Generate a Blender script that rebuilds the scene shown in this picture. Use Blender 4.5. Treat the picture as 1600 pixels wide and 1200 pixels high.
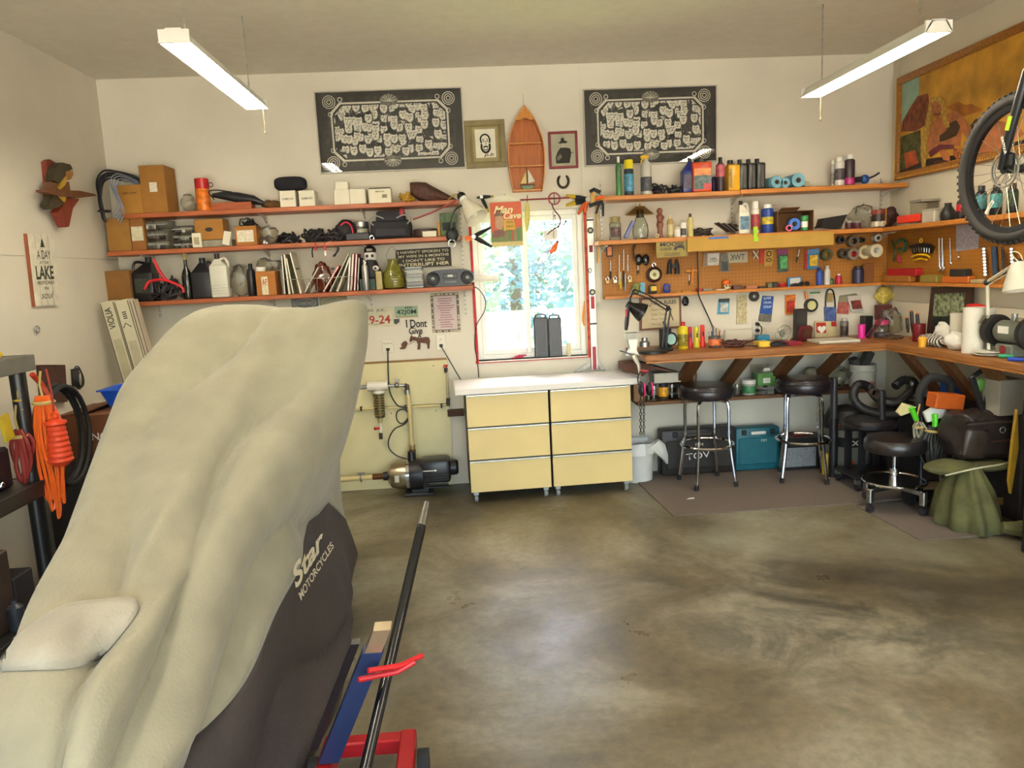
import bpy, bmesh, math, random
import numpy as np
from mathutils import Vector, Matrix, Euler, noise as mnoise
for o in list(bpy.data.objects): bpy.data.objects.remove(o)
SC = bpy.context.scene; COL = SC.collection; PI = math.pi
# ---------------------------------------------------------------- camera
F = 1165.0; H = 1.55
YAW, PIT, ROL = math.radians(-3.27), math.radians(8.52), math.radians(-2.82)
cy_, sy_ = math.cos(YAW), math.sin(YAW)
FW = Vector((-sy_*math.cos(PIT), cy_*math.cos(PIT), -math.sin(PIT)))
R_ = Vector((cy_, sy_, 0)); U_ = R_.cross(FW)
R_, U_ = math.cos(ROL)*R_+math.sin(ROL)*U_, -math.sin(ROL)*R_+math.cos(ROL)*U_
CP = Vector((0, 0, H))
cam = bpy.data.objects.new('camera', bpy.data.cameras.new('camera')); COL.objects.link(cam)
m = Matrix((R_, U_, -FW)).transposed().to_4x4(); m.translation = CP
cam.matrix_world = m
cam.data.sensor_width = 36; cam.data.lens = F*36/1600; cam.data.clip_start = .05; cam.data.clip_end = 200
SC.camera = cam
# ---------------------------------------------------------------- world, sun, exposure
W = bpy.data.worlds.new('sky'); SC.world = W; W.use_nodes = True
nt = W.node_tree; bg = nt.nodes['Background']
sky = nt.nodes.new('ShaderNodeTexSky'); sky.sky_type = 'NISHITA'; sky.sun_disc = False
sky.sun_elevation = math.radians(58); sky.sun_rotation = math.radians(20); sky.air_density = 1.2; sky.dust_density = 2.0
nt.links.new(sky.outputs[0], bg.inputs[0]); bg.inputs[1].default_value = 1.0
sl = bpy.data.lights.new('sun', 'SUN'); sl.energy = 48; sl.angle = math.radians(1.0); sl.color = (1, .95, .86)
sun = bpy.data.objects.new('sun', sl); COL.objects.link(sun)
sun.rotation_euler = Vector((-.12, -.36, -1)).to_track_quat('-Z', 'Y').to_euler()
vs = SC.view_settings; vs.view_transform = 'Standard'; vs.look = 'None'; vs.gamma = 1; vs.use_curve_mapping = False
vs.exposure = 0.92
# ---------------------------------------------------------------- unprojection: pixel -> point on a real plane
def ray(px, py): return FW+R_*((px-800)/F)-U_*((py-600)/F)
def onY(px, py, Y): d = ray(px, py); return CP+d*(Y/d.y)
def onX(px, py, X): d = ray(px, py); return CP+d*(X/d.x)
def onZ(px, py, Z): d = ray(px, py); return CP+d*((Z-H)/d.z)
def proj(p): d = Vector(p)-CP; return 800+F*d.dot(R_)/d.dot(FW), 600-F*d.dot(U_)/d.dot(FW)
def slot(x0, x1, yt, Y, zb):                 # front face in plane Y on a surface of height zb -> centre x, width, height
 t = onY((x0+x1)/2, yt, Y); pm = proj((t.x, Y, (zb+t.z)/2))[1]
 a = onY(x0, pm, Y).x; b = onY(x1, pm, Y).x
 return (a+b)/2, b-a, t.z-zb
def slotX(x0, x1, yt, X, zb):
 t = onX((x0+x1)/2, yt, X); pm = proj((X, t.y, (zb+t.z)/2))[1]
 a = onX(x0, pm, X).y; b = onX(x1, pm, X).y
 return (a+b)/2, abs(b-a), t.z-zb
# ---------------------------------------------------------------- materials
def lin(h):
 h = h.lstrip('#'); c = [int(h[i:i+2], 16)/255 for i in (0, 2, 4)]
 return tuple(x/12.92 if x <= .04045 else ((x+.055)/1.055)**2.4 for x in c)
_mc = {}
def M(col, rough=.5, metal=0, var=.12, scale=14, bump=0, coat=0, alpha=1, emit=0, stretch=None, sub=0):
 key = (col, rough, metal, var, scale, bump, coat, alpha, emit, stretch)
 if key in _mc: return _mc[key]
 mt = bpy.data.materials.new('mat_'+col.strip('#')); mt.use_nodes = True; n = mt.node_tree; b = n.nodes['Principled BSDF']
 c = lin(col)
 tc = n.nodes.new('ShaderNodeTexCoord'); mp = n.nodes.new('ShaderNodeMapping')
 if stretch: mp.inputs['Scale'].default_value = stretch
 n.links.new(tc.outputs['Object'], mp.inputs[0])
 nz = n.nodes.new('ShaderNodeTexNoise'); nz.inputs['Scale'].default_value = scale; nz.inputs['Detail'].default_value = 5
 n.links.new(mp.outputs[0], nz.inputs['Vector'])
 rp = n.nodes.new('ShaderNodeValToRGB')
 rp.color_ramp.elements[0].position = .3; rp.color_ramp.elements[1].position = .7
 rp.color_ramp.elements[0].color = (*[x*(1-var) for x in c], 1); rp.color_ramp.elements[1].color = (*[min(1, x*(1+var)) for x in c], 1)
 n.links.new(nz.outputs['Fac'], rp.inputs[0]); n.links.new(rp.outputs[0], b.inputs['Base Color'])
 b.inputs['Roughness'].default_value = rough; b.inputs['Metallic'].default_value = metal
 b.inputs['Coat Weight'].default_value = coat; b.inputs['Coat Roughness'].default_value = .08
 b.inputs['Alpha'].default_value = alpha
 if emit: b.inputs['Emission Color'].default_value = (*c, 1); b.inputs['Emission Strength'].default_value = emit
 if bump:
  bp = n.nodes.new('ShaderNodeBump'); bp.inputs['Strength'].default_value = bump; bp.inputs['Distance'].default_value = .01
  n.links.new(nz.outputs['Fac'], bp.inputs['Height']); n.links.new(bp.outputs[0], b.inputs['Normal'])
 _mc[key] = mt; return mt
def wood(col, rough=.45, var=.3, axis='x', scale=6):
 st = {'x': (1, 14, 14), 'y': (14, 1, 14), 'z': (14, 14, 1)}[axis]
 return M(col, rough, 0, var, scale, .15, 0, 1, 0, st)
def glassy(name, tint='#ffffff', base=.06, rough=0.0):
 if name in _mc: return _mc[name]
 mt = bpy.data.materials.new(name); mt.use_nodes = True; n = mt.node_tree; n.nodes.clear()
 out = n.nodes.new('ShaderNodeOutputMaterial'); mx = n.nodes.new('ShaderNodeMixShader'); t = n.nodes.new('ShaderNodeBsdfTransparent')
 g = n.nodes.new('ShaderNodeBsdfGlossy'); g.inputs['Roughness'].default_value = rough; t.inputs[0].default_value = (*lin(tint), 1)
 fr = n.nodes.new('ShaderNodeLayerWeight'); fr.inputs[0].default_value = .12
 ma = n.nodes.new('ShaderNodeMath'); ma.operation = 'ADD'; ma.use_clamp = True; ma.inputs[1].default_value = base
 n.links.new(fr.outputs['Fresnel'], ma.inputs[0]); n.links.new(ma.outputs[0], mx.inputs[0])
 n.links.new(t.outputs[0], mx.inputs[1]); n.links.new(g.outputs[0], mx.inputs[2]); n.links.new(mx.outputs[0], out.inputs[0])
 _mc[name] = mt; return mt
GLASS = glassy('clear_glass'); CLEAR = glassy('clear_plastic', '#eeeee8', .07, .2); JARG = glassy('jar_glass', '#eef2ee', .05, .05)
BAGM = glassy('bag_film', '#eeeee8', .07, .3)
BLACK = M('#17171a', .45); DARK = M('#242226', .6); RUBBER = M('#1b1b1c', .75); CHROME = M('#d9dadd', .12, 1, .03); STEEL = M('#a9a9a6', .35, .9, .08)
WHITE = M('#e6e2d8', .55, var=.04); PAPER = M('#e9e5da', .8, var=.05); CARD = M('#a8762f', .8, var=.08, scale=9); CARD2 = M('#8f6127', .8, var=.1, scale=9)
RED = M('#b3161c', .4); YEL = M('#e2b714', .4); BLUE = M('#1e3f9a', .4); GREEN = M('#2f9a3c', .4); ORANGE = M('#e2641c', .45)
BRASS = M('#8a6a3a', .35, .9); IVORY = M('#cfc39a', .6, var=.06); PINK = M('#d8266c', .45)
# ---------------------------------------------------------------- mesh builder
class MB:
 def __init__(s, org=None): s.v = []; s.f = []; s.o = Vector(org) if org is not None else None; s.T = None
 def add(s, vs, fs, T=None):
  b = len(s.v); T = T or s.T
  for p in vs:
   p = Vector(p)
   if T is not None: p = T @ p
   if s.o is not None: p = p-s.o
   s.v.append(p)
  s.f += [tuple(b+i for i in f) for f in fs]; return s
 def box(s, c, d, rot=None, bev=0, seg=1):
  hx, hy, hz = d[0]/2, d[1]/2, d[2]/2
  R = Matrix.Translation(Vector(c))
  if rot is not None: R = R @ (Euler(rot).to_matrix().to_4x4() if not isinstance(rot, (int, float)) else Matrix.Rotation(rot, 4, 'Z'))
  if s.T is not None: R = s.T @ R
  if bev:
   bm = bmesh.new(); bmesh.ops.create_cube(bm, size=1)
   for v in bm.verts: v.co = Vector((v.co.x*d[0], v.co.y*d[1], v.co.z*d[2]))
   bmesh.ops.bevel(bm, geom=list(bm.edges), offset=min(bev, .49*min(d)), segments=seg, affect='EDGES', profile=.5)
   bm.verts.index_update()
   s.add([v.co for v in bm.verts], [[v.index for v in f.verts] for f in bm.faces], R); bm.free(); return s
  vs = [(x, y, z) for z in (-hz, hz) for y in (-hy, hy) for x in (-hx, hx)]
  return s.add(vs, [(0, 2, 3, 1), (4, 5, 7, 6), (0, 1, 5, 4), (2, 6, 7, 3), (0, 4, 6, 2), (1, 3, 7, 5)], R)
 def lathe(s, prof, c=(0, 0, 0), n=16, axis='z', sx=1, sy=1, cap=True):
  vs = []; fs = []; k = len(prof)
  for i in range(n):
   a = 2*PI*i/n
   for r, z in prof:
    p = (r*math.cos(a)*sx, r*math.sin(a)*sy, z)
    if axis == 'y': p = (p[0], -p[2], p[1])
    elif axis == 'x': p = (p[2], p[0], p[1])
    vs.append(Vector(c)+Vector(p))
  for i in range(n):
   j = (i+1) % n
   for q in range(k-1): fs.append((i*k+q, j*k+q, j*k+q+1, i*k+q+1))
  if prof[0] == prof[-1]: cap = False
  if cap and prof[0][0] > 1e-5: fs.append(tuple(i*k for i in reversed(range(n))))
  if cap and prof[-1][0] > 1e-5: fs.append(tuple(i*k+k-1 for i in range(n)))
  return s.add(vs, fs)
 def cyl(s, p0, p1, r0, r1=None, n=12):
  r1 = r0 if r1 is None else r1; p0 = Vector(p0); p1 = Vector(p1); d = (p1-p0).normalized()
  a = d.orthogonal().normalized(); b = d.cross(a); vs = []
  for p, r in ((p0, r0), (p1, r1)):
   for i in range(n): t = 2*PI*i/n; vs.append(p+a*(r*math.cos(t))+b*(r*math.sin(t)))
  fs = [(i, (i+1) % n, n+(i+1) % n, n+i) for i in range(n)]+[tuple(reversed(range(n))), tuple(range(n, 2*n))]
  return s.add(vs, fs)
 def tube(s, pts, r, n=7, closed=False, smooth=0):
  pts = [Vector(p) for p in pts]
  k0 = len(pts)
  if smooth: pts = spline(pts, smooth, closed)
  k = len(pts)
  if isinstance(r, (list, tuple)) and len(r) != k: r = [float(q) for q in np.interp(np.linspace(0, 1, k), np.linspace(0, 1, k0), r)]
  vs = []; fs = []; prev = None
  for i, p in enumerate(pts):
   if closed: d = pts[(i+1) % k]-pts[i-1]
   else: d = pts[min(i+1, k-1)]-pts[max(i-1, 0)]
   d = d.normalized() if d.length > 1e-9 else Vector((0, 0, 1))
   if prev is None: a = d.orthogonal().normalized()
   else:
    a = prev-d*prev.dot(d); a = a.normalized() if a.length > 1e-6 else d.orthogonal().normalized()
   prev = a; b = d.cross(a); rr = r[i] if isinstance(r, (list, tuple)) else r
   for q in range(n): t = 2*PI*q/n; vs.append(p+a*(rr*math.cos(t))+b*(rr*math.sin(t)))
  for i in range(k if closed else k-1):
   j = (i+1) % k
   for q in range(n): fs.append((i*n+q, i*n+(q+1) % n, j*n+(q+1) % n, j*n+q))
  if not closed: fs += [tuple(reversed(range(n))), tuple(range((k-1)*n, k*n))]
  return s.add(vs, fs)
 def prism(s, poly, t, T=None):            # polygon in local xz, extruded along +y by t
  n = len(poly); vs = [(x, 0, z) for x, z in poly]+[(x, t, z) for x, z in poly]
  fs = [tuple(range(n)), tuple(reversed(range(n, 2*n)))]+[(i, n+i, n+(i+1) % n, (i+1) % n) for i in range(n)]
  return s.add(vs, fs, T)
 def solid(s, front, back):               # two matching loops of 3-d points
  n = len(front)
  return s.add(list(front)+list(back), [tuple(range(n)), tuple(reversed(range(n, 2*n)))]+[(i, n+i, n+(i+1) % n, (i+1) % n) for i in range(n)])
 def sph(s, c, r, n=12, m=8):
  r = (r, r, r) if isinstance(r, (int, float)) else r; vs = []; fs = []
  for j in range(m+1):
   th = PI*j/m
   for i in range(n):
    a = 2*PI*i/n; vs.append((c[0]+r[0]*math.sin(th)*math.cos(a), c[1]+r[1]*math.sin(th)*math.sin(a), c[2]+r[2]*math.cos(th)))
  for j in range(m):
   for i in range(n): fs.append((j*n+i, (j+1)*n+i, (j+1)*n+(i+1) % n, j*n+(i+1) % n))
  return s.add(vs, fs)
 def torus(s, c, R, r, axis='z', n=24, k=8, sc=(1, 1)):
  pts = []
  for i in range(n):
   a = 2*PI*i/n; u, v = R*math.cos(a)*sc[0], R*math.sin(a)*sc[1]
   pts.append(Vector(c)+Vector({'z': (u, v, 0), 'y': (u, 0, v), 'x': (0, u, v)}[axis]))
  return s.tube(pts, r, k, True)
 def crumple(s, amp, sc=6, seed=0, zmin=None):
  for i, p in enumerate(s.v):
   q = p*sc+Vector((seed*3.7, seed*1.3, seed)); d = mnoise.noise_vector(q)*amp+mnoise.noise_vector(q*2.7)*amp*.4
   p = p+d
   if zmin is not None: p.z = max(p.z, zmin)
   s.v[i] = p
  return s
 def build(s, name, mat, parent=None, smooth=35):
  me = bpy.data.meshes.new(name); me.from_pydata([tuple(p) for p in s.v], [], s.f)
  bm = bmesh.new(); bm.from_mesh(me); bmesh.ops.recalc_face_normals(bm, faces=bm.faces)
  bm.to_mesh(me); bm.free(); me.materials.append(mat)
  if smooth:
   for p in me.polygons: p.use_smooth = True
   me.set_sharp_from_angle(angle=math.radians(smooth))
  o = bpy.data.objects.new(name, me); COL.objects.link(o)
  if parent is not None: o.parent = parent
  return o
def spline(pts, sub=6, closed=False):
 n = len(pts); out = []
 rng = range(n if closed else n-1)
 for i in rng:
  p0 = pts[i-1] if (closed or i > 0) else pts[0]*2-pts[1]
  p1 = pts[i]; p2 = pts[(i+1) % n]; p3 = pts[(i+2) % n] if (closed or i+2 < n) else pts[-1]*2-pts[-2]
  for k in range(sub):
   t = k/sub
   out.append(.5*((2*p1)+(p2-p0)*t+(2*p0-5*p1+4*p2-p3)*t*t+(3*p1-p0-3*p2+p3)*t**3))
 if not closed: out.append(pts[-1])
 return out
def tag(o, label, cat, group=None):
 o['label'] = label; o['category'] = cat
 if group: o['group'] = group
 return o
def thing(name, label, cat, loc=(0, 0, 0), rz=0, group=None, rot=None):
 o = bpy.data.objects.new(name, None); COL.objects.link(o); o.location = loc; o.empty_display_size = .05
 o.rotation_euler = rot if rot else (0, 0, rz); return tag(o, label, cat, group)
def one(name, mb, mat, label, cat, loc=(0, 0, 0), rz=0, group=None, smooth=35, rot=None):
 o = mb.build(name, mat, None, smooth); o.location = loc; o.rotation_euler = rot if rot else (0, 0, rz); return tag(o, label, cat, group)
def struct(o): o['kind'] = 'structure'; return o
def copytree(o, parent=None, loc=None, rz=None):
 c = o.copy(); COL.objects.link(c); c.parent = parent
 for ch in list(o.children): copytree(ch, c)
 if loc is not None: c.location = loc
 if rz is not None: c.rotation_euler = (0, 0, rz)
 return c
FRONT = Matrix.Rotation(PI/2, 4, 'X')         # text plane facing -y
SIDE = Matrix.Rotation(-PI/2, 4, 'Z') @ Matrix.Rotation(PI/2, 4, 'X')   # facing -x
SIDEL = Matrix.Rotation(PI/2, 4, 'Z') @ Matrix.Rotation(PI/2, 4, 'X')   # facing +x
def text(s, parent, mat, c, w, h, T=FRONT, roll=0, name='lettering', shear=0, bold=.012, world=None):
 cu = bpy.data.curves.new('t', 'FONT'); cu.body = s; cu.size = 1; cu.align_x = 'CENTER'; cu.extrude = 0.0; cu.offset = bold; cu.shear = shear
 to = bpy.data.objects.new('t', cu); me = bpy.data.meshes.new_from_object(to)
 bpy.data.objects.remove(to); bpy.data.curves.remove(cu)
 P = [v.co.copy() for v in me.vertices]
 if not P: return None
 x0, x1 = min(p.x for p in P), max(p.x for p in P); y0, y1 = min(p.y for p in P), max(p.y for p in P)
 L = Matrix.Translation(Vector(c)) @ T @ Matrix.Rotation(roll, 4, 'Z')
 for v, p in zip(me.vertices, P): v.co = L @ Vector(((p.x-(x0+x1)/2)/max(x1-x0, 1e-6)*w, (p.y-(y0+y1)/2)/max(y1-y0, 1e-6)*h, 0))
 me.name = name; me.materials.clear(); me.materials.append(mat)
 o = bpy.data.objects.new(name, me); COL.objects.link(o)
 if parent is not None: o.parent = parent
 return o
def rnd(a, b): return random.uniform(a, b)
random.seed(7)
# ================================================================ THE ROOM
D = 5.45; XL = -2.40; XR = 3.17; ZC = 2.97; YF = -1.9
SEAM = 1.768
def wallmat(name, col, streak=True):
 mt = M(col, .7, 0, .05, 3, .04); return mt
WALL = M('#d6cfbe', .75, 0, .05, 2.2, .03); WALLR = M('#d3cab4', .75, 0, .09, 1.6, .03)
def floor_mat():
 mt = bpy.data.materials.new('stained_concrete'); mt.use_nodes = True; n = mt.node_tree; b = n.nodes['Principled BSDF']
 tc = n.nodes.new('ShaderNodeTexCoord')
 def nz(sc, det, ro=.6, dist=0):
  x = n.nodes.new('ShaderNodeTexNoise'); x.inputs['Scale'].default_value = sc; x.inputs['Detail'].default_value = det; x.inputs['Roughness'].default_value = ro
  x.inputs['Distortion'].default_value = dist; n.links.new(tc.outputs['Object'], x.inputs['Vector']); return x
 def ramp(src, stops):
  r = n.nodes.new('ShaderNodeValToRGB'); e = r.color_ramp.elements
  e[0].position, e[0].color = stops[0][0], (*lin(stops[0][1]), 1); e[1].position, e[1].color = stops[-1][0], (*lin(stops[-1][1]), 1)
  for p, c in stops[1:-1]: q = e.new(p); q.color = (*lin(c), 1)
  n.links.new(src, r.inputs[0]); return r
 def mix(a, bb, fac, mode='MIX'):
  x = n.nodes.new('ShaderNodeMixRGB'); x.blend_type = mode; n.links.new(a, x.inputs[1]); n.links.new(bb, x.inputs[2])
  if isinstance(fac, float): x.inputs[0].default_value = fac
  else: n.links.new(fac, x.inputs[0])
  return x
 base = ramp(nz(1.1, 8, .62, .6).outputs['Fac'], [(.28, '#484132'), (.48, '#736950'), (.72, '#a8a28c')])
 fine = ramp(nz(22, 6, .7).outputs['Fac'], [(.3, '#b8b8b8'), (.7, '#ffffff')])
 c1 = mix(base.outputs[0], fine.outputs[0], .7, 'MULTIPLY')
 st = ramp(nz(1.7, 9, .68, 1.2).outputs['Fac'], [(.45, '#000000'), (.6, '#ffffff')])   # dark oil stains
 sp = n.nodes.new('ShaderNodeTexCoord'); dist = n.nodes.new('ShaderNodeVectorMath'); dist.operation = 'DISTANCE'
 n.links.new(tc.outputs['Object'], dist.inputs[0]); dist.inputs[1].default_value = (1.5, 2.9, 0)
 rg = ramp(dist.outputs['Value'], [(.45, '#ffffff'), (1.0, '#000000')])
 rg.color_ramp.elements[0].position = .3; rg.color_ramp.elements[1].position = 1.0
 mm = n.nodes.new('ShaderNodeMath'); mm.operation = 'MULTIPLY'; n.links.new(st.outputs[0], mm.inputs[0]); n.links.new(rg.outputs[0], mm.inputs[1])
 m2 = n.nodes.new('ShaderNodeMath'); m2.operation = 'MULTIPLY'; n.links.new(mm.outputs[0], m2.inputs[0]); m2.inputs[1].default_value = .8
 dk = n.nodes.new('ShaderNodeRGB'); dk.outputs[0].default_value = (*lin('#2e2a22'), 1)
 c2 = mix(c1.outputs[0], dk.outputs[0], m2.outputs[0])
 lt = ramp(nz(.8, 7, .6, .8).outputs['Fac'], [(.55, '#000000'), (.75, '#ffffff')])
 l2 = n.nodes.new('ShaderNodeMath'); l2.operation = 'MULTIPLY'; n.links.new(lt.outputs[0], l2.inputs[0]); l2.inputs[1].default_value = .6
 lc = n.nodes.new('ShaderNodeRGB'); lc.outputs[0].default_value = (*lin('#a3a08c'), 1)
 c3 = mix(c2.outputs[0], lc.outputs[0], l2.outputs[0])
 n.links.new(c3.outputs[0], b.inputs['Base Color'])
 rr = ramp(nz(2.5, 6, .6).outputs['Fac'], [(.3, '#8c8c8c'), (.7, '#bebebe')]); n.links.new(rr.outputs[0], b.inputs['Roughness'])
 return mt
mb = MB(); mb.box(((XL+XR)/2, (D+YF)/2, -.05), (XR-XL+.6, D-YF+.6, .1)); struct(mb.build('floor', floor_mat()))
mb = MB(); mb.box(((XL+XR)/2, (D+YF)/2, ZC+.05), (XR-XL+.6, D-YF+.6, .1)); struct(mb.build('ceiling', M('#d9d3c2', .8, var=.04)))
# window opening in the back wall
WX0, WX1, WZ0, WZ1 = .075, .885, .915, 1.985
T_ = .16
def hole_wall(mb, y0, y1, xa, xb, za, zb, hx0, hx1, hz0, hz1):
 for a, b_, c, d in ((xa, hx0, za, zb), (hx1, xb, za, zb), (hx0, hx1, za, hz0), (hx0, hx1, hz1, zb)):
  if b_-a > 1e-4 and d-c > 1e-4: mb.box(((a+b_)/2, (y0+y1)/2, (c+d)/2), (b_-a, y1-y0, d-c))
mb = MB(); hole_wall(mb, D+.008, D+T_, XL-.2, XR+.2, 0, ZC, WX0, WX1, WZ0, WZ1); wb = struct(mb.build('wall_back', WALL, None, 0))
for a, b_, c, d in ((XL, WX0-.001, 0, SEAM-.0015), (XL, WX0-.001, SEAM+.0015, ZC), (WX1+.001, XR, 0, SEAM-.0015), (WX1+.001, XR, SEAM+.0015, ZC), (WX0, WX1, 0, WZ0), (WX0, WX1, WZ1, ZC)):
 MB().box(((a+b_)/2, D+.004, (c+d)/2), (b_-a, .008, d-c)).build('wall_panel', WALL, wb, 0)
mb = MB(); mb.box((XL-.1, (D+YF)/2, ZC/2), (.184, D-YF+.3, ZC)); wl = struct(mb.build('wall_left', WALL, None, 0))
for c, d in ((0, SEAM-.0015), (SEAM+.0015, ZC)):
 MB().box((XL-.004, (D+YF)/2, (c+d)/2), (.008, D-YF, d-c)).build('wall_panel', WALL, wl, 0)
mb = MB(); mb.box((XR+.1, (D+YF)/2, ZC/2), (.184, D-YF+.3, ZC)); wr = struct(mb.build('wall_right', WALLR, None, 0))
for a, b_, c, d in ((YF, 5.36, 0, 1.2), (YF, 5.36, 1.203, ZC), (5.363, D, 0, ZC)):
 MB().box((XR+.004, (a+b_)/2, (c+d)/2), (.008, b_-a, d-c)).build('wall_panel', WALLR, wr, 0)
# the open garage doorway behind the camera
mb = MB()
for a, b_, c, d in ((XL-.2, -2.1, 0, ZC), (2.87, XR+.2, 0, ZC), (-2.1, 2.87, 2.45, ZC)):
 mb.box(((a+b_)/2, YF-.08, (c+d)/2), (b_-a, .16, d-c))
struct(mb.build('wall_front', WALL, None, 0))
# window: white vinyl slider, two sashes, mullion
VINYL = M('#ece9e2', .35, var=.03)
yw = D+.09
w = struct(MB().box((0, 0, 0), (.001, .001, .001)).build('window_1', VINYL))
mb = MB()
fr = .038
for c, d in (((WX0+fr/2, yw, (WZ0+WZ1)/2), (fr, .07, WZ1-WZ0)), ((WX1-fr/2, yw, (WZ0+WZ1)/2), (fr, .07, WZ1-WZ0)), (((WX0+WX1)/2, yw, WZ0+fr/2), (WX1-WX0-2*fr, .07, fr)), (((WX0+WX1)/2, yw, WZ1-fr/2), (WX1-WX0-2*fr, .07, fr))):
 mb.box(c, d, bev=.004)
bpy.data.objects.remove(w); w = struct(mb.build('window_1', VINYL))
xm = onY(822, 450, yw).x
def sash(x0, x1, y, name='sash'):
 s = .034; z0, z1 = WZ0+fr, WZ1-fr; mb = MB()
 for c, d in (((x0+s/2, y, (z0+z1)/2), (s, .028, z1-z0)), ((x1-s/2, y, (z0+z1)/2), (s, .028, z1-z0)), (((x0+x1)/2, y, z0+s/2), (x1-x0-2*s, .028, s)), (((x0+x1)/2, y, z1-s/2), (x1-x0-2*s, .028, s))): mb.box(c, d, bev=.003)
 o = mb.build(name, VINYL, w)
 MB().box(((x0+x1)/2, y, (z0+z1)/2), (x1-x0-2*s+.004, .006, z1-z0-2*s+.004)).build('pane', GLASS, o, 0)
sash(WX0+fr, xm+.02, yw-.016); sash(xm-.02, WX1-fr, yw+.016)
mb = MB(); mb.box((xm-.07, yw-.033, WZ0+.16), (.012, .006, .05)); mb.build('sash_latch', VINYL, w)
# red painted casing strips round the opening
REDP = M('#b8272c', .7, var=.35, scale=30)
t1 = MB(); t1.box((WX0-.009, D-.004, (WZ0+WZ1)/2), (.018, .008, WZ1-WZ0+.03)); struct(t1.build('trim_1', REDP))
t1 = MB(); t1.box((WX1+.011, D-.004, (WZ0+WZ1)/2), (.022, .008, WZ1-WZ0)); struct(t1.build('trim_2', M('#c2492f', .7, var=.4, scale=30)))
t1 = MB(); t1.box(((WX0+WX1)/2, D-.006, WZ0-.008), (WX1-WX0+.045, .012, .016)); struct(t1.build('trim_3', REDP))
mb = MB(); mb.box(((WX0+WX1)/2, D+.02, WZ0-.004), (WX1-WX0-.004, .08, .008)); struct(mb.build('window_sill', WHITE))
# ---------------------------------------------------------------- outdoors beyond the window
GRASS = M('#7d8a52', .95, var=.4, scale=3)
mb = MB(); mb.box((0, 26, -.32), (60, 40.5, .1)); o = struct(mb.build('ground_outside', GRASS))
mb = MB(); mb.box((0, -12, -.16), (30, 19.5, .1)); o = struct(mb.build('driveway', M('#a39d90', .9, var=.15, scale=4)))
def tree(name, x, y, h, r, col, label, seed, cone=False):
 t = thing(name, label, 'tree', (x, y, -.27), 0, 'trees outside the window'); random.seed(seed)
 MB().cyl((0, 0, 0), (rnd(-.2, .2), rnd(-.2, .2), h*.85), .16, .04, 8).build('trunk', M('#5b4a38', .9, var=.3), t)
 vs = []; fs = []
 for i in range(3200):
  u = random.random(); zz = h*(.06+.94*u)
  rr = r*((1-u)*1.05+.06 if cone else math.sqrt(max(.02, 1-(2*u-1)**2)))*math.sqrt(random.random())
  a = rnd(0, 2*PI); c = Vector((rr*math.cos(a), rr*math.sin(a), zz)); s = rnd(.08, .19)
  d1 = Vector((rnd(-1, 1), rnd(-1, 1), rnd(-.5, .5))).normalized()*s; d2 = d1.orthogonal().normalized()*s*.5
  b = len(vs); vs += [c-d1, c+d2, c+d1, c-d2]; fs.append((b, b+1, b+2, b+3))
 mb = MB(); mb.add(vs, fs); o = mb.build('foliage', M(col, .8, var=.3, scale=2), t, 0); o['kind'] = 'stuff'
for i, (x, y, h, r, col, cone) in enumerate(((-.6, 13.0, 5.2, 1.5, '#7f9a78', 0), (1.2, 17.5, 6.5, 1.7, '#628690', 1), (2.7, 13.2, 5.4, 1.5, '#6c929c', 1), (5.6, 18, 7, 2.1, '#5c8484', 0), (-2.9, 18.5, 7, 2.1, '#5f7f45', 0), (2.2, 21.5, 7.5, 1.6, '#4f7350', 1))):  # right-pane trees have a bluish shadow tint painted into their foliage colour
 tree('conifer' if cone else 'leafy_tree', x, y, h, r, col, ['pale leafy tree filling the lower part of the window view', 'slim dark conifer standing between two bushier trees outside', 'grey green conifer seen through the window\'s right pane', 'broad leafy tree at the yard edge, right of the conifers', 'tall leafy tree far beyond the window\'s left pane', 'tallest conifer standing farthest back in the yard'][i], 40+i, cone)
random.seed(11)
# ---------------------------------------------------------------- fluorescent shop lights on chains
def shop_light(x, y1, z, label, L=1.22):
 t = thing('shop_light', label, 'light', (x, y1-L/2, z), 0, 'fluorescent shop lights under the ceiling')
 mb = MB(); mb.prism([(-.065, .0), (-.03, .055), (.03, .055), (.065, 0), (.06, 0), (.027, .048), (-.027, .048), (-.06, 0)], L, Matrix.Translation((0, -L/2, 0)))
 mb.build('reflector', M('#e4e2da', .4, var=.03), t, 30)
 for s in (-1, 1):
  MB().cyl((s*.028, -L/2+.02, .018), (s*.028, L/2-.02, .018), .013, n=12).build('tube', M('#fff4e0', .4, var=.01, emit=TUBE_E), t)
  MB().box((0, s*(L/2-.006), .025), (.12, .012, .05)).build('end_cap', WHITE, t)
  mb = MB()
  k = int((ZC-z-.055)/.03)
  for q in range(k): mb.box((0, s*L*.38, .06+q*.03+.012), (.008 if q % 2 else .003, .003 if q % 2 else .008, .028))
  mb.build('chain', STEEL, t)
 MB().tube([(.04, L/2-.05, .0), (.04, L/2-.05, -.13)], .0022, 5).build('pull_cord', M('#6a5a40', .6), t)
 MB().sph((.04, L/2-.05, -.135), (.006, .006, .01), 8, 6).build('cord_knob', M('#6a5a40', .6), t)
 return t
TUBE_E = 38
shop_light(-1.09, 4.42, 2.515, 'lit twin tube shop light hung from chains over the left shelves')
shop_light(2.12, 4.52, 2.49, 'lit twin tube shop light hung from chains over the stools')
shop_light(-1.05, 1.9, 2.515, 'lit twin tube shop light hung above the covered motorcycle')
shop_light(2.1, 1.9, 2.49, 'lit twin tube shop light hung above the open concrete floor')
shop_light(.5, .2, 2.5, 'lit twin tube shop light hung near the garage doorway')
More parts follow.
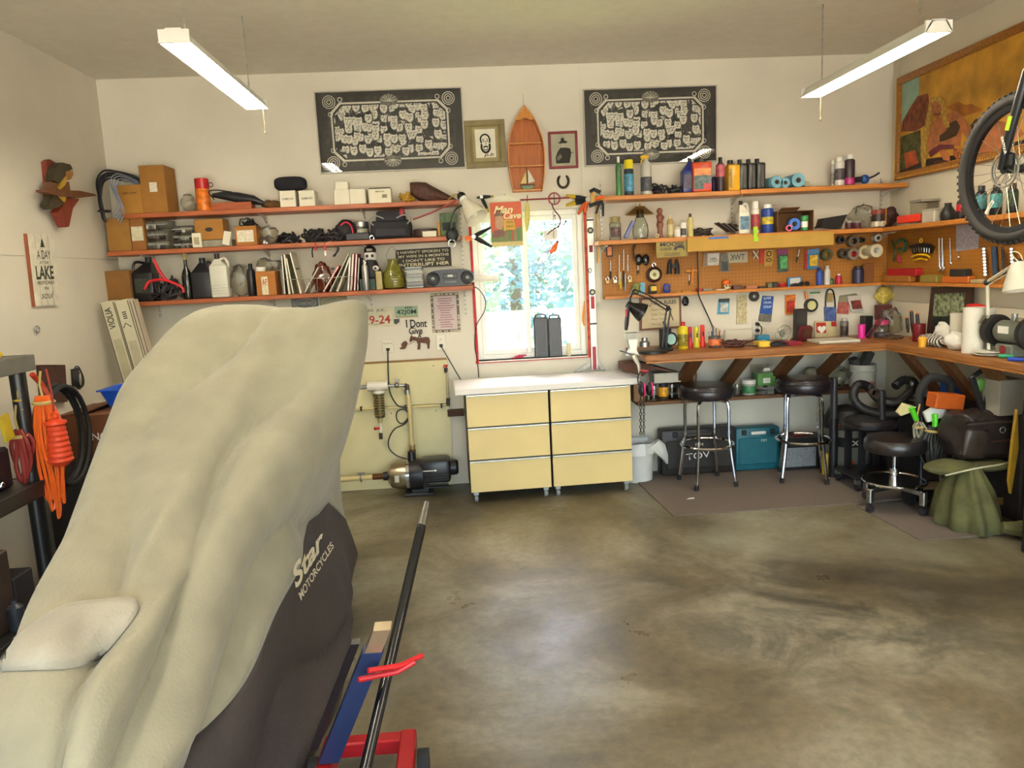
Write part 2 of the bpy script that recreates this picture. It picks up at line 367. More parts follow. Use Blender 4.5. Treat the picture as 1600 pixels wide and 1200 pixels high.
# ---------------------------------------------------------------- shelves
SH1 = 2.055; SH2 = 1.815; SH3 = 1.474; SA = 2.035; SB = 1.735; YS = 5.2; TH = .03
ORW = wood('#a4562c', .45, .25); ORW2 = wood('#bb7630', .45, .22)
def board(name, x0, x1, y0, y1, ztop, mat, label, th=TH):
 mb = MB(); mb.box(((x0+x1)/2, (y0+y1)/2, ztop-th/2), (x1-x0, y1-y0, th), bev=.003)
 return one(name, mb, mat, label, 'shelf', group='wall shelf boards')
board('shelf_board', -2.235, .0, YS, D-.012, SH1, ORW, 'orange stained shelf board with orange thermos, topmost of the left three')
board('shelf_board', -2.36, .005, YS, D-.012, SH2, ORW, 'orange stained shelf board with black tackle bag, middle of the left three')
board('shelf_board', -2.38, .062, YS, D-.012, SH3, ORW, 'orange stained shelf board with boombox, lowest of the left three')
xj = onY(1157, 300, YS).x
board('shelf_board', .965, xj-.002, YS, D-.012, SA, ORW2, 'upper right wall shelf board under the spray bottles')
board('shelf_board', xj+.002, XR-.012, YS+.004, D-.012, SA+.004, ORW2, 'upper right wall shelf board under the blue paper rolls')
board('shelf_board', .945, XR-.012, YS, D-.012, SB, ORW2, 'long wall shelf board directly above the pegboard')
board('shelf_board', 2.975, XR-.012, 2.6, YS-.002, SB, ORW2, 'side wall shelf board holding the teal oil bottles')
STD = M('#cfcabd', .5, .2, .04)
def standard(px, py, z0, z1, label, zs):
 x = onY(px, py, D).x; t = thing('shelf_standard', label, 'bracket', (x, D, z0), 0, 'slotted shelf standards')
 mb = MB(); mb.box((0, -.0062, (z1-z0)/2), (.016, .012, z1-z0)); mb.build('rail', STD, t)
 mb = MB(); k = int((z1-z0)/.032)
 for i in range(k):
  for s in (-1, 1): mb.box((s*.0035, -.0125, .02+i*.032), (.0025, .0012, .012))
 mb.build('slots', DARK, t)['kind'] = 'stuff'
 for z in zs:
  zz = z-z0-TH
  mb = MB(); mb.prism([(0, 0), (0, -.012), (.17, -.012), (.2, -.004), (.2, 0)], .006, Matrix.Rotation(-PI/2, 4, 'Z') @ Matrix.Translation((.012, -.003, -.0005)))
  mb.prism([(0, -.012), (0, -.05), (.1, -.012)], .004, Matrix.Rotation(-PI/2, 4, 'Z') @ Matrix.Translation((.012, -.002, -.0005)))
  for i in range(len(mb.v)): mb.v[i] = mb.v[i]+Vector((0, 0, zz))
  mb.build('bracket', STD, t)
standard(240, 400, 1.35, 2.15, 'slotted shelf standard behind the cardboard boxes at the left', (SH1, SH2, SH3))
standard(422, 400, 1.35, 2.15, 'slotted shelf standard behind the two small white boxes', (SH1, SH2, SH3))
standard(575, 400, 1.35, 2.10, 'slotted shelf standard behind the skull mask figurine', (SH1, SH2, SH3))
standard(717, 300, 1.25, 2.17, 'slotted shelf standard beside the window lamp clamp', (SH1, SH2, SH3))
standard(938, 300, 1.60, 2.17, 'slotted shelf standard beside the aluminium spirit level', (SA, SB))
standard(1143, 340, 1.78, 2.03, 'slotted shelf standard behind the white bleach jug', (SA,))
standard(1376, 310, 1.60, 2.10, 'slotted shelf standard in the wall corner', (SA, SB))
# ---------------------------------------------------------------- pegboards with ledge
def peg_mat(axis):
 mt = bpy.data.materials.new('pegboard_'+axis); mt.use_nodes = True; n = mt.node_tree; b = n.nodes['Principled BSDF']
 tc = n.nodes.new('ShaderNodeTexCoord'); sp = n.nodes.new('ShaderNodeSeparateXYZ'); n.links.new(tc.outputs['Object'], sp.inputs[0])
 def mth(op, a, bv=None):
  x = n.nodes.new('ShaderNodeMath'); x.operation = op
  for i, q in enumerate((a, bv)):
   if q is None: continue
   if isinstance(q, (int, float)): x.inputs[i].default_value = q
   else: n.links.new(q, x.inputs[i])
  return x.outputs[0]
 def cell(s): return mth('SUBTRACT', mth('FRACT', mth('MULTIPLY', s, 1/.0254)), .5)
 u = cell(sp.outputs[axis.upper()]); v = cell(sp.outputs['Z'])
 r = mth('SQRT', mth('ADD', mth('MULTIPLY', u, u), mth('MULTIPLY', v, v))); hole = mth('LESS_THAN', r, .11)
 nz = n.nodes.new('ShaderNodeTexNoise'); nz.inputs['Scale'].default_value = 3; nz.inputs['Detail'].default_value = 6; n.links.new(tc.outputs['Object'], nz.inputs['Vector'])
 rp = n.nodes.new('ShaderNodeValToRGB'); rp.color_ramp.elements[0].position = .3; rp.color_ramp.elements[1].position = .7
 rp.color_ramp.elements[0].color = (*lin('#98601c'), 1); rp.color_ramp.elements[1].color = (*lin('#ae7226'), 1); n.links.new(nz.outputs['Fac'], rp.inputs[0])
 mx = n.nodes.new('ShaderNodeMixRGB'); n.links.new(hole, mx.inputs[0]); n.links.new(rp.outputs[0], mx.inputs[1]); mx.inputs[2].default_value = (.03, .015, .005, 1)
 n.links.new(mx.outputs[0], b.inputs['Base Color']); b.inputs['Roughness'].default_value = .6; return mt
LEDGE = 1.345; PY = D-.03; PX = XR-.03       # pegboard faces
mb = MB(); z0, z1 = LEDGE-.024, SB-TH-.002; xa = onY(941, 420, PY).x
mb.prism([(xa, z0), (PX-.002, z0), (PX-.002, z1), (xa+.05, z1), (xa, z1-.05)], .006, Matrix.Translation((0, PY, 0)))
one('pegboard', mb, peg_mat('x'), 'brown perforated hardboard pegboard covered with hand tools on back wall', 'pegboard', smooth=0)
mb = MB(); mb.box((PX+.003, (2.6+PY)/2, (z0+z1)/2), (.006, PY-2.6-.004, z1-z0))
one('pegboard', mb, peg_mat('y'), 'brown perforated pegboard with wrenches on the side wall', 'pegboard', smooth=0)
mb = MB(); mb.box(((xa+PX)/2-.04, PY-.036, LEDGE-.011), (PX-xa-.08, .07, .022), bev=.002)
one('pegboard_ledge', mb, ORW2, 'narrow wooden ledge along the foot of the back pegboard', 'ledge')
mb = MB(); mb.box((PX-.036, (2.6+PY)/2, LEDGE-.011), (.07, PY-2.6, .022), bev=.002)
one('pegboard_ledge', mb, ORW2, 'narrow wooden ledge along the foot of the side pegboard', 'ledge')
# ---------------------------------------------------------------- L-shaped workbench with diagonal braces
BZ = .958; BY = 4.85; BX = 2.82
BENCH = wood('#8f5a2c', .5, .3); BRACE = wood('#6b4526', .6, .3, 'z')
t = thing('workbench', 'long wooden L-shaped workbench fixed to the walls on diagonal braces', 'workbench', (2, 5.2, .6)); o = t.location
xb0 = onY(1008, 556, BY).x
mb = MB(o); mb.box(((xb0+BX)/2, (BY+D-.012)/2, BZ-.02), (BX-xb0, D-.012-BY, .04), bev=.003); mb.build('bench_top', BENCH, t)
mb = MB(o); mb.box(((BX+XR-.012)/2, (2.45+D-.012)/2, BZ-.02), (XR-.012-BX-.002, D-.012-2.45, .04), bev=.003); mb.build('bench_top', wood('#9a6430', .5, .3, 'y'), t)
mb = MB(o); mb.box(((xb0+BX)/2, BY+.012, BZ-.047), (BX-xb0-.02, .022, .012)); mb.build('apron', wood('#a56a30', .5, .25), t)
mb = MB(o); mb.box((BX+.014, (2.45+BY)/2, BZ-.047), (.022, BY-2.45, .012)); mb.build('apron', wood('#a56a30', .5, .25, 'y'), t)
LS = .62                                     # lower narrow shelf height
def brace(top, bot, wid=.095, th=.04):
 top = Vector(top); bot = Vector(bot); d = (bot-top).normalized(); side = Vector((1, 0, 0)) if abs(d.y) > abs(d.x) else Vector((0, 1, 0))
 nrm = side.cross(d).normalized(); mb = MB(o); a, b_ = side*(wid/2), nrm*(th/2)
 mb.add([top-a-b_, top+a-b_, top+a+b_, top-a+b_, bot-a-b_, bot+a-b_, bot+a+b_, bot-a+b_], [(0, 1, 2, 3), (7, 6, 5, 4), (0, 4, 5, 1), (1, 5, 6, 2), (2, 6, 7, 3), (3, 7, 4, 0)])
 mb.build('brace', BRACE, t, 0)
for pxt in (1087, 1165, 1245, 1320):
 x = onY(pxt, 560, BY+.08).x; brace((x, BY+.08, BZ-.05), (x, D-.05, LS-.0))
for yb in (4.75, 4.35, 3.95, 3.57, 3.0): brace((BX+.06, yb, BZ-.05), (XR-.05, yb, .62))
mb = MB(); xl0 = onY(990, 625, 5.3).x; mb.box(((xl0+2.95)/2, 5.3, LS-.045), (2.95-xl0, .26, .025), bev=.002)
one('jar_shelf', mb, wood('#6f4a2a', .6, .25), 'narrow dark lower shelf of jars under the workbench', 'shelf')
# ---------------------------------------------------------------- carpet mats
CARP = M('#6e6258', .95, 0, .22, 260, .5)
mb = MB(); P = [onZ(*q, .004) for q in ((1000, 757), (1052, 806), (1338, 786))]
pts = [(1.16, 5.38), (P[0].x, P[0].y), (P[1].x, P[1].y), (P[2].x, P[2].y), (2.75, P[2].y+.02), (2.75, 5.38)]
mb.solid([(x, y, .007) for x, y in pts], [(x, y, 0) for x, y in pts]); one('carpet_mat', mb, CARP, 'grey brown carpet mat under the two chrome bar stools', 'mat', smooth=0)
P = [onZ(*q, .004) for q in ((1330, 790), (1438, 846), (1512, 842))]
pts = [(P[0].x, P[0].y-.02), (P[1].x, P[1].y), (P[2].x, P[2].y), (3.12, P[2].y), (3.12, 4.38)]
pts = [(2.36, 4.36), (2.39, 3.74), (2.66, 3.73), (3.1, 3.76), (3.1, 4.36)]
mb = MB(); mb.solid([(x, y, .007) for x, y in pts], [(x, y, 0) for x, y in pts]); one('carpet_mat', mb, CARP, 'grey brown carpet mat under the low rolling stool', 'mat', smooth=0)
# ================================================================ COVERED MOTORCYCLE
def cover():
 rows = [
     [(-1.2, 4.2, .04), (-1.2, 4.2, .2), (-1.15, 4.2, .35), (-1.1, 4.2, .42), (-.95, 4.22, .45), (-.88, 4.2, .44), (-.8, 4.18, .4), (-.76, 4.12, .3), (-.74, 4.1, .22), (-.7, 4.05, .12), (-.68, 4.05, .03)],
     [(-1.28, 3.98, .04), (-1.26, 3.96, .4), (-1.24, 3.94, .9), (-1.2, 3.92, 1.0), (-.93, 3.9, 1.05), (-.74, 3.86, 1.02), (-.66, 3.8, .93), (-.68, 3.78, .7), (-.75, 3.75, .42), (-.69, 3.7, .2), (-.66, 3.66, .02)],
     [(-1.33, 3.7, .04), (-1.31, 3.68, .55), (-1.3, 3.62, 1.28), (-1.24, 3.6, 1.43), (-.95, 3.5, 1.455), (-.7, 3.4, 1.43), (-.425, 3.28, 1.43), (-.53, 3.37, .98), (-.715, 3.45, .50), (-.62, 3.32, .2), (-.59, 3.22, .02)],
     [(-1.41, 3.2, .04), (-1.4, 3.2, .55), (-1.39, 3.12, 1.13), (-1.31, 3.12, 1.26), (-.99, 3.14, 1.27), (-.8, 3.08, 1.22), (-.62, 3.0, 1.1), (-.64, 3.0, .78), (-.71, 2.98, .51), (-.62, 2.92, .2), (-.59, 2.86, .02)],
     [(-1.37, 2.75, .04), (-1.36, 2.75, .5), (-1.345, 2.75, .97), (-1.27, 2.75, 1.08), (-1.0, 2.78, 1.1), (-.83, 2.74, 1.06), (-.69, 2.7, .94), (-.67, 2.68, .7), (-.69, 2.66, .50), (-.61, 2.6, .2), (-.575, 2.55, .02)],
     [(-1.3, 2.4, .04), (-1.29, 2.4, .48), (-1.275, 2.4, .85), (-1.21, 2.4, .935), (-1.0, 2.44, .95), (-.86, 2.4, .93), (-.755, 2.36, .83), (-.71, 2.35, .64), (-.695, 2.33, .48), (-.64, 2.3, .2), (-.605, 2.26, .02)],
     [(-1.24, 2.05, .04), (-1.235, 2.05, .44), (-1.22, 2.05, .72), (-1.165, 2.05, .795), (-.99, 2.07, .83), (-.87, 2.05, .815), (-.775, 2.03, .745), (-.725, 2.02, .59), (-.70, 2.0, .44), (-.66, 1.98, .2), (-.635, 1.95, .02)],
     [(-1.18, 1.75, .04), (-1.175, 1.75, .4), (-1.16, 1.75, .67), (-1.11, 1.75, .735), (-.98, 1.77, .76), (-.875, 1.75, .75), (-.795, 1.74, .70), (-.75, 1.73, .57), (-.72, 1.72, .43), (-.685, 1.7, .2), (-.66, 1.68, .02)],
     [(-1.12, 1.45, .04), (-1.12, 1.45, .36), (-1.11, 1.46, .6), (-1.07, 1.47, .665), (-.97, 1.48, .69), (-.885, 1.47, .68), (-.82, 1.46, .63), (-.785, 1.46, .5), (-.76, 1.45, .38), (-.73, 1.44, .2), (-.71, 1.43, .02)],
     [(-1.08, 1.2, .04), (-1.08, 1.2, .12), (-1.06, 1.2, .18), (-1.03, 1.2, .2), (-.97, 1.19, .21), (-.9, 1.19, .2), (-.85, 1.2, .18), (-.82, 1.2, .15), (-.81, 1.21, .12), (-.79, 1.21, .08), (-.78, 1.21, .02)]]
 rows = [[Vector(p) for p in r] for r in rows]
 S = 9
 cols = [spline([r[j] for r in rows], S) for j in range(11)]
 grid = [spline([cols[j][i] for j in range(11)], S) for i in range(len(cols[0]))]
 ni, nj = len(grid), len(grid[0])
 nrm = [[None]*nj for _ in range(ni)]
 for i in range(ni):
  for j in range(nj):
   a = grid[min(i+1, ni-1)][j]-grid[max(i-1, 0)][j]; b = grid[i][min(j+1, nj-1)]-grid[i][max(j-1, 0)]
   nn = a.cross(b); nrm[i][j] = nn.normalized() if nn.length > 1e-9 else Vector((0, 0, 1))
 if nrm[ni//2][nj//2].z < 0: nrm = [[-q for q in r] for r in nrm]
 out = []
 for i in range(ni):
  r = []
  for j in range(nj):
   u = j/(nj-1); v = i/(ni-1); p = grid[i][j]
   # drape folds: ridges that fan out from the handlebars towards the tail and the hem
   ph = u*5.6+.9*math.sin(v*3.0)+.5*mnoise.noise(Vector((u*3, v*3, 1)))
   f = (abs(math.sin(ph*PI))**.55-.7)*.072
   f += mnoise.noise(Vector((u*11+v*1.5, v*1.6, 3)))*.035+mnoise.noise(Vector((u*24+v*4, v*2.5, 9)))*.012
   k = min(1, max(0, (v-.12)*6))*min(1, (1-v)*8+.2)
   k *= .35 if (.2 < v < .27) else 1
   q = p+nrm[i][j]*f*k; q.z = max(q.z, .012); r.append(q)
  out.append(r)
 loc = (-.97, 2.5, 0); t = thing('motorcycle_cover', 'beige fabric dust cover with dark lower skirt draped over a parked motorcycle', 'cover', loc)
 TAN = cloth_mat('#8b856f'); DK = M('#3a3330', .85, 0, .12, 60, .15)
 def strip(j0, j1, name, mat):
  mb = MB(loc); w = j1-j0+1
  mb.add([out[i][j] for i in range(ni) for j in range(j0, j1+1)], [(i*w+j, i*w+j+1, (i+1)*w+j+1, (i+1)*w+j) for i in range(ni-1) for j in range(w-1)])
  o = mb.build(name, mat, t, 0)
  for p in o.data.polygons: p.use_smooth = True
  sm = o.modifiers.new('thick', 'SOLIDIFY'); sm.thickness = .003; sm.offset = -1; return o
 strip(S, 8*S, 'cover_top', TAN); strip(8*S, 10*S, 'skirt', DK); strip(0, S, 'skirt', DK)
 from mathutils.bvhtree import BVHTree
 vs = [q for r in out for q in r]; fs = [(i*nj+j, i*nj+j+1, (i+1)*nj+j+1, (i+1)*nj+j) for i in range(ni-1) for j in range(nj-1)]
 bv = BVHTree.FromPolygons([tuple(q) for q in vs], fs)
 def hit(px, py, off):
  d = ray(px, py).normalized(); h = bv.ray_cast(CP, d)
  if h[0] is None: return None
  n = h[1] if h[1].dot(d) < 0 else -h[1]
  return h[0]+n*off
 # printed lettering lies on the skirt
 INK = M('#cfc7ad', .8, var=.05)
 def print_on(s, quad, shear=0, bold=.012):
  o = text(s, t, INK, (0, 0, 0), 1, 1, Matrix.Identity(4), 0, 'printed_lettering', shear, bold)
  bm = bmesh.new(); bm.from_mesh(o.data); bmesh.ops.triangulate(bm, faces=bm.faces); bmesh.ops.subdivide_edges(bm, edges=[e for e in bm.edges if e.calc_length() > .04], cuts=2, use_grid_fill=True); bm.to_mesh(o.data); bm.free()
  TL, TR, BR, BL = [Vector(q) for q in quad]; bad = None
  for v in o.data.vertices:
   a, b = v.co.x+.5, v.co.y+.5; q = (BL*(1-a)+BR*a)*(1-b)+(TL*(1-a)+TR*a)*b
   h = hit(q.x, q.y, .004); v.co = (h-Vector(loc)) if h else (bad or Vector((0, 0, 0)))
   if h: bad = v.co.copy()
 print_on('MOTORCYCLES', [(464.5, 927), (516, 846), (521, 855), (469, 939)], 0, .02)
 print_on('Star', [(447, 898), (499, 826), (509, 846), (462, 921)], .45, .03)
 # loose seat flap on the tail of the cover
 g = []; n1, n2 = 16, 12; A, B, C_, E_ = Vector((92, 948)), Vector((240, 930)), Vector((150, 1046)), Vector((-45, 1052))
 for a in range(n1+1):
  for b in range(n2+1):
   u, v = a/n1, b/n2; q = (A*(1-u)+B*u)*(1-v)+(E_*(1-u)+C_*u)*v
   c = Vector((95, 995)); q = c+(q-c)*(1-.22*(abs(2*u-1)**4*abs(2*v-1)**4)); e = (1-(2*u-1)**6)*(1-(2*v-1)**6); h = hit(q.x, q.y, .004)
   K = [hit(p_.x, p_.y, .004) or Vector((-1, 1.8, .8)) for p_ in (A, B, E_+Vector((47, -4)), C_)]; b_ = (K[0]*(1-u)+K[1]*u)*(1-v)+(K[2]*(1-u)+K[3]*u)*v
   h = h or b_; d_ = ray(q.x, q.y).normalized(); pl = (K[1]-K[0]).cross(K[2]-K[0]); tt = (K[0]-CP).dot(pl)/d_.dot(pl); w_ = CP+d_*min(tt, (h-CP).length); g.append(h*(1-e)+(w_+Vector((0, 0, .03)))*e)
 mb = MB(loc); mb.add(g, [(a*(n2+1)+b, a*(n2+1)+b+1, (a+1)*(n2+1)+b+1, (a+1)*(n2+1)+b) for a in range(n1) for b in range(n2)])
 o = mb.build('seat_flap', cloth_mat('#969080'), t, 0)
 for p in o.data.polygons: p.use_smooth = True
 sm = o.modifiers.new('thick', 'SOLIDIFY'); sm.thickness = .004
 # short webbing strap on the shoulder
 ps = [hit(x, y, .006) for x, y in ((222, 520), (220, 545), (218, 556))]
 if all(ps): MB(loc).tube(ps, .006, 6).build('strap', M('#7d765f', .8), t)
def cloth_mat(col):
 mt = M(col, .92, 0, .10, 7, .0); mt = mt.copy(); n = mt.node_tree; b = n.nodes['Principled BSDF']
 tc = n.nodes.new('ShaderNodeTexCoord'); wv = n.nodes.new('ShaderNodeTexVoronoi'); wv.inputs['Scale'].default_value = 110
 n.links.new(tc.outputs['Object'], wv.inputs['Vector']); bp = n.nodes.new('ShaderNodeBump'); bp.inputs['Strength'].default_value = .25; bp.inputs['Distance'].default_value = .004
 n.links.new(wv.outputs['Distance'], bp.inputs['Height']); n.links.new(bp.outputs[0], b.inputs['Normal']); b.inputs['Sheen Weight'].default_value = .15
 return mt
cover()
# ---------------------------------------------------------------- lift jack in the foreground
t = thing('lift_jack', 'red motorcycle lift jack with long black tubular handle', 'jack', (-.38, 1.87, 0)); o = t.location
p0 = onY(667, 786, 2.6); p1 = onY(604, 1058, 2.1); d = (p1-p0).normalized(); pb = p1+d*((p1.z-.14)/-d.z)
mb = MB(o); mb.tube([pb, p0-(p0-pb).normalized()*.10], .017, 14); mb.build('handle', M('#14151b', .22, .3, .05, coat=.6), t)
mb = MB(o); e0 = p0-(p0-pb).normalized()*.11; mb.tube([e0, e0+(p0-e0)*.45, p0], [.017, .015, .013], 12); mb.build('handle_tip', M('#8e8c88', .3, .9), t)
mb = MB(o)
for s in (-1, 1): mb.box((-.38+s*.12, 1.85, .09), (.05, .75, .06), bev=.006)
for y in (1.5, 2.2): mb.box((-.38, y, .09), (.29, .05, .05), bev=.005)
mb.build('base_frame', M('#a3121a', .35, .2), t)
for s in (-1, 1):
 for y in (1.55, 2.15): MB(o).cyl((-.38+s*.15, y, .045), (-.38+s*.185, y, .045), .045, n=16).build('wheel', RUBBER, t)
tip = onY(598, 978, 2.0); root = onZ(515, 1185, .13); dd = (tip-root)
mb = MB(o); sd = Vector((1, 0, 0)); up = sd.cross(dd).normalized()
def slab(mb, a, b, w, th, sd=sd, up=up):
 mb.add([a-sd*w-up*th, a+sd*w-up*th, a+sd*w+up*th, a-sd*w+up*th, b-sd*w-up*th, b+sd*w-up*th, b+sd*w+up*th, b-sd*w+up*th], [(0, 1, 2, 3), (7, 6, 5, 4), (0, 4, 5, 1), (1, 5, 6, 2), (2, 6, 7, 3), (3, 7, 4, 0)])
slab(mb, root, root+dd*.84, .03, .02); mb.build('lift_arm', M('#25365c', .4, .3), t)
mb = MB(o); slab(mb, root+dd*.84, tip, .024, .02); mb.build('pad', M('#b9a98c', .3, .8), t)
mb = MB(o); slab(mb, root+dd*.1-sd*.06, root+dd*.9-sd*.06, .012, .012); mb.build('side_arm', M('#1c1a1d', .4, .3), t)
mb = MB(o); mb.tube([onY(575, 1048, 1.95), onY(625, 1040, 2.0), onY(660, 1024, 2.05)], .008, 8); mb.tube([onY(560, 1062, 1.95), onY(620, 1050, 2.0), onY(648, 1034, 2.02)], .008, 8); mb.build('release_pedal', RED, t)
# ================================================================ LEFT WALL
t = thing('plank_sign', 'white four-plank wooden sign about a day at the lake', 'sign', onX(75, 430, XL)); o = t.location; xs = XL+.0
P = [onX(*q, XL+.022) for q in ((43, 365), (84, 367), (94, 476), (56, 479))]
PW = M('#d8d2be', .7, var=.12, scale=25)
for k in range(4):
 a, b = k/4+.016, (k+1)/4-.016
 q = [P[0].lerp(P[1], a), P[0].lerp(P[1], b), P[3].lerp(P[2], b), P[3].lerp(P[2], a)]
 mb = MB(o); mb.solid(q, [p+Vector((-.018, 0, 0)) for p in q]); mb.build('plank', PW, t, 0)
mb = MB(o); q = [p+Vector((-.004, 0, 0)) for p in P]; q[0] = P[0].lerp(P[1], -.015)+Vector((-.004, 0, 0)); q[3] = P[3].lerp(P[2], -.015)+Vector((-.004, 0, 0)); mb.solid(q, [p+Vector((-.016, 0, 0)) for p in q]); mb.build('backing_board', M('#8c4a2c', .7), t, 0)
def sign_pt(u, v): return (P[0].lerp(P[1], u)).lerp(P[3].lerp(P[2], u), v)
GINK = M('#3a4030', .8, var=.1)
def sign_text(s, u0, u1, v0, v1, bold=.01, shear=0):
 ob = text(s, t, GINK, (0, 0, 0), 1, 1, Matrix.Identity(4), bold=bold, shear=shear)
 for v in ob.data.vertices: v.co = sign_pt(u0+(v.co.x+.5)*(u1-u0), v1+(v.co.y+.5)*(v0-v1))+Vector((.0012, 0, 0))-o
sign_text('A DAY', .25, .78, .225, .345); sign_text('AT THE', .33, .68, .375, .415); sign_text('LAKE', .14, .84, .44, .63, .03); sign_text('RESTORES', .16, .84, .655, .70); sign_text('the', .4, .58, .725, .775); sign_text('soul', .26, .76, .80, .90, 0, .4)
mb = MB(o)
for k, (v0, v1, hw) in enumerate(((.06, .11, .05), (.085, .145, .075), (.115, .18, .1))):
 mb.add([sign_pt(.5, v0)+Vector((.0012, 0, 0)), sign_pt(.5-hw, v1)+Vector((.0012, 0, 0)), sign_pt(.5+hw, v1)+Vector((.0012, 0, 0))], [(0, 1, 2)])
mb.build('printed_tree', GINK, t, 0)
# carved wooden wall figure (hat, scarf, paddle arm and tail)
t = thing('carved_wall_figure', 'carved wooden painted wall figure with dark hat and outstretched red paddle', 'carving', onX(105, 300, XL)); o = t.location
def relief(name, pts, mat, x0=.01, th=.05):
 mb = MB(o); q = [onX(*p, XL+x0+th) for p in pts]; mb.solid(q, [p+Vector((-th, 0, 0)) for p in q]); mb.build(name, mat, t, 0)
CW = wood('#6a4128', .5, .3, 'z'); CR = wood('#7c3222', .5, .3, 'z'); CD = wood('#3d3524', .6, .3, 'z')
relief('back_board', [(72, 252), (78, 249), (90, 256), (88, 300), (92, 325), (82, 327), (75, 322), (76, 290)], CR, .0, .03)
relief('hat', [(88, 262), (98, 254), (110, 257), (114, 264), (106, 268), (100, 280), (92, 287), (84, 282)], CD, .03, .05)
relief('face', [(106, 268), (114, 266), (115, 273), (111, 280), (105, 282)], M('#a8763f', .5), .03, .06)
relief('scarf', [(92, 292), (104, 276), (103, 288), (95, 296)], M('#bb9a2c', .5), .04, .05)
relief('torso', [(80, 284), (94, 288), (108, 284), (110, 297), (98, 304), (84, 303)], CW, .03, .05)
relief('paddle', [(70, 296), (92, 297), (125, 298), (148, 303), (152, 306), (125, 309), (95, 307), (71, 300)], CW, .05, .05)
relief('skirt', [(84, 303), (102, 306), (104, 314), (92, 324), (82, 327), (76, 322)], CD, .03, .05)
relief('sash', [(90, 303), (104, 308), (102, 316)], M('#bb9a2c', .5), .05, .04)
relief('tail', [(104, 309), (124, 311), (114, 326), (108, 354), (104, 355), (92, 332), (100, 318)], CR, .03, .05)
mb = MB(); p = onX(55, 515, XL); mb.torus((p.x+.012, p.y, p.z), .02, .004, 'x', 14, 6); one('wall_hook', mb, STEEL, 'small round wire hook screwed into the bare left wall', 'hook')
# long flat white cartons leaning in the corner
def leaner(px0, px1, Y, ztop, tilt, label, col, side=False, dep=.09):
 a = onY(px0, 455, Y); b = onY(px1, 453, Y); w = b.x-a.x
 t = thing('flooring_carton', label, 'carton', ((a.x+b.x)/2+tilt*ztop, Y+dep/2, .0), 0, 'long flat cartons leaning in the corner', rot=(0, -math.atan(tilt), 0))
 L = ztop/math.cos(math.atan(tilt)); z0 = abs(w/2*math.sin(math.atan(tilt)))+.003
 MB().box((0, 0, z0+L/2-.01), (w, dep, L-.02), bev=.002).build('carton_body', M(col, .7, var=.05), t)
 for k in (.012, -.012): MB().box((k/abs(k)*(w/2-.004), -dep/2-.0006, z0+L/2), (.004, .001, L-.06)).build('edge_stripe', M('#2b2a22', .7), t)
 return t, w, z0+L, dep
t, w, zt, dp = leaner(152.5, 174, 5.0, 1.50, .16, 'long white carton printed VIOLIA leaning beside the left wall', '#c9c1a2')
text('VIOLIA', t, M('#2b2a22', .7), (-.005, -dp/2-.002, zt-.13), .14, .042, FRONT, PI/2); MB().box((0, -dp/2-.001, zt-.52), (.05, .001, .5)).build('print_block', M('#b3ab8c', .8), t)
t, w, zt, dp = leaner(175, 197, 5.0, 1.505, .16, 'long white carton with small printed icons leaning in the corner', '#c9c1a4')
mb = MB()
for k in range(4): mb.box((0, -dp/2-.001, zt-.1-k*.013), (.025, .001, .007))
mb.tube([(-.03, -dp/2-.001, zt-.2), (-.01, -dp/2-.001, zt-.17), (.02, -dp/2-.001, zt-.2)], .003, 5); mb.build('printed_icons', M('#3b3a30', .7), t)
MB().box((0, -dp/2-.001, zt-.55), (.05, .001, .52)).build('print_block', M('#b5ad90', .8), t)
t, w, zt, dp = leaner(199, 206, 5.02, 1.51, .16, 'narrow white carton edge leaning against the boxes on the shelf', '#bdae98', dep=.07)
# brown leather bag, cable, blue bin and box by the left wall
mb = MB(); p = onX(84, 598, XL+.03); a = onX(64, 570, XL+.03); b = onX(102, 570, XL+.03); c = onX(106, 628, XL+.03); d_ = onX(70, 628, XL+.03)
q = [a, a.lerp(b, .55), a.lerp(b, .6)-Vector((0, 0, .03)), a.lerp(b, .66), b, c, d_]; mb.solid(q, [v+Vector((-.028, 0, 0)) for v in q])
one('leather_apron', mb, M('#4a2a22', .7, var=.2), 'brown leather apron pinned flat on the left wall', 'apron', smooth=0)
mb = MB(); 
for k in range(4): mb.torus(onX(122+k*1.5, 590+k, XL+.02), .07-k*.008, .004, 'x', 20, 5, (.7, 1))
one('hanging_cable', mb, BLACK, 'small coil of thin black cable hung on the left wall', 'cable')
fl = [onX(x, y, XL+.02) for x, y in ((115, 577), (123, 575), (124, 600), (117, 604))]
mb = MB(); mb.solid(fl, [v+Vector((-.018, 0, 0)) for v in fl]); one('paper_tag', mb, M('#2a2620', .7), 'dark little pouch behind the hung cable coil', 'pouch', smooth=0)
# stack by left wall: open carton with a blue tub on top
zb = .67
t = thing('storage_crate', 'brown printed carton standing on a low cabinet by the left wall', 'carton', (-1.96, 4.25, zb)); 
MB().box((0, 0, .12), (.5, .42, .24), bev=.004).build('carton_body', M('#6d4023', .8, var=.1), t)
for s in (-1, 1): MB().box((s*.16, 0, .245), (.18, .42, .006), (0, s*.15, 0)).build('flap', M('#5c351d', .8), t)
text('NG', t, PAPER, (-.03, -.2115, .12), .08, .04)
t = thing('low_cabinet', 'dark low cabinet half hidden behind the motorcycle cover', 'cabinet', (-1.98, 4.25, 0))
MB().box((0, 0, .365), (.6, .5, .61), bev=.006).build('cabinet_body', M('#2b2420', .6), t); MB().box((0, 0, .03), (.54, .44, .06)).build('plinth', DARK, t)
MB().box((0, -.255, .37), (.27, .01, .5)).build('door', M('#332b25', .6), t)
tub = MB(); w0, w1, hh = .1, .14, .1
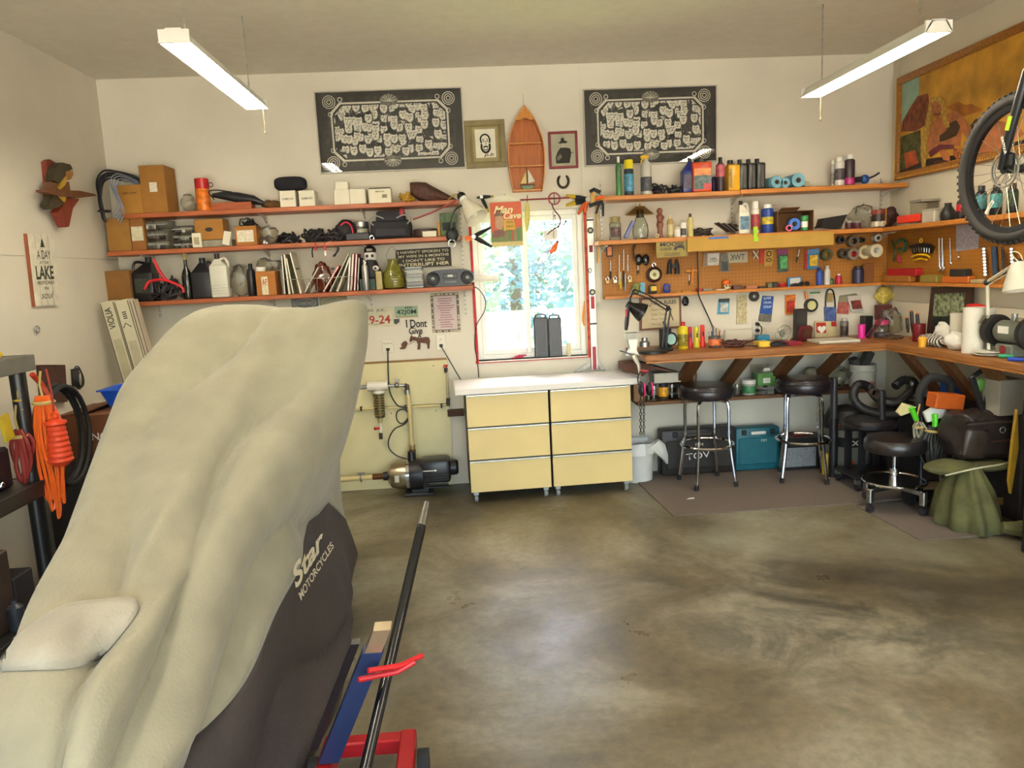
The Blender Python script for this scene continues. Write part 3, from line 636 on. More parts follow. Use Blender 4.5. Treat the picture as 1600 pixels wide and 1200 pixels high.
def tubmesh(w0, d0, w1, d1, h, th=.004):
 mb = MB(); o4 = [(-1, -1), (1, -1), (1, 1), (-1, 1)]
 ring = lambda w, d, z: [(sx*w, sy*d, z) for sx, sy in o4]
 vs = ring(w0, d0, 0)+ring(w1, d1, h)+ring(w1+.012, d1+.012, h)+ring(w1+.012, d1+.012, h-.008)+ring(w1-th, d1-th, h-.001)+ring(w0-th, d0-th, th)
 fs = [(3, 2, 1, 0), (20, 21, 22, 23)]
 for a, b in ((0, 4), (8, 12), (16, 20)):
  for i in range(4): j = (i+1) % 4; fs.append((a+i, a+j, b+j, b+i))
 for i in range(4): j = (i+1) % 4; fs.append((4+i, 4+j, 8+j, 8+i)); fs.append((16+i, 16+j, 8+j, 8+i))
 return mb.add(vs, fs)
p = onY(133, 618, 4.25)
one('plastic_tub', tubmesh(.11, .1, .14, .13, .095), M('#1b4fb8', .35), 'blue plastic tub resting on the brown printed carton', 'tub', (-1.86, 4.25, zb+.262), smooth=0)
# ================================================================ BLACK RACK ON THE LEFT
RX = -1.93; ry0, ry1 = 1.9, 3.44; rz1 = onX(52, 554, RX).z; rz2 = onX(62, 753, RX).z; rd = .44
t = thing('storage_rack', 'black plastic storage rack with round posts along the left wall', 'rack', (RX-rd/2, (ry0+ry1)/2, 0)); o = t.location
RK = M('#2c2b28', .5, var=.15)
for z, mt in ((rz1, M('#5a574e', .5, var=.12)), (rz2, RK), (.16, RK)):  # same black plastic; top shelf's lit look painted in as lighter grey
 mb = MB(o); mb.box((RX-rd/2, (ry0+ry1)/2, z-.012), (rd, ry1-ry0, .02))
 for x in (RX-.006, RX-rd+.006): mb.box((x, (ry0+ry1)/2, z-.034), (.014, ry1-ry0, .07), bev=.003)
 for y in (ry0+.006, ry1-.006): mb.box((RX-rd/2, y, z-.034), (rd-.03, .014, .07), bev=.003)
 mb.build('shelf', mt, t, 0)
for x in (RX-.05, RX-rd+.05):
 for y in (ry0+.05, ry1-.06):
  for za, zb_ in ((0, .09), (.16, rz2-.07), (rz2, rz1-.07)): MB(o).cyl((x, y, za), (x, y, zb_), .033, n=16).build('post', M('#1d1c1b', .35, var=.1), t)
def coil(name, label, cat, c, R, r, n, mat, axis='x', sq=(1, 1), grp=None):
 mb = MB()
 for k in range(n):
  a = rnd(-.12, .12); mb.torus((rnd(-.012, .012)+(k-n/2)*r*.8*(axis == 'x'), rnd(-.01, .01)+(k-n/2)*r*.8*(axis == 'y'), rnd(-.01, .01)+(k-n/2)*r*.8*(axis == 'z')), R*rnd(.88, 1.05), r, axis, 26, 6, sq)
 return one(name, mb, mat, label, cat, c, group=grp)
# hoses on the rack top
def arc(name, label, pts, r, mat, cat='hose'):
 mb = MB(); mb.tube(pts, r, 8, smooth=6); return one(name, mb, mat, label, cat)
for k, (mt, lb, z) in enumerate(((YEL, 'yellow air hose arching over the rack top', .17), (M('#c9491d', .4), 'orange hose arching under the yellow one on the rack top', .14), (RED, 'red air hose arching lowest over the rack top', .11))):
 arc('air_hose', lb, [(RX-.30, 2.35+k*.02, rz1+.02), (RX-.22, 2.6, rz1+z*.9), (RX-.14-k*.02, 2.95, rz1+z), (RX-.1-k*.03, 3.2-k*.02, rz1+z*.55), (RX-.08-k*.04, 3.33-k*.02, rz1+.014)], .013, mt)
coil('rope_coil', 'small brass coloured rope coil on the rack top', 'rope', (RX-.1, 2.95, rz1+.03), .05, .008, 3, M('#8f7a3c', .8), 'z')
# hung from the far end of the rack
def hank(name, label, top, L, w, r, n, mat, cat='cord', seed=1):
 random.seed(seed); t = thing(name, label, cat, top)
 mb = MB()
 for k in range(n):
  a = (k/(n-1)-.5)*w; l = L*rnd(.8, 1.02)
  mb.tube([(a*.35, .0, -.02), (a*.9, rnd(-.015, .015), -l*.4), (a*.85+rnd(-.01, .01), rnd(-.012, .012), -l*.75), (a*.5, 0, -l), (a*.3+.008, .02, -l*.8), (a*.8+.01, .025, -l*.4), (a*.3, .02, -.02)], r, 6, smooth=4)
 mb.build('cord_loops', mat, t)
 MB().torus((0, .01, -.05), max(.022, w*.3), .009, 'z', 14, 6).build('tie', M('#b39b5a', .8), t)
 MB().tube([(0, .01, -.045), (-.008, .01, .03), (.004, .01, .09)], .005, 6).build('hanging_loop', M('#b39b5a', .8), t)
 random.seed(11); return t
p = onX(64, 612, RX+.04); hank('extension_cord', 'bright orange extension cord hank hung beside the rack post', p, .60, .13, .0075, 7, M('#e2601a', .45))
p = onX(86, 655, RX+.09)
t = thing('cord_reel_handle', 'orange red ribbed plastic handle hung beside the orange cord', 'handle', p)
mb = MB(); mb.lathe([(.02, 0), (.045, -.01), (.045, -.02)]+[(.034+.004*(k % 2)+k*.0012, -.03-k*.012) for k in range(14)]+[(.03, -.21)], n=14); mb.build('grip', M('#d8431f', .45), t)
MB().torus((0, 0, .018), .014, .005, 'y', 12, 6).build('eyelet', M('#d8431f', .45), t); MB().tube([(0, 0, .03), (-.01, .02, .12), (-.03, .04, .22)], .005, 6).build('hanging_cord', M('#8c2d1c', .6), t)
arc('garden_hose', 'dark red hose drooping behind the orange cord', [onX(50, 585, RX+.0), onX(64, 600, RX+.0), onX(76, 622, RX+.02), onX(82, 650, RX+.03)], .012, M('#a8301a', .5))
coil('black_cable', 'large coil of thick black cable behind the orange cord', 'cable', onX(78, 690, RX-.12)+Vector((0, .12, 0)), .21, .013, 4, RUBBER, 'x', (1, 1.2))
coil('black_cable', 'coil of black cable hung under the rack top shelf', 'cable', (RX-.14, 2.98, rz1-.30), .17, .012, 5, RUBBER, 'x', (1, 1.05))
p = onX(28, 600, RX-.05)
t = thing('rope_hank', 'yellow nylon rope knotted under the rack top rail', 'rope', (p.x, p.y, p.z)); mb = MB()
for k in range(5): mb.tube([(rnd(-.01, .01), rnd(-.02, .02), .03), (rnd(-.02, .02), rnd(-.03, .03), -.05), (rnd(-.02, .02), rnd(-.02, .03), -.11), (rnd(-.02, .02), .02+k*.012, -.18-.02*k)], .006, 6, smooth=4)
mb.sph((0, 0, -.07), (.03, .03, .028)); mb.build('knotted_rope', M('#b8901e', .7), t)
p = onX(26, 665, RX-.06); hank('red_cord_bundle', 'dull red cord bundle with yellow tie under the rack shelf', p, .26, .09, .009, 5, M('#8a2a22', .6), seed=5)
p = onX(10, 668, RX-.03); mb = MB(); mb.box((0, 0, 0), (.012, .06, .11), (.2, 0, 0)); one('yellow_tag', mb, M('#b39a20', .6), 'yellow plastic tag wrapped round the red cord bundle', 'tag', p)
# bins and boxes on the two lower rack shelves
one('parts_bin', tubmesh(.15, .2, .18, .24, .2), M('#1c1b1a', .4), 'open black parts bin on the middle rack shelf', 'bin', (RX-.21, 2.72, rz2-.001), smooth=0)
one('toolbox', MB().box((0, 0, .09), (.3, .2, .18), bev=.012), M('#201f22', .45), 'black toolbox at the far end of the middle rack shelf', 'toolbox', (RX-.23, 3.2, rz2))
mb = MB(); q = onX(46, 737, RX-.03); mb.cyl((-.0, -.05, .0), (0, .06, .03), .008, n=8); mb.sph((0, .06, .03), .014); mb.sph((0, -.05, 0), .012); one('pipe_fitting', mb, CHROME, 'chrome pipe fitting lying across the rack shelf edge', 'fitting', (RX-.05, 3.1, rz2+.013))
for k, (y, w, h, col, lb) in enumerate(((2.35, .2, .28, '#3a2c22', 'dark brown box on the bottom rack shelf nearest the wall'), (2.7, .26, .22, '#28211d', 'low black crate on the bottom rack shelf'), (3.05, .2, .34, '#41322a', 'tall brown box on the bottom rack shelf'), (3.23, .14, .2, '#2d2a2c', 'charcoal box at the far end of bottom rack shelf'))):
 one('storage_box', MB().box((0, 0, h/2), (.32, w, h), bev=.006), M(col, .7, var=.2), lb, 'box', (RX-.22, y, .159))
for k in range(5):
 mb = MB(); mb.lathe([(.03, 0), (.032, .01), (.032, .1), (.012, .115), (.012, .13)], n=12); one('spray_can', mb, M(['#6b5a44', '#4f4a46', '#7a2f28', '#5e5640', '#3d4046'][k], .4, .3), 'dusty %s can standing among boxes on the bottom rack shelf' % ['tan', 'grey', 'red', 'olive', 'slate'][k], 'can', (RX-.035, 2.3+k*.2, .159))
# ================================================================ BUILDERS FOR SHELF GOODS
EPS = .0008
def carton(x0, x1, yt, zb, label, mat=None, Y=5.235, dep=.16, rz=0, lab=None, tape=True, name='cardboard_box', cat='box', group=None, hole=False, txt=None, flap=False):
 mat = mat or CARD; xc, w, h = slot(x0, x1, yt, Y, zb); dep = min(dep, D-.03-Y)
 t = thing(name, label, cat, (xc, Y+dep/2, zb+EPS), rz, group)
 MB().box((0, 0, h/2), (w, dep, h), bev=.0025).build('carton_body', mat, t)
 if tape: MB().box((0, 0, h+.0006), (w*.99, .03, .0012)).build('tape', M('#c9a766', .3), t)
 if lab:
  u0, u1, v0, v1, c = lab; MB().box(((u0+u1-1)*w/2, -dep/2-.001, (v0+v1)*h/2), ((u1-u0)*w, .002, (v1-v0)*h)).build('paper_label', M(c, .7, var=.2, scale=70), t)
 if hole:
  MB().sph((0, -dep/2, h*.5), (w*.14, .004, h*.1), 14, 8).build('hand_hole', DARK, t)
 if flap: MB().box((0, -dep/2+.01, h+.025), (w*.96, .003, .06), (-.5, 0, 0)).build('flap', mat, t)
 if txt:
  s, u, v, tw, th, c = txt; text(s, t, M(c, .7), ((u-.5)*w, -dep/2-.003, v*h), tw*w, th*h)
 return t
PROF = {
 'round': [(.0, 0), (.92, 0), (1, .02), (1, .62), (.85, .74), (.42, .82), (.36, .86), (.36, .9)],
 'slim': [(.0, 0), (.94, 0), (1, .02), (1, .7), (.8, .8), (.45, .85), (.4, .88), (.4, .9)],
 'can': [(.0, 0), (.94, 0), (1, .015), (1, .8), (.9, .83), (.62, .86), (.6, .87)],
 'wine': [(.0, 0), (.96, 0), (1, .02), (1, .5), (.86, .6), (.4, .72), (.34, .8), (.34, .94), (.36, .96)],
 'jar': [(.0, 0), (.94, 0), (1, .03), (1, .7), (.86, .78), (.8, .8)],
 'vase': [(.0, 0), (.7, 0), (.9, .05), (1, .28), (.92, .5), (.55, .75), (.42, .85), (.42, .95), (.46, 1)],
 'squat': [(.0, 0), (.95, 0), (1, .03), (1, .78), (.93, .8)]}
def bottle(x0, x1, yt, zb, label, body, cap=None, lab=None, style='round', Y=None, cat='bottle', name='bottle', group=None, lv=(.12, .6), dflat=1, capw=.42, X=None, captop=1.0, n=18, dY=0):
 if X is not None:
  c, w, h = slotX(x0, x1, yt, X, zb); w *= .62; loc = (X+w/2*dflat, c, zb+EPS)
 else:
  Y0 = 5.27 if Y is None else Y; xc, w, h = slot(x0, x1, yt, Y0, zb); loc = (xc, Y0+w/2*dflat*0+dY, zb+EPS)
 t = thing(name, label, cat, loc, 0, group); r = w/2; pf = PROF[style]; end = pf[-1]
 k = captop if cap else 1/end[1]
 mb = MB(); mb.lathe([(a*r, b*h*k) for a, b in pf], n=n, sy=dflat); mb.build('body', body, t, 40)
 zc = end[1]*h*k
 if cap:
  cr = max(end[0]*1.12, capw)*r; mb = MB(); mb.lathe([(0, zc-.06*h), (cr, zc-.06*h), (cr, h*.985), (cr*.9, h), (0, h)], n=n, sy=1 if dflat > .7 else .8); mb.build('cap', cap, t, 40)
 if lab is not None:
  z0, z1 = lv[0]*h, lv[1]*h; mb = MB(); q = r*1.012
  mb.lathe([(q*.99, z0), (q, z0+.001), (q, z1-.001), (q*.99, z1)], n=n, sy=dflat); mb.build('label', lab, t, 40)
 return t, r, h
def jug(x0, x1, yt, zb, label, mat, cap, Y=5.24, dep=.1, handle='left', lab=None, name='jug', cat='jug', neck=.0, nw=.26, shoulder=.66):
 xc, w, h = slot(x0, x1, yt, Y, zb); dep = min(dep, D-.03-Y); t = thing(name, label, cat, (xc, Y+dep/2, zb+EPS))
 hs = h*shoulder; mb = MB(); mb.box((0, 0, hs/2), (w, dep, hs), bev=.012, seg=2)
 nx = neck*w; a = w/2-.006; b = dep/2-.008
 low = [(-a, -b, hs-.006), (a, -b, hs-.006), (a, b, hs-.006), (-a, b, hs-.006)]; c = nw*w/2; hi = [(nx-c, -c, h*.88), (nx+c, -c, h*.88), (nx+c, c, h*.88), (nx-c, c, h*.88)]
 mb.add(low+hi, [(0, 1, 5, 4), (1, 2, 6, 5), (2, 3, 7, 6), (3, 0, 4, 7), (4, 5, 6, 7)]); mb.build('body', mat, t, 40)
 MB().lathe([(c*1.1, h*.87), (c*1.1, h), (0, h)], (nx, 0, 0), 14).build('cap', cap, t)
 if handle:
  s = -1 if handle == 'left' else 1
  MB().tube([(s*w*.46, 0, hs-.02), (s*w*.47, 0, h*.8), (s*w*.3, 0, h*.9), (nx+s*c, 0, h*.86)], .009, 8, smooth=5).build('handle', mat, t)
 if lab: MB().box((0, -dep/2-.0008, hs*.5), (w*.8, .0016, hs*.6)).build('label', lab, t)
 return t, w, h, dep
def blob(x0, x1, yt, zb, label, mat, name, cat, Y=5.3, dep=.14, amp=.25, seed=1, X=None, grp=None, res=(18, 12), parts=None):
 if X is not None:
  c, w, h = slotX(x0, x1, yt, X, zb); sx, sy = dep/2, w/2; loc = (X+dep/2, c, zb+EPS)
 else:
  xc, w, h = slot(x0, x1, yt, Y-dep/2, zb); sx, sy = w/2, dep/2; loc = (xc, Y, zb+EPS)
 mb = MB(); mb.sph((0, 0, h*.5), (sx, sy, h*.5), *res)
 k = min(w, h, dep); mb.crumple(amp*k, 2.2/k, seed, 0.0)
 zs = [v.z for v in mb.v]; z0, z1 = min(zs), max(zs)
 for i in range(len(mb.v)): mb.v[i].z = (mb.v[i].z-z0)/(z1-z0)*h; mb.v[i].z = mb.v[i].z if mb.v[i].z > h*.06 else 0
 return one(name, mb, mat, label, cat, loc, group=grp, smooth=60)
def cables(x0, x1, yt, zb, label, mat, name='cable_bundle', cat='cables', Y=5.31, dep=.14, n=9, r=.005, seed=1, tail=0, X=None):
 random.seed(seed)
 if X is not None: c, w, h = slotX(x0, x1, yt, X, zb); loc = (X+dep/2, c, zb); sx, sy = dep/2, w/2
 else: xc, w, h = slot(x0, x1, yt, Y-dep/2, zb); loc = (xc, Y, zb); sx, sy = w/2, dep/2
 mb = MB(); h = max(h, .02)
 for k in range(n):
  p = []; q = rnd(.3, 1)
  for a in range(9):
   an = 2*PI*a/9*rnd(.9, 1.1)+k; p.append((max(-sx, min(sx, sx*q*math.cos(an)*rnd(.7, 1.05)+rnd(-.2, .2)*sx)), max(-sy, min(sy, sy*q*math.sin(an)*rnd(.7, 1))), max(r, min(h-r, r+h*rnd(0, 1)*(.4+.6*k/n)))))
  mb.tube(p, r, 6, True, 4)
 for k in range(tail): mb.tube([(rnd(-.5, .5)*sx, -sy*.6, .02), (rnd(-.3, .3)*sx, -sy-.02, .015), (rnd(-.3, .3)*sx, -sy-.035, -.05), (rnd(-.3, .3)*sx, -sy-.03, -.1)], r*.7, 5, smooth=4)
 for i in range(len(mb.v)): mb.v[i].z = max(.0005, mb.v[i].z) if mb.v[i].y > -sy else mb.v[i].z
 random.seed(11); return one(name, mb, mat, label, cat, loc)
def tape_roll(c, R, w, mat, core, label, axis='y', name='tape_roll', grp='tape rolls on pegs', hole=.55, cat='tape'):
 t = thing(name, label, cat, c, 0, grp)
 MB().lathe([(R*hole, -w/2), (R*.98, -w/2), (R, -w/2+.001), (R, w/2-.001), (R*.98, w/2), (R*hole, w/2), (R*hole, -w/2)], n=24, axis=axis).build('tape_band', mat, t, 40)
 MB().lathe([(R*hole*.88, -w/2-.0006), (R*hole, -w/2-.0006), (R*hole, w/2+.0006), (R*hole*.88, w/2+.0006), (R*hole*.88, -w/2-.0006)], n=24, axis=axis).build('core', core, t, 40)
 return t
# ================================================================ LEFT SHELVES: TOP
cb = thing('cable_bundle', 'thick looped bundle of black cables hung over the shelf corner', 'cables', (onY(190, 300, 5.15).x, 5.3, SH1)); mb = MB(cb.location); random.seed(3)
for k in range(13):
 o_ = rnd(-5, 5); r_ = rnd(0, 1); Yc = 5.12+rnd(0, .05)
 mb.tube([onY(x+o_*.6, y+o_*(.5+.5*r_), Yc+dy) for x, y, dy in ((163, 345, .0), (157, 315, .0), (152+r_*8, 285, 0), (163+r_*10, 268+r_*9, .02), (185+r_*5, 269+r_*12, .12), (208, 275+r_*8, .18), (220, 281+r_*6, .2))], .0065, 6, smooth=5)
mb.build('cables', M('#1c1d24', .4), cb); mb = MB(cb.location)
for k in range(4): mb.tube([onY(x+k*3.2, y+k*3.5, 5.11+dy) for x, y, dy in ((178, 338, 0), (184, 318, 0), (172, 285, 0), (182, 272, .03), (202, 277, .14), (216, 284, .19))], .004, 6, smooth=5)
mb.build('grey_cables', M('#7d8494', .4), cb); random.seed(11)
MB(cb.location).torus(onY(163, 330, 5.125), .035, .006, 'z', 14, 6).build('tie', BLACK, cb)
carton(185, 223, 289, SH1, 'small tan carton with handwriting, beside the cable bundle', Y=5.225, dep=.15, txt=('Light cover', .5, .72, .6, .1, '#3a2a14'))
t = carton(220, 259, 258, SH1, 'tall brown carton with white sticker on the top left shelf', M('#9a6a2a', .8, var=.08), Y=5.215, dep=.2, lab=(.36, .66, .44, .64, '#d9d2bd'))
blob(280, 304, 302, SH1, 'small clump of clear plastic clips beside the thermos', BAGM, 'plastic_clips', 'clips', dep=.08, seed=4)
t, r, h = bottle(306, 328, 279, SH1, 'orange thermos flask with red cup lid', M('#d2701c', .4, var=.45, scale=30), M('#b0131b', .3), style='can', Y=5.27, cat='thermos', name='thermos', capw=.98, captop=.84)
MB().torus((r+.012, 0, h*.8), .014, .003, 'y', 12, 6).build('cup_handle', M('#4a2a20', .4), t)
mb = MB(); xc, w, h = slot(328, 392, 316, 5.23, SH1); mb.box((0, 0, h/2), (w, .1, h), bev=.002); one('wood_offcut', mb, wood('#9c4a1e', .5, .25), 'reddish wooden offcut lying under the folded umbrella', 'wood', (xc, 5.29, SH1+EPS))
t = thing('folded_umbrella', 'folded black umbrella lying on the wooden offcut', 'umbrella', (xc, 5.29, SH1+.045)); mb = MB(t.location)
pts = [onY(x, y, 5.27) for x, y in ((332, 305), (350, 305), (372, 309), (395, 312), (412, 318))]; mb.tube(pts, [.012, .03, .034, .03, .012], 10, smooth=0); mb.crumple(.006, 40, 2); mb.build('canopy', BLACK, t)
MB(t.location).tube([onY(x, y, 5.25) for x, y in ((335, 312), (326, 300), (338, 297), (362, 300))], .004, 6, smooth=5).build('strap', BLACK, t)
blob(406, 437, 311, SH1, 'small crumpled brown cloth beside the white boxes', M('#5f431f', .9, var=.3), 'brown_rag', 'rag', dep=.1, seed=7)
WB = M('#d6cfba', .6, var=.04)
carton(437, 462, 298, SH1, 'white cube carton under the black case, left of its twin', WB, Y=5.23, dep=.12, tape=False, txt=('SAMSON', .5, .5, .7, .14, '#55534c'))
carton(467, 492, 297.5, SH1, 'white cube carton under the black case, right of its twin', WB, Y=5.23, dep=.12, tape=False, txt=('SAMSON', .5, .5, .7, .14, '#55534c'))
xc, w, h = slot(426, 477, 275, 5.24, onY(450, 297.5, 5.24).z); mb = MB(); mb.sph((0, 0, h/2), (w/2, .06, h/2), 20, 12); 
for i in range(len(mb.v)):
 v = mb.v[i]; s = lambda a, m: math.copysign(abs(a/m)**.6*m, a); mb.v[i] = Vector((s(v.x, w/2), s(v.y, .06), s(v.z-h/2, h/2)+h/2))
one('zip_case', mb, M('#15141a', .85), 'black rounded zip case resting on two white cartons', 'case', (xc, 5.29, onY(450, 297.5, 5.24).z+EPS), smooth=60)
carton(522, 546, 296, SH1, 'plain white carton supporting a smaller white one', WB, Y=5.23, dep=.12, tape=False)
carton(546.5, 571, 295, SH1, 'plain white carton beside the stacked pair', WB, Y=5.23, dep=.12, tape=False)
zt = onY(534, 296, 5.23).z; carton(524, 543.5, 283.5, zt, 'small white carton on top of another white carton', WB, Y=5.235, dep=.1, tape=False)
t = carton(576, 611, 295, SH1, 'white carton with loose dark lid and small barcode', M('#d9d2b8', .6, var=.04), Y=5.225, dep=.13, tape=False, lab=(.6, .82, .36, .6, '#8a8566'), txt=('MIKASA', .52, .8, .4, .1, '#4a473c'))
xc, w, h = slot(576, 611, 295, 5.225, SH1); MB().box((0, 0, h+.004), (w*.96, .11, .008)).build('lid', M('#3a3428', .7), t)
cables(622, 648, 297, SH1, 'tangle of yellow nylon rope on the top left shelf', M('#c2972a', .7), 'yellow_rope', 'rope', n=9, r=.005, seed=8, dep=.12)
t = thing('leather_pouch', 'mottled brown leather pouch lying pointed end up', 'pouch', (onY(675, 300, 5.28).x, 5.28, SH1+.003)); mb = MB(t.location)
mb.tube([onY(x, y, 5.28) for x, y in ((641, 285), (648, 294), (660, 300), (680, 306), (700, 311), (712, 314))], [.006, .05, .066, .05, .026, .008], 10); mb.crumple(.01, 25, 3); 
for i in range(len(mb.v)): mb.v[i].z = max(mb.v[i].z, .0)
mb.build('pouch_body', M('#4e3024', .7, var=.5, scale=40), t); MB(t.location).tube([onY(x, y, 5.24) for x, y in ((700, 312), (712, 304), (722, 306), (716, 314))], .004, 6, smooth=4).build('cord', M('#b8922c', .7), t)
# ================================================================ LEFT SHELVES: MIDDLE
carton(167, 204, 341, SH2, 'plain brown carton at the left end of the middle shelf', M('#93682a', .8, var=.08), Y=5.225, dep=.18)
carton(204.5, 226, 341, SH2, 'narrow brown carton with printed white label, middle shelf', M('#8c5a26', .8, var=.08), Y=5.218, dep=.16, lab=(.06, .9, .3, .74, '#c9c1a4'))
def organiser(x0, x1, yt, label, rows):
 xc, w, h = slot(x0, x1, yt, 5.225, SH2); t = thing('parts_organiser', label, 'organiser', (xc, 5.31, SH2+EPS)); dep = .15
 for k in range(rows):
  z = h/rows*(k+.5); MB().box((0, 0, z), (w, dep, h/rows*.88), bev=.006).build('drawer', CLEAR, t)
  MB().box((0, -dep/2-.003, z), (w*.96, .004, .006)).build('drawer_lip', M('#8c8b84', .4), t)
  for q in range(5): MB().box((rnd(-.4, .4)*w, rnd(-.04, .03), z-h/rows*.2), (rnd(.01, .03), rnd(.01, .04), h/rows*.4), rnd(0, 3)).build('contents', [STEEL, DARK, M('#77736a', .5)][q % 3], t)
organiser(228, 262, 343, 'clear plastic parts organiser of three stacked trays', 3); organiser(269, 302, 352, 'shorter clear plastic parts organiser beside the holed carton', 3)
xc, w, h = slot(302, 362, 375, 5.225, SH2)
MBx = MB(); MBx.box((0, 0, h/2), (w, .14, h), bev=.003); one('document_tray', MBx, M('#8a8574', .6, var=.2), 'flat grey tray of papers under the holed carton', 'tray', (xc, 5.3, SH2+EPS))
zt = SH2+h+.001
carton(304, 349, 342.5, zt, 'brown carton with oval hand hole resting on a tray', M('#9d6c2c', .8, var=.08), Y=5.225, dep=.13, hole=True)
carton(300, 314, 364, SH2, 'tiny white carton with picture label before the tray', WB, Y=5.19, dep=.022, tape=False, lab=(.2, .8, .2, .7, '#a39a78'))
mb = MB(); xc, w, h = slot(343, 364, 363, 5.19, SH2); mb.box((0, 0, h/2), (w*.55, .012, h), (0, .25, 0), bev=.002); one('white_packet', mb, WB, 'white printed packet leaning against the tray', 'packet', (xc, 5.205, SH2+.008))
carton(367, 401, 353, SH2, 'brown carton with white label, black cord on top', M('#9a6426', .8, var=.08), Y=5.225, dep=.13, lab=(.1, .86, .18, .78, '#d0c8b4'))
zt = onY(384, 353, 5.225).z; cables(369, 402, 338, zt, 'loose coil of black cord lying on the labelled carton', BLACK, n=6, r=.004, seed=3, dep=.1, Y=5.3)
blob(403, 430, 350, SH2, 'crumpled clear bag of metal parts on the middle shelf', BAGM, 'parts_bag', 'bag', dep=.14, seed=3, amp=.35)
mb = MB(); mb.torus((0, 0, .014), .012, .004, 'y', 14, 6); mb.cyl((0, -.005, .014), (0, .005, .014), .006, n=8); one('pulley', mb, CHROME, 'small chrome pulley at the front of the shelf', 'pulley', (onY(413, 376, 5.2).x, 5.222, SH2+.003))
cables(428, 468, 360, SH2, 'heap of thick black cable beside the clear parts bag', BLACK, n=9, r=.008, seed=12)
cables(468, 510, 355, SH2, 'pile of black camera straps and cords, middle shelf', M('#1d1b1c', .6), n=12, r=.007, seed=14, tail=1)
cables(500, 545, 356, SH2, 'pile of black webbing with red pull tags hanging down', M('#221c1e', .6), n=10, r=.008, seed=15, tail=2)
for k, x in enumerate((493, 508)):
 p = onY(x, 390, 5.185); t = thing('red_pull_tag', 'red pull tag dangling below the middle shelf, %s' % ('plain red' if k == 0 else 'white tipped'), 'tag', p)
 MB().box((0, 0, .012), (.017, .006, .032), bev=.002).build('tag_body', RED, t); MB().tube([(0, 0, .026), (.003, .004, .07)], .002, 5).build('string', BLACK, t)
 if k: MB().box((0, 0, -.024), (.014, .005, .032)).build('white_tip', WHITE, t)
blob(521, 555, 342, SH2, 'black padded headlamp with red strap, middle shelf', M('#1f1a1e', .7, var=.2), 'headlamp', 'headlamp', dep=.13, seed=5, amp=.1)
mb = MB(); mb.tube([onY(x, y, 5.215) for x, y in ((532, 352), (540, 347), (548, 352), (552, 364))], .006, 6, smooth=4); one('red_strap', mb, M('#b01c40', .5), 'crimson strap stretched over the black headlamp', 'strap')
bottle(553, 576, 347, SH2, 'squat clear jar with dull metal contents', JARG, STEEL, M('#a09a88', .4), style='squat', cat='jar', name='jar', capw=.9, Y=5.34)
mb = MB(); xc, w, h = slot(540, 577, 364, 5.2, SH2); mb.box((0, 0, h/2), (w, .055, h), bev=.005); one('flat_black_case', mb, BLACK, 'flat black case in front of the squat jar', 'case', (xc, 5.232, SH2+EPS))
xc, w, h = slot(579, 642, 344, 5.22, SH2); zz = onY(610, 327, 5.22).z-SH2
t = thing('tackle_bag', 'black soft tackle bag with grey rope handles', 'bag', (xc, 5.31, SH2+EPS)); mb = MB(); mb.box((0, 0, h/2), (w, .17, h), bev=.022, seg=3); mb.crumple(.004, 20, 2, 0); mb.build('bag_body', M('#1d1c20', .8, var=.2), t)
MB().box((0, 0, h+.02), (w*.72, .13, zz-h+.02), bev=.02, seg=2).build('lid', M('#252329', .8), t); MB().box((0, -.092, h*.35), (w*.8, .02, h*.5), bev=.008).build('front_pocket', M('#2a282e', .8), t)
for s in (-1, 1): MB().tube([(s*w*.42, -.09, h*.75), (s*w*.5, -.095, h*1.0), (s*w*.36, -.09, h*1.25), (s*w*.16, -.088, h*1.1)], .005, 6, smooth=5).build('handle', M('#8d8a86', .6), t)
MB().sph((w*.3, -.07, zz*.88), (.02, .014, .03), 10, 8).build('red_tab', M('#8e1c2c', .5), t); MB().torus((-w*.48, -.098, .012), .014, .005, 'y', 14, 6).build('snap_ring', CHROME, t)
t = tape_roll((onY(665, 360, 5.28).x, 5.29, SH2+.032), .085, .05, M('#3a241c', .6), M('#5b4030', .6), 'rolled dark brown leather belt lying flat, middle shelf', 'z', 'rolled_belt', None, .5, 'belt')
carton(660, 682, 361, SH2, 'small flat white box leaning on the rolled belt', WB, Y=5.205, dep=.012, tape=False)
carton(683, 688, 346, SH2, 'thin tan book edge beside the green jar', M('#b07c3a', .7), Y=5.23, dep=.12, tape=False, name='book', cat='book')
carton(688, 715, 333, SH2, 'clear blister box with green label on the middle shelf', M('#3f5a2c', .5, var=.5, scale=30), Y=5.24, dep=.1, tape=False, lab=(.1, .9, .25, .6, '#1f2a1c'))
mb = MB(); mb.tube([onY(x, y, 5.19) for x, y in ((645, 343), (672, 333), (690, 325), (712, 314))], .006, 7, smooth=3); one('red_rod', mb, M('#8c2e2e', .5), 'red plastic rod slanting between the shelves', 'rod')
# ================================================================ LEFT SHELVES: LOWER
carton(165, 204, 423, SH3, 'brown carton at the left end of the lowest shelf', M('#855a28', .8, var=.08), Y=5.225, dep=.18)
t, w, h, dep = jug(203, 238, 402, SH3, 'black oil jug with side grip hole at the shelf\'s left', M('#17181a', .35), BLACK, Y=5.26, dep=.13, handle='left', neck=.25)
MB().box((0, -dep/2-.001, h*.36), (w*.6, .002, h*.32)).build('label', M('#33382c', .4, var=.6, scale=60), t)
cables(224, 282, 430, SH3, 'tangle of black hose and clamps at the front of the lowest shelf', M('#2a2326', .5), n=8, r=.007, seed=22, dep=.12, Y=5.27)
mb = MB(); mb.tube([onY(x, y, 5.2) for x, y in ((226, 452), (234, 440), (252, 437), (268, 441), (284, 449), (287, 457))], .010, 8, smooth=5); one('red_hose', mb, M('#c8202a', .4), 'glossy red hose curving in front of the jugs', 'hose')
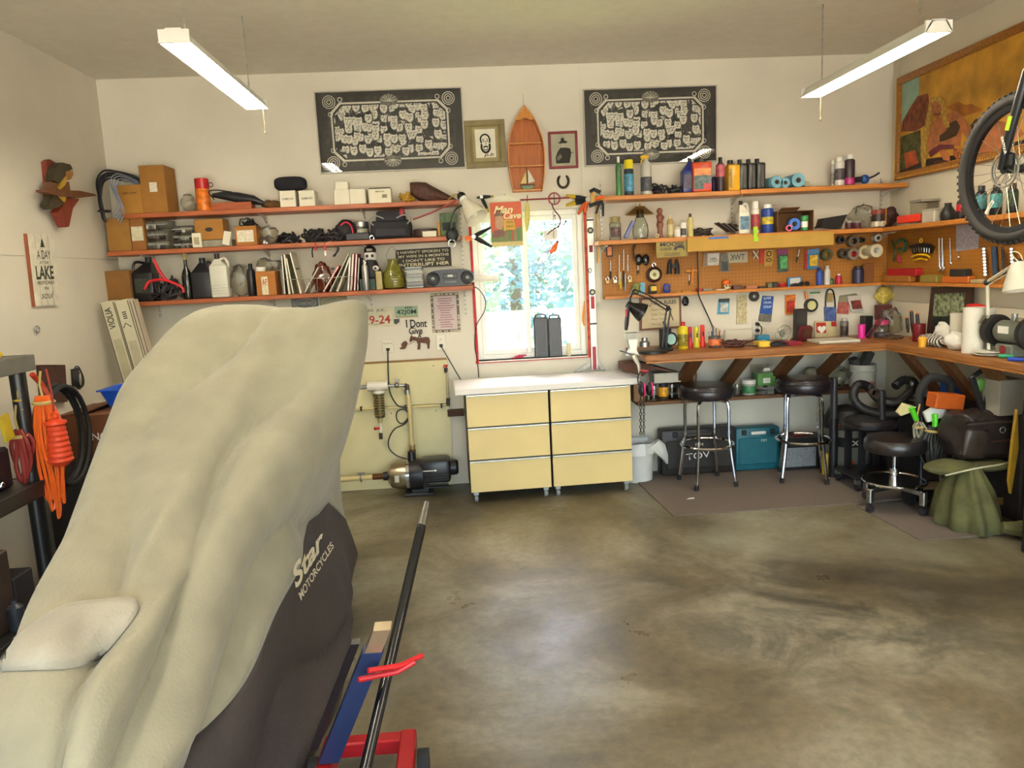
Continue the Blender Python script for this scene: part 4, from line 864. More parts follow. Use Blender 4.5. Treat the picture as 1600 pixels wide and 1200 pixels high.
mb = MB(); mb.tube([onY(x, y, 5.22) for x, y in ((240, 405), (247, 420), (255, 433), (262, 440))], [.009, .012, .013, .012], 8); one('red_lever', mb, M('#c8202a', .4), 'straight red lever arm pointing up beside the black jug', 'lever')
bottle(284, 300, 396, SH3, 'dark green wine bottle with pale foil neck', M('#14170f', .2, coat=.5), M('#b3a06a', .4), style='wine', Y=5.29, capw=.4, captop=.96)
jug(297, 331, 403, SH3, 'black square jug beside the white one', M('#1b1b20', .4), BLACK, Y=5.25, dep=.12, handle='right', neck=.0)
t, w, h, dep = jug(327, 355, 396, SH3, 'white plastic jug with dark brown cap', M('#d0cfbf', .4, var=.03), M('#2a1c18', .4), Y=5.225, dep=.1, handle='right', neck=-.1, shoulder=.74)
for k in range(4): MB().box((0, -dep/2-.0008, h*(.1+.06*k)), (w*.92, .003, .004)).build('rib', M('#bdbcab', .4), t)
blob(356, 386, 412, SH3, 'tall crumpled clear plastic bag beside the white jug', BAGM, 'plastic_bag', 'bag', dep=.12, seed=9, amp=.3)
bottle(386, 400, 412, SH3, 'slim dark bottle behind the orange carton', M('#211d22', .3), BLACK, style='slim', Y=5.3)
carton(400, 431, 424, SH3, 'orange brown carton with red lettered strip', M('#a86a28', .7, var=.08), Y=5.22, dep=.14, lab=(.28, .6, .03, .78, '#d9cfae'), txt=('AF', .44, .55, .24, .26, '#b3202a'), tape=False)
t = tape_roll((onY(407, 416, 5.28).x, 5.28, onY(415, 424, 5.22).z+.016), .035, .03, WHITE, DARK, 'white tape reel lying on the orange brown carton', 'z', grp=None)
blob(398, 440, 402, onY(415, 424, 5.22).z+.002, 'limp clear bag slumped behind the tape reel', BAGM, 'plastic_bag', 'bag', Y=5.37, dep=.08, seed=19, amp=.3)
# magazines and folders in a wire rack
def sheet(x0, y0, x1, y1, th, label, col, Y=5.24, dep=.17, name='magazine', cat='magazine'):
 a = onY(x0, y0, Y); b = onY(x1, y1, Y); a.z = SH3+.002; L = (b-a).length; ang = math.atan2(b.x-a.x, b.z-a.z)
 t = thing(name, label, cat, (a.x, Y+dep/2, SH3+EPS+abs(th/2*math.sin(ang))), 0, 'magazines in the wire rack', rot=(0, ang, 0))
 MB().box((0, 0, L/2), (th, dep, L)).build('cover', M(col, .6, var=.15, scale=40), t); MB().box((0, -dep/2-.0006, L/2), (th*.6, .001, L*.97)).build('page_edge', PAPER, t)
sheet(445, 457, 440, 398, .012, 'dark spined magazine at the rack\'s left end', '#3a382f'); sheet(452, 457, 444, 397, .014, 'cream spined magazine leaning left in the rack', '#b3a880'); sheet(458, 457, 447.5, 403, .010, 'olive spined magazine leaning left in the rack', '#8f8a68')
sheet(470, 456, 453, 394, .010, 'white folder leaning left in the wire rack', '#d2cbb4'); sheet(475, 456, 497, 418, .006, 'thin white booklet leaning right in the rack', '#cfc9b8', Y=5.23)
sheet(505, 456, 529, 416, .012, 'bright red folder leaning right in the wire rack', '#c53a24'); sheet(515, 456, 545, 396, .006, 'thin grey leaflet leaning right beside the red folder', '#b9b39a'); sheet(527, 456, 548, 398, .010, 'white booklet leaning right before the red books', '#c9c4b2')
sheet(544, 455, 547, 398, .012, 'white spined book standing in the wire rack', '#d2cbb8'); sheet(548.5, 455, 552, 396, .018, 'dark red book standing beside the white spine', '#7d1f24'); sheet(554, 455, 557, 396, .014, 'bright red book at the right end of the rack', '#a3232a'); sheet(558.5, 454, 561, 402, .008, 'thin navy book beside the masked figurine', '#2a2a38')
xa_, xb_ = onY(440, 420, 5.2).x, onY(557, 416, 5.2).x
t = thing('wire_rack', 'thin wire magazine rack across the lowest shelf', 'rack', ((xa_+xb_)/2, 5.28, SH3)); mb = MB(t.location); z = SH3+.10
for yy in (5.206, 5.42): mb.tube([(xa_, yy, z), (xb_, yy, z)], .0022, 5)
for k in range(12):
 x = xa_+(xb_-xa_)*k/11; mb.tube([(x, 5.206, z), (x, 5.206, SH3+.003), (x, 5.42, SH3+.003), (x, 5.42, z)], .0018, 5)
mb.build('wires', M('#9a9684', .4, .6), t)
for k in (450, 506, 465, 520): MB(t.location).box(onY(465 if k == 450 else 520, 420, 5.2), (.02, .006, .012)).build('clip', BLACK, t) if k in (450, 506) else None
blob(488, 515, 408, SH3, 'clear red tinted bag of fasteners between the folders', glassy('red_bag', '#d8a090', .15, .2), 'fastener_bag', 'bag', Y=5.31, dep=.12, seed=13, amp=.25)
# black and white masked figurine seated on a small box
zb = SH3
t = carton(562, 587, 436, SH3, 'small dark green and brass box under the figurine', M('#1f2a22', .4), Y=5.225, dep=.11, tape=False, lab=(.1, .9, .3, .7, '#1e4a34'), name='tin_box')
zt = onY(575, 436, 5.225).z+.002; xc, w, h = slot(563, 594, 383, 5.26, zt)
t = thing('masked_figurine', 'black and white hooded figurine with patterned mask', 'figurine', (xc, 5.29, zt)); mb = MB(); mb.lathe([(.0, 0), (.06, 0), (.07, .02), (.065, .06), (.045, .11), (.03, .14), (0, .15)], n=18); mb.build('robe', M('#1b171a', .6), t)
MB().sph((0, 0, h*.66), (.045, .04, .05), 16, 12).build('mask', M('#cfc8c2', .5, var=.2), t); MB().sph((0, .006, h*.84), (.042, .042, h*.16), 16, 10).build('hood', BLACK, t); MB().box((0, -.036, h*.86), (.04, .012, .02), bev=.004).build('hood_badge', M('#8a8272', .4), t)
for s in (-1, 1):
 MB().sph((s*.018, -.037, h*.68), (.010, .006, .011), 10, 8).build('eye_patch', BLACK, t); MB().sph((s*.035, -.045, h*.3), (.026, .02, .02), 12, 8).build('flower', M('#d0c6c0', .5), t); MB().sph((s*.035, -.064, h*.3), (.008, .005, .008), 8, 6).build('flower_eye', BLACK, t)
mb = MB()
for k in range(5): mb.box((-.016+k*.008, -.036, h*.55), (.003, .006, .014))
mb.build('teeth', BLACK, t)
bottle(566, 576, 407, SH3, 'small silver lighter in front of the figurine', STEEL, CHROME, style='can', Y=5.2, cat='lighter', name='lighter', capw=.5)
carton(587.5, 597, 424, SH3, 'cream spined book standing beside the green vase', M('#a89a68', .7), Y=5.23, dep=.14, tape=False, name='book', cat='book')
t, r, h = bottle(597, 633, 405, SH3, 'olive green glass lantern vase with wire handle', M('#6d6a22', .25, coat=.4), style='vase', Y=5.3, cat='vase', name='lantern_vase', n=24)
mb = MB()
for k in range(7): q = .12+.085*k; rr = np.interp(q, [0, .05, .28, .5, .75, .85], [.7, .9, 1, .92, .55, .42])*r; mb.torus((0, 0, q*h/1), rr, .0025, 'z', 24, 5)
mb.build('ridges', M('#6d6a22', .25, coat=.4), t); MB().tube([(-r*.45, 0, h*.95), (-r*.5, 0, h*1.15), (0, 0, h*1.42), (r*.5, 0, h*1.15), (r*.45, 0, h*.95)], .002, 5, smooth=6).build('wire_handle', STEEL, t)
xc, w, h = slot(634, 661, 417, 5.24, SH3); k = 13
for q in range(k):
 t = thing('cd_case', '%s inlay compact disc case, %s of the stack beside the boombox' % (('white', 'charcoal', 'taupe', 'maroon', 'cream')[q % 5], 'bottom' if q == 0 else 'top' if q == k-1 else ('second', 'third', 'fourth', 'fifth', 'sixth', 'seventh', 'eighth', 'ninth', 'tenth', 'eleventh', 'twelfth')[q-1]+' from bottom'), 'cd case', (xc+rnd(-.004, .004), 5.31, SH3+EPS+q*h/k), rnd(-.06, .06), 'stacked compact disc cases')
 MB().box((0, 0, h/k/2), (w*.96, .125, h/k-.0012)).build('case', CLEAR, t, 0); MB().box((0, -.0, h/k*.5), (w*.93, .12, h/k*.5)).build('inlay', M(['#d8d4ca', '#39343a', '#a8a294', '#6a2f2c', '#c9c4b6'][q % 5], .6), t, 0)
# message plaque on the wall
xc, w, h = slot(619, 705, 389, D-.02, onY(660, 420, D-.02).z); t = thing('message_plaque', 'dark plaque with joke about not interrupting wife', 'plaque', (xc, D-.011, onY(662, 403, D-.02).z), rot=(0, -.012, 0))
MB().box((0, 0, 0), (w, .02, h*.95), bev=.002).build('board', M('#38342a', .7, var=.15), t)
PT = M('#d8cfae', .7)
for k, (s, ww) in enumerate((("I HAVEN'T SPOKEN TO", .92), ('MY WIFE IN 6 MONTHS', .92), ("I DON'T LIKE TO", .76), ('INTERRUPT HER', .92))): text(s, t, PT, (0, -.0125, h*(.33-.215*k)), w*ww, h*(.135 if k < 3 else .17), bold=.02)
# boombox
xc, w, h = slot(666, 741, 421, 5.2, SH3)
t = thing('boombox', 'grey boombox with two round speakers on the lowest shelf', 'radio', (xc, 5.29, SH3+EPS)); GB = M('#313238', .4, .2)
mb = MB(); n_ = 20; prof = [(math.cos(2*PI*i/28)*w/2, math.sin(2*PI*i/28)*h/2) for i in range(28)]
prof = [(math.copysign(abs(a/(w/2))**.55, a)*w/2, math.copysign(abs(b/(h/2))**.7, b)*h/2+h/2) for a, b in prof]; mb.prism(prof, .16, Matrix.Translation((0, -.08, 0))); mb.build('body', GB, t, 50)
for s in (-1, 1):
 c = MB().lathe([(.0, .004), (h*.28, .006), (h*.36, .012), (h*.40, .004), (h*.40, 0)], (s*w*.36, -.08, h*.48), 24, 'y').build('speaker', M('#2a2a2e', .5), t)
 MB().lathe([(0, .012), (.012, .008), (.014, 0)], (s*w*.36, -.086, h*.48), 14, 'y').build('speaker_cone', STEEL, c)
MB().box((0, -.082, h*.6), (w*.3, .01, h*.3), bev=.003).build('display_panel', M('#2f3034', .4), t); MB().box((0, -.088, h*.62), (w*.11, .006, h*.13)).build('display', M('#a3a896', .3), t)
mb = MB()
for k in range(7): mb.box((-w*.2+k*w*.066, -.03, h*.985), (w*.05, .03, .008))
mb.build('buttons', M('#8d8d8a', .4), t); MB().box((0, -.0825, h*.25), (w*.26, .008, h*.16), bev=.002).build('cassette_door', M('#5a5b60', .4), t)
mb = MB(); p = onY(742, 434, 5.3); mb.tube([(p.x-.02, 5.34, p.z), onY(778, 435, 5.34)], [.03, .022], 14); one('cardboard_tube', mb, PAPER, 'white paper tube sticking out behind the boombox', 'tube')
# ================================================================ PICTURES ON THE BACK WALL
def faces_mat():
 mt = bpy.data.materials.new('crowd_engraving'); mt.use_nodes = True; n = mt.node_tree; b = n.nodes['Principled BSDF']
 tc = n.nodes.new('ShaderNodeTexCoord'); mp = n.nodes.new('ShaderNodeMapping'); mp.inputs['Scale'].default_value = (17, 0, 14); n.links.new(tc.outputs['Object'], mp.inputs[0])
 vo = n.nodes.new('ShaderNodeTexVoronoi'); vo.inputs['Scale'].default_value = 1; vo.inputs['Randomness'].default_value = .7; n.links.new(mp.outputs[0], vo.inputs['Vector'])
 sb = n.nodes.new('ShaderNodeVectorMath'); sb.operation = 'SUBTRACT'; n.links.new(mp.outputs[0], sb.inputs[0]); n.links.new(vo.outputs['Position'], sb.inputs[1])
 sp = n.nodes.new('ShaderNodeSeparateXYZ'); n.links.new(sb.outputs[0], sp.inputs[0])
 def mth(op, a, bv=None):
  x = n.nodes.new('ShaderNodeMath'); x.operation = op
  for i, q in enumerate((a, bv)):
   if q is None: continue
   if isinstance(q, (int, float)): x.inputs[i].default_value = q
   else: n.links.new(q, x.inputs[i])
  return x.outputs[0]
 X, Z = sp.outputs['X'], sp.outputs['Z']
 def ell(cx, cz, rx, rz, ax=False):
  a = mth('DIVIDE', mth('SUBTRACT', mth('ABSOLUTE', X) if ax else X, cx), rx); c = mth('DIVIDE', mth('SUBTRACT', Z, cz), rz)
  return mth('LESS_THAN', mth('ADD', mth('MULTIPLY', a, a), mth('MULTIPLY', c, c)), 1.0)
 face = ell(0, -.02, .44, .52); eye = ell(.15, .06, .08, .05, True); mouth = ell(0, -.2, .12, .035); nose = ell(.03, -.06, .03, .09); hair = ell(0, .46, .4, .2)
 feat = mth('MAXIMUM', mth('MAXIMUM', eye, mouth), mth('MAXIMUM', nose, hair))
 v = mth('MULTIPLY', face, mth('SUBTRACT', 1.0, feat))
 nz = n.nodes.new('ShaderNodeTexNoise'); nz.inputs['Scale'].default_value = 60; nz.inputs['Detail'].default_value = 4; n.links.new(tc.outputs['Object'], nz.inputs['Vector'])
 v = mth('ADD', mth('MULTIPLY', v, mth('ADD', mth('MULTIPLY', nz.outputs['Fac'], .9), .1)), mth('MULTIPLY', mth('GREATER_THAN', nz.outputs['Fac'], .62), .18))
 rp = n.nodes.new('ShaderNodeValToRGB'); rp.color_ramp.elements[0].color = (*lin('#26241f'), 1); rp.color_ramp.elements[1].color = (*lin('#d6d1bf'), 1); rp.color_ramp.elements[0].position = .02; rp.color_ramp.elements[1].position = .6
 n.links.new(v, rp.inputs[0]); n.links.new(rp.outputs[0], b.inputs['Base Color']); b.inputs['Roughness'].default_value = .6; return mt
CROWD = faces_mat(); BP = M('#2b2924', .7, var=.1); CREAM = M('#cfcab8', .7, var=.12, scale=60); ORN = M('#6f6b5e', .7, var=.6, scale=60)
def poster(q, label):                         # q: pixel corners TL TR BR BL of the outer frame
 P = [onY(x, y, D-.024) for x, y in q]; c = sum(P, Vector())/4; w = ((P[1]-P[0]).length+(P[2]-P[3]).length)/2; h = ((P[3]-P[0]).length+(P[2]-P[1]).length)/2
 rl = math.atan2(P[1].z-P[0].z, P[1].x-P[0].x)
 t = thing('framed_poster', label, 'poster', (c.x, D-.0005, c.z), group='two framed engraved posters', rot=(0, -rl, 0))
 f = .008; mb = MB()
 for cc, d in (((0, -.012, h/2-f/2), (w, .024, f)), ((0, -.012, -h/2+f/2), (w, .024, f)), ((-w/2+f/2, -.012, 0), (f, .024, h-2*f)), ((w/2-f/2, -.012, 0), (f, .024, h-2*f))): mb.box(cc, d, bev=.0015)
 mb.build('frame', M('#bdb8a8', .4, .15), t)
 MB().box((0, -.006, 0), (w-2*f, .010, h-2*f)).build('backing', BP, t, 0)
 iw, ih = w*.80, h*.72
 MB().box((0, -.0115, 0), (w*.89, .001, h*.85)).build('ornament_ground', M('#34322b', .7, var=.8, scale=45), t, 0)
 k = .16*ih; oc = lambda a, b, k: [(-a+k, -b), (a-k, -b), (a, -b+k), (a, b-k), (a-k, b), (-a+k, b), (-a, b-k), (-a, -b+k)]
 def plate(nm, a, b, k, y, mat): mb = MB(); mb.prism(oc(a, b, k), .0006, Matrix.Translation((0, y, 0))); mb.build(nm, mat, t, 0)
 plate('border', iw/2, ih/2, k, -.0128, CREAM); plate('border_inset', iw/2-.012, ih/2-.012, k, -.0135, BP); plate('crowd_print', iw/2-.022, ih/2-.022, k, -.0142, CROWD)
 for sx in (-1, 1):
  for sz in (-1, 1):
   mb = MB()
   for R in (.042, .028, .014): mb.torus((sx*w*.405, -.0135, sz*h*.37), R, .0032, 'y', 20, 5)
   mb.torus((sx*w*.40, -.0135, sz*h*.22), .014, .003, 'y', 14, 5); mb.torus((sx*w*.33, -.0135, sz*h*.395), .014, .003, 'y', 14, 5); mb.build('corner_scroll', CREAM, t)
 for sz in (-1, 1):
  mb = MB(); mb.lathe([(0, .003), (.045, .003), (.05, 0)], (0, -.0145, sz*ih*.52), 20, 'y', sx=1.25, sy=.8); mb.build('medallion', ORN, t); mb = MB()
  for a in range(7): an = PI*(a+.5)/7*sz; mb.tube([(.0, -.018, sz*ih*.49), (.05*math.cos(an)*1.1, -.018, sz*ih*.49+.05*math.sin(an))], .002, 5)
  mb.build('medallion_rays', CREAM, t)
 MB().box((0, -.0195, 0), (w-2*f+.002, .002, h-2*f+.002)).build('glass', glassy('poster_glass', '#ffffff', .02, 0), t, 0)
poster(((489, 143), (722, 135), (727, 262), (501, 272)), 'silver framed black engraved crowd poster above the white cartons'); poster(((910, 139), (1119, 132), (1123, 252), (915, 260)), 'silver framed black engraved crowd poster above the spray bottles')
def picture(q, fw, fmat, mat_col, label, name='framed_picture', mw=.0, y0=.02, cat='picture'):
 P = [onY(x, y, D-y0) for x, y in q]; c = sum(P, Vector())/4; w = ((P[1]-P[0]).length+(P[2]-P[3]).length)/2; h = ((P[3]-P[0]).length+(P[2]-P[1]).length)/2; rl = math.atan2(P[1].z-P[0].z, P[1].x-P[0].x)
 t = thing(name, label, cat, (c.x, D-.0005, c.z), rot=(0, -rl, 0)); mb = MB(); f = fw
 for cc, d in (((0, -y0/2, h/2-f/2), (w, y0, f)), ((0, -y0/2, -h/2+f/2), (w, y0, f)), ((-w/2+f/2, -y0/2, 0), (f, y0, h-2*f)), ((w/2-f/2, -y0/2, 0), (f, y0, h-2*f))): mb.box(cc, d, bev=.002)
 mb.build('frame', fmat, t); MB().box((0, -y0*.4, 0), (w-2*f+.002, y0*.5, h-2*f+.002)).build('mat_board', M(mat_col, .8, var=.05), t, 0)
 return t, w, h, -y0*.66
OL = M('#837348', .5, var=.15)
t, w, h, yy = picture(((725, 189), (788, 186), (792, 261), (729, 263)), .036, OL, '#877a4e', 'olive framed caricature drawing of a bearded smiling man')
MB().box((0, yy, 0), (w*.62, .004, h*.72)).build('inner_mat', M('#9a8d62', .7), t, 0); MB().box((0, yy-.003, .004), (w*.50, .002, h*.60)).build('drawing_paper', M('#e2dcc8', .8, var=.03), t, 0)
INKB = M('#1d1b18', .8); y_ = yy-.0046
mb = MB(); mb.tube([(x*w, y_, z*h) for x, z in ((-.10, .02), (-.12, .10), (-.09, .17), (-.02, .2), (.06, .18), (.11, .1), (.10, .02))], .0055, 6, smooth=4); mb.tube([(x*w, y_, z*h) for x, z in ((-.10, .0), (-.1, -.1), (-.04, -.17), (.04, -.17), (.1, -.1), (.1, 0))], .007, 6, smooth=4); mb.tube([(x*w, y_, z*h) for x, z in ((-.06, -.07), (0, -.05), (.06, -.07))], .005, 6, smooth=4)
mb.tube([(x*w, y_, z*h) for x, z in ((-.06, -.1), (0, -.13), (.06, -.1))], .003, 6, smooth=4); mb.tube([(x*w, y_, z*h) for x, z in ((0, .06), (.015, 0), (0, -.02))], .002, 6, smooth=4)
for s in (-1, 1): mb.sph((s*.045*w, y_, .06*h), (.006, .0015, .004), 8, 6); mb.tube([(s*.08*w, y_, .09*h), (s*.03*w, y_, .1*h)], .0025, 5)
mb.build('ink_drawing', INKB, t); text('p.b', t, INKB, (.02, y_, -.235*h), .07, .03, shear=.3)
t, w, h, yy = picture(((856, 206), (902, 204), (904, 262), (859, 264)), .017, M('#7e1620', .4), '#a9a58c', 'red framed black and white photo of a standing cowboy')
G1 = M('#2c2a24', .8); G2 = M('#6e6a58', .8)
MB().box((0, yy, 0), (w-.046, .004, h-.05)).build('photo_print', M('#a5a18a', .6, var=.1), t, 0)
def fig(pts, mat, nm, dy): mb = MB(); mb.prism([(a*w, b*h) for a, b in pts], .0006, Matrix.Translation((0, yy-.0025-dy, 0))); mb.build(nm, mat, t, 0)
fig([(-.26, -.36), (-.28, -.2), (-.2, -.05), (-.1, .06), (.1, .06), (.24, .03), (.27, -.1), (.2, -.36)], G1, 'figure_coat', 0); fig([(-.18, .19), (-.08, .24), (-.06, .32), (.02, .33), (.06, .24), (.18, .22), (.08, .17), (-.08, .17)], G1, 'figure_hat', .0006); fig([(-.06, .18), (.06, .18), (.05, .09), (0, .06), (-.05, .09)], M('#b3ad98', .8), 'figure_face', .0012)
fig([(-.25, -.2), (-.1, -.1), (-.05, -.2), (-.2, -.3)], G2, 'figure_hands', .0018); fig([(.22, -.07), (.36, -.07), (.36, -.085), (.22, -.085)], G1, 'figure_barrel', .0006)
# boat shaped wall shelf with a model sailboat
c0 = onY(822, 230, D-.06); zT = onY(820, 165, D-.06).z; zB = onY(822, 299, D-.06).z; hw = (onY(851, 250, D-.06).x-onY(793, 250, D-.06).x)/2
t = thing('boat_shelf', 'orange wooden wall shelf shaped like an upright rowing boat', 'shelf', (c0.x, D-.0005, zB)); hh = zT-zB
def bw(v): return hw*np.interp(v, [0, .15, .35, .5, .65, .8, .9, 1], [.80, .92, 1, .99, .88, .62, .36, .01])
BO = wood('#b5631a', .4, .22, 'z'); BO2 = wood('#d08a44', .4, .18, 'z')
vv = [i/24 for i in range(25)]; mb = MB(); mb.prism([(-bw(v), v*hh) for v in reversed(vv)]+[(bw(v), v*hh) for v in vv], .006, Matrix.Translation((0, -.0065, 0))); mb.build('back_board', BO, t, 0)
for s in (-1, 1):
 mb = MB()
 for i in range(24):
  a, b = vv[i], vv[i+1]; xa_, xb_ = s*bw(a), s*bw(b); e = s*-.007
  mb.add([(xa_, 0, a*hh), (xa_, -.075, a*hh), (xa_+e, -.075, a*hh), (xa_+e, 0, a*hh), (xb_, 0, b*hh), (xb_, -.075, b*hh), (xb_+e, -.075, b*hh), (xb_+e, 0, b*hh)], [(0, 1, 5, 4), (1, 2, 6, 5), (2, 3, 7, 6), (0, 3, 2, 1), (4, 5, 6, 7)])
 mb.build('side_plank', BO2, t, 30)
for v in (.005, .29, .555): MB().box((0, -.04, v*hh+.005), (2*bw(v)-.016, .066, .010), bev=.002).build('shelf', BO2, t)
for v in (.29, .555):
 for s in (-1, 1): MB().sph((s*(bw(v)-.012), -.078, v*hh+.005), .006, 8, 6).build('peg', BO2, t)
mb = MB(); mb.prism([(-bw(.83)+.008, .83*hh), (-.025, .83*hh), (-.018, .845*hh), (0, .855*hh), (.018, .845*hh), (.025, .83*hh), (bw(.83)-.008, .83*hh), (bw(.9)-.006, .9*hh), (0, .985*hh), (-bw(.9)+.006, .9*hh)], .012, Matrix.Translation((0, -.075, 0))); mb.build('bow_deck', wood('#c47d22', .4, .2, 'z'), t, 0)
MB().tube([(0, -.003, hh), (0, -.003, hh+.09)], .0015, 5).build('hanging_wire', STEEL, t)
sb = thing('model_sailboat', 'small white model sailboat standing in the boat shelf', 'model boat', (c0.x+.0, D-.042, zB+.0115)); mb = MB(); mb.prism([(-.03, 0), (.03, 0), (.045, .03), (-.048, .03)], .03, Matrix.Translation((0, -.015, 0))); mb.build('hull', M('#7c8f6c', .6, var=.2), sb, 0)
MB().box((0, 0, .032), (.1, .034, .006)).build('deck_stripe', M('#3a2a20', .6), sb, 0); MB().cyl((0, 0, .03), (0, 0, .165), .003, n=6).build('mast', M('#5b4a30', .6), sb)
for pts, c in (([(-.006, .045), (-.05, .045), (-.006, .13)], '#d2c07c'), ([(.006, .045), (.055, .055), (.02, .12), (.006, .14)], '#d8d2bc')): mb = MB(); mb.prism(pts, .006, Matrix.Translation((0, -.003, 0))); mb.build('sail', M(c, .8), sb, 0)
MB().sph((-.012, 0, .16), (.014, .004, .008), 8, 6).build('pennant', M('#c08a72', .7), sb)
p = onY(880, 283, D-.01); mb = MB(); mb.tube([(.042*math.cos(a)*(1 if abs(a+PI/2) < 1.9 else .9), 0, .045*math.sin(a)) for a in [2.15+i*(2*PI-1.16)/14 for i in range(15)]], [.006]+[.0095]*13+[.006], 7); t = one('horseshoe', mb, M('#3b3129', .5, .6), 'rusty iron horseshoe nailed below the cowboy photo', 'horseshoe', (p.x, D-.011, p.z))
# ================================================================ AT THE WINDOW
q = [onY(x, y, D-.06) for x, y in ((766, 316), (815, 315), (816, 384), (768, 385))]; c = sum(q, Vector())/4; w = q[1].x-q[0].x; h = q[0].z-q[3].z
t = thing('tin_sign', 'orange printed tin sign reading Man Cave hung at the window', 'sign', (c.x, D-.058, c.z)); MB().box((0, .002, 0), (w+.006, .003, h+.006), bev=.001).build('plate', M('#d8cdb6', .4), t)
def tp(pts, col, nm, k): mb = MB(); mb.prism([((a-.5)*w, (b-.5)*h) for a, b in pts], .0004, Matrix.Translation((0, -.0004-k*.0006, 0))); mb.build(nm, M(col, .45, var=.12, scale=40), t, 0)
tp([(0, .1), (1, .1), (1, 1), (0, 1)], '#cc5321', 'print_ground', 1); tp([(0, 0), (1, 0), (1, .11), (0, .11)], '#cbb873', 'print_foot', 1); tp([(.0, .3), (.35, .42), (.7, .35), (1, .45), (1, .1), (0, .1)], '#6a7a34', 'print_field', 2); tp([(.4, .34), (.8, .36), (.75, .6), (.42, .6)], '#d1a329', 'print_glow', 3)
tp([(.14, .42), (.34, .38), (.42, .52), (.4, .66), (.28, .72), (.16, .68)], '#b98f68', 'print_face', 4); tp([(.1, .68), (.44, .7), (.38, .76), (.18, .77)], '#6f5430', 'print_hat', 5); tp([(.04, .2), (.4, .22), (.45, .34), (.3, .38), (.08, .36)], '#7a4436', 'print_shirt', 4)
for k, x in enumerate((.5, .58, .67, .77, .88)): tp([(x-.03, .12), (x+.03, .12), (x+.025, .36), (x-.02, .38)], ('#8a6a3c', '#4f7a3a', '#b0452a', '#a86f3a', '#3d7a4a')[k], 'print_reed', 3)
LT = M('#ead9a2', .5); text('Man', t, LT, (-.08*w, -.0045, .33*h), .62*w, .17*h, shear=.3, bold=.03); text('Cave', t, LT, (.2*w, -.0045, .19*h), .56*w, .15*h, shear=.3, bold=.03)
for k, s in enumerate(('WORK', 'NO')): text(s, t, M('#7a3d14', .6), (.12*w, -.0045, (.04-.09*k)*h), .24*w, .055*h)
mb = MB(); mb.torus((0, 0, 0), .004, .0015, 'y', 10, 5); mb.tube([(0, 0, 0), (-.4*w, .002, -.045)], .001, 4); mb.tube([(0, 0, 0), (.4*w, .002, -.045)], .001, 4)
for i in range(len(mb.v)): mb.v[i].z += h/2+.05
mb.build('hanging_wire', STEEL, t)
# clip-on desk lamp with white shade, clamped at the shelf end
t = thing('clamp_lamp', 'white conical clamp lamp on a black gooseneck at the window', 'lamp', (onY(712, 375, 5.16).x, 5.16, SH2)); o = t.location
a = onY(727, 315, 5.12); b = onY(748, 344, 5.05); ax = (b-a).normalized(); q = ax.to_track_quat('Z', 'Y').to_matrix().to_4x4(); Tm = Matrix.Translation(a) @ q
mb = MB(o); mb.T = Tm; mb.lathe([(.026, -.01), (.036, .02), (.062, .075), (.083, .15), (.080, .15), (.058, .075), (.032, .022), (.0, .012)], n=24); mb.build('shade', M('#dcd5c0', .45, var=.03), t)
mb = MB(o); mb.T = Tm; mb.lathe([(0, -.075), (.022, -.07), (.03, -.055), (.03, -.03)], n=18); mb.build('socket', BLACK, t); mb = MB(o); mb.T = Tm; mb.lathe([(.0305, -.03), (.0305, -.008)], n=18); mb.build('collar', WHITE, t)
mb = MB(o); mb.T = Tm; mb.lathe([(0, .06), (.02, .07), (.028, .1), (.02, .125), (0, .135)], n=14); mb.build('bulb', M('#efe9da', .3, var=.01), t)
MB(o).tube([onY(x, y, 5.14) for x, y in ((722, 321), (712, 328), (706, 342), (704, 360), (706, 372))], .008, 8, smooth=6).build('gooseneck', BLACK, t)
MB(o).sph(onY(707, 368, 5.15), (.045, .03, .05), 14, 10).build('clamp_body', M('#1a1c1d', .5), t); MB(o).torus(onY(706, 380, 5.13), .024, .004, 'y', 16, 6).build('clamp_ring', STEEL, t)
# spring clamps
def spring_clamp(label, jaw, h1, h2, tipc, Y, tips, col, w=.016):
 t = thing('spring_clamp', label, 'clamp', onY(*jaw, Y)); o = t.location; J = onY(*jaw, Y)
 for k, hnd in enumerate((h1, h2)):
  e = onY(*hnd, Y-.005); mb = MB(o); mb.tube([J, J.lerp(e, .45), e], [w*.9, w, w*.55], 8); mb.build('arm', BLACK, t); d = (e-J).normalized(); MB(o).tube([e-d*.05, e+d*.015], [w*.85, w*.5], 8).build('grip', M(col, .5), t)
 for tp_ in tips: MB(o).tube([J, onY(*tp_, Y-.004)], [w*.9, w*.5], 8).build('jaw', M(tipc, .5), t)
 MB(o).cyl(J+Vector((0, -.02, 0)), J+Vector((0, .02, 0)), w*.9, n=12).build('pivot', STEEL, t); return t
spring_clamp('black spring clamp with orange jaws below the lamp shade', (740, 370), (764, 357), (766, 384), '#d8682a', 5.14, ((726, 371), (728, 376)), '#1d2a2c')
spring_clamp('black and yellow spring clamp above the tin sign', (752, 308), (768, 307), (762, 328), '#26221c', D-.02, ((745, 309),), '#b49a24', .013)
spring_clamp('black and yellow clamp with orange jaw hung by the level', (918, 312), (888, 306), (888, 320), '#e0642a', D-.025, ((903, 335), (914, 332)), '#c2a220', .02)
t = thing('bar_clamp', 'dark bar clamp with orange pads at the right shelf end', 'clamp', onY(930, 305, 5.17)); o = t.location
MB(o).tube([onY(x, y, 5.165) for x, y in ((922, 300), (928, 296), (938, 301))], .014, 8).build('upper_jaw', M('#23232c', .5), t); MB(o).tube([onY(x, y, 5.165) for x, y in ((920, 322), (930, 318), (942, 316))], .014, 8).build('lower_jaw', M('#23232c', .5), t); MB(o).box(onY(926, 309, 5.17), (.03, .02, .08)).build('slide_bar', BRASS, t)
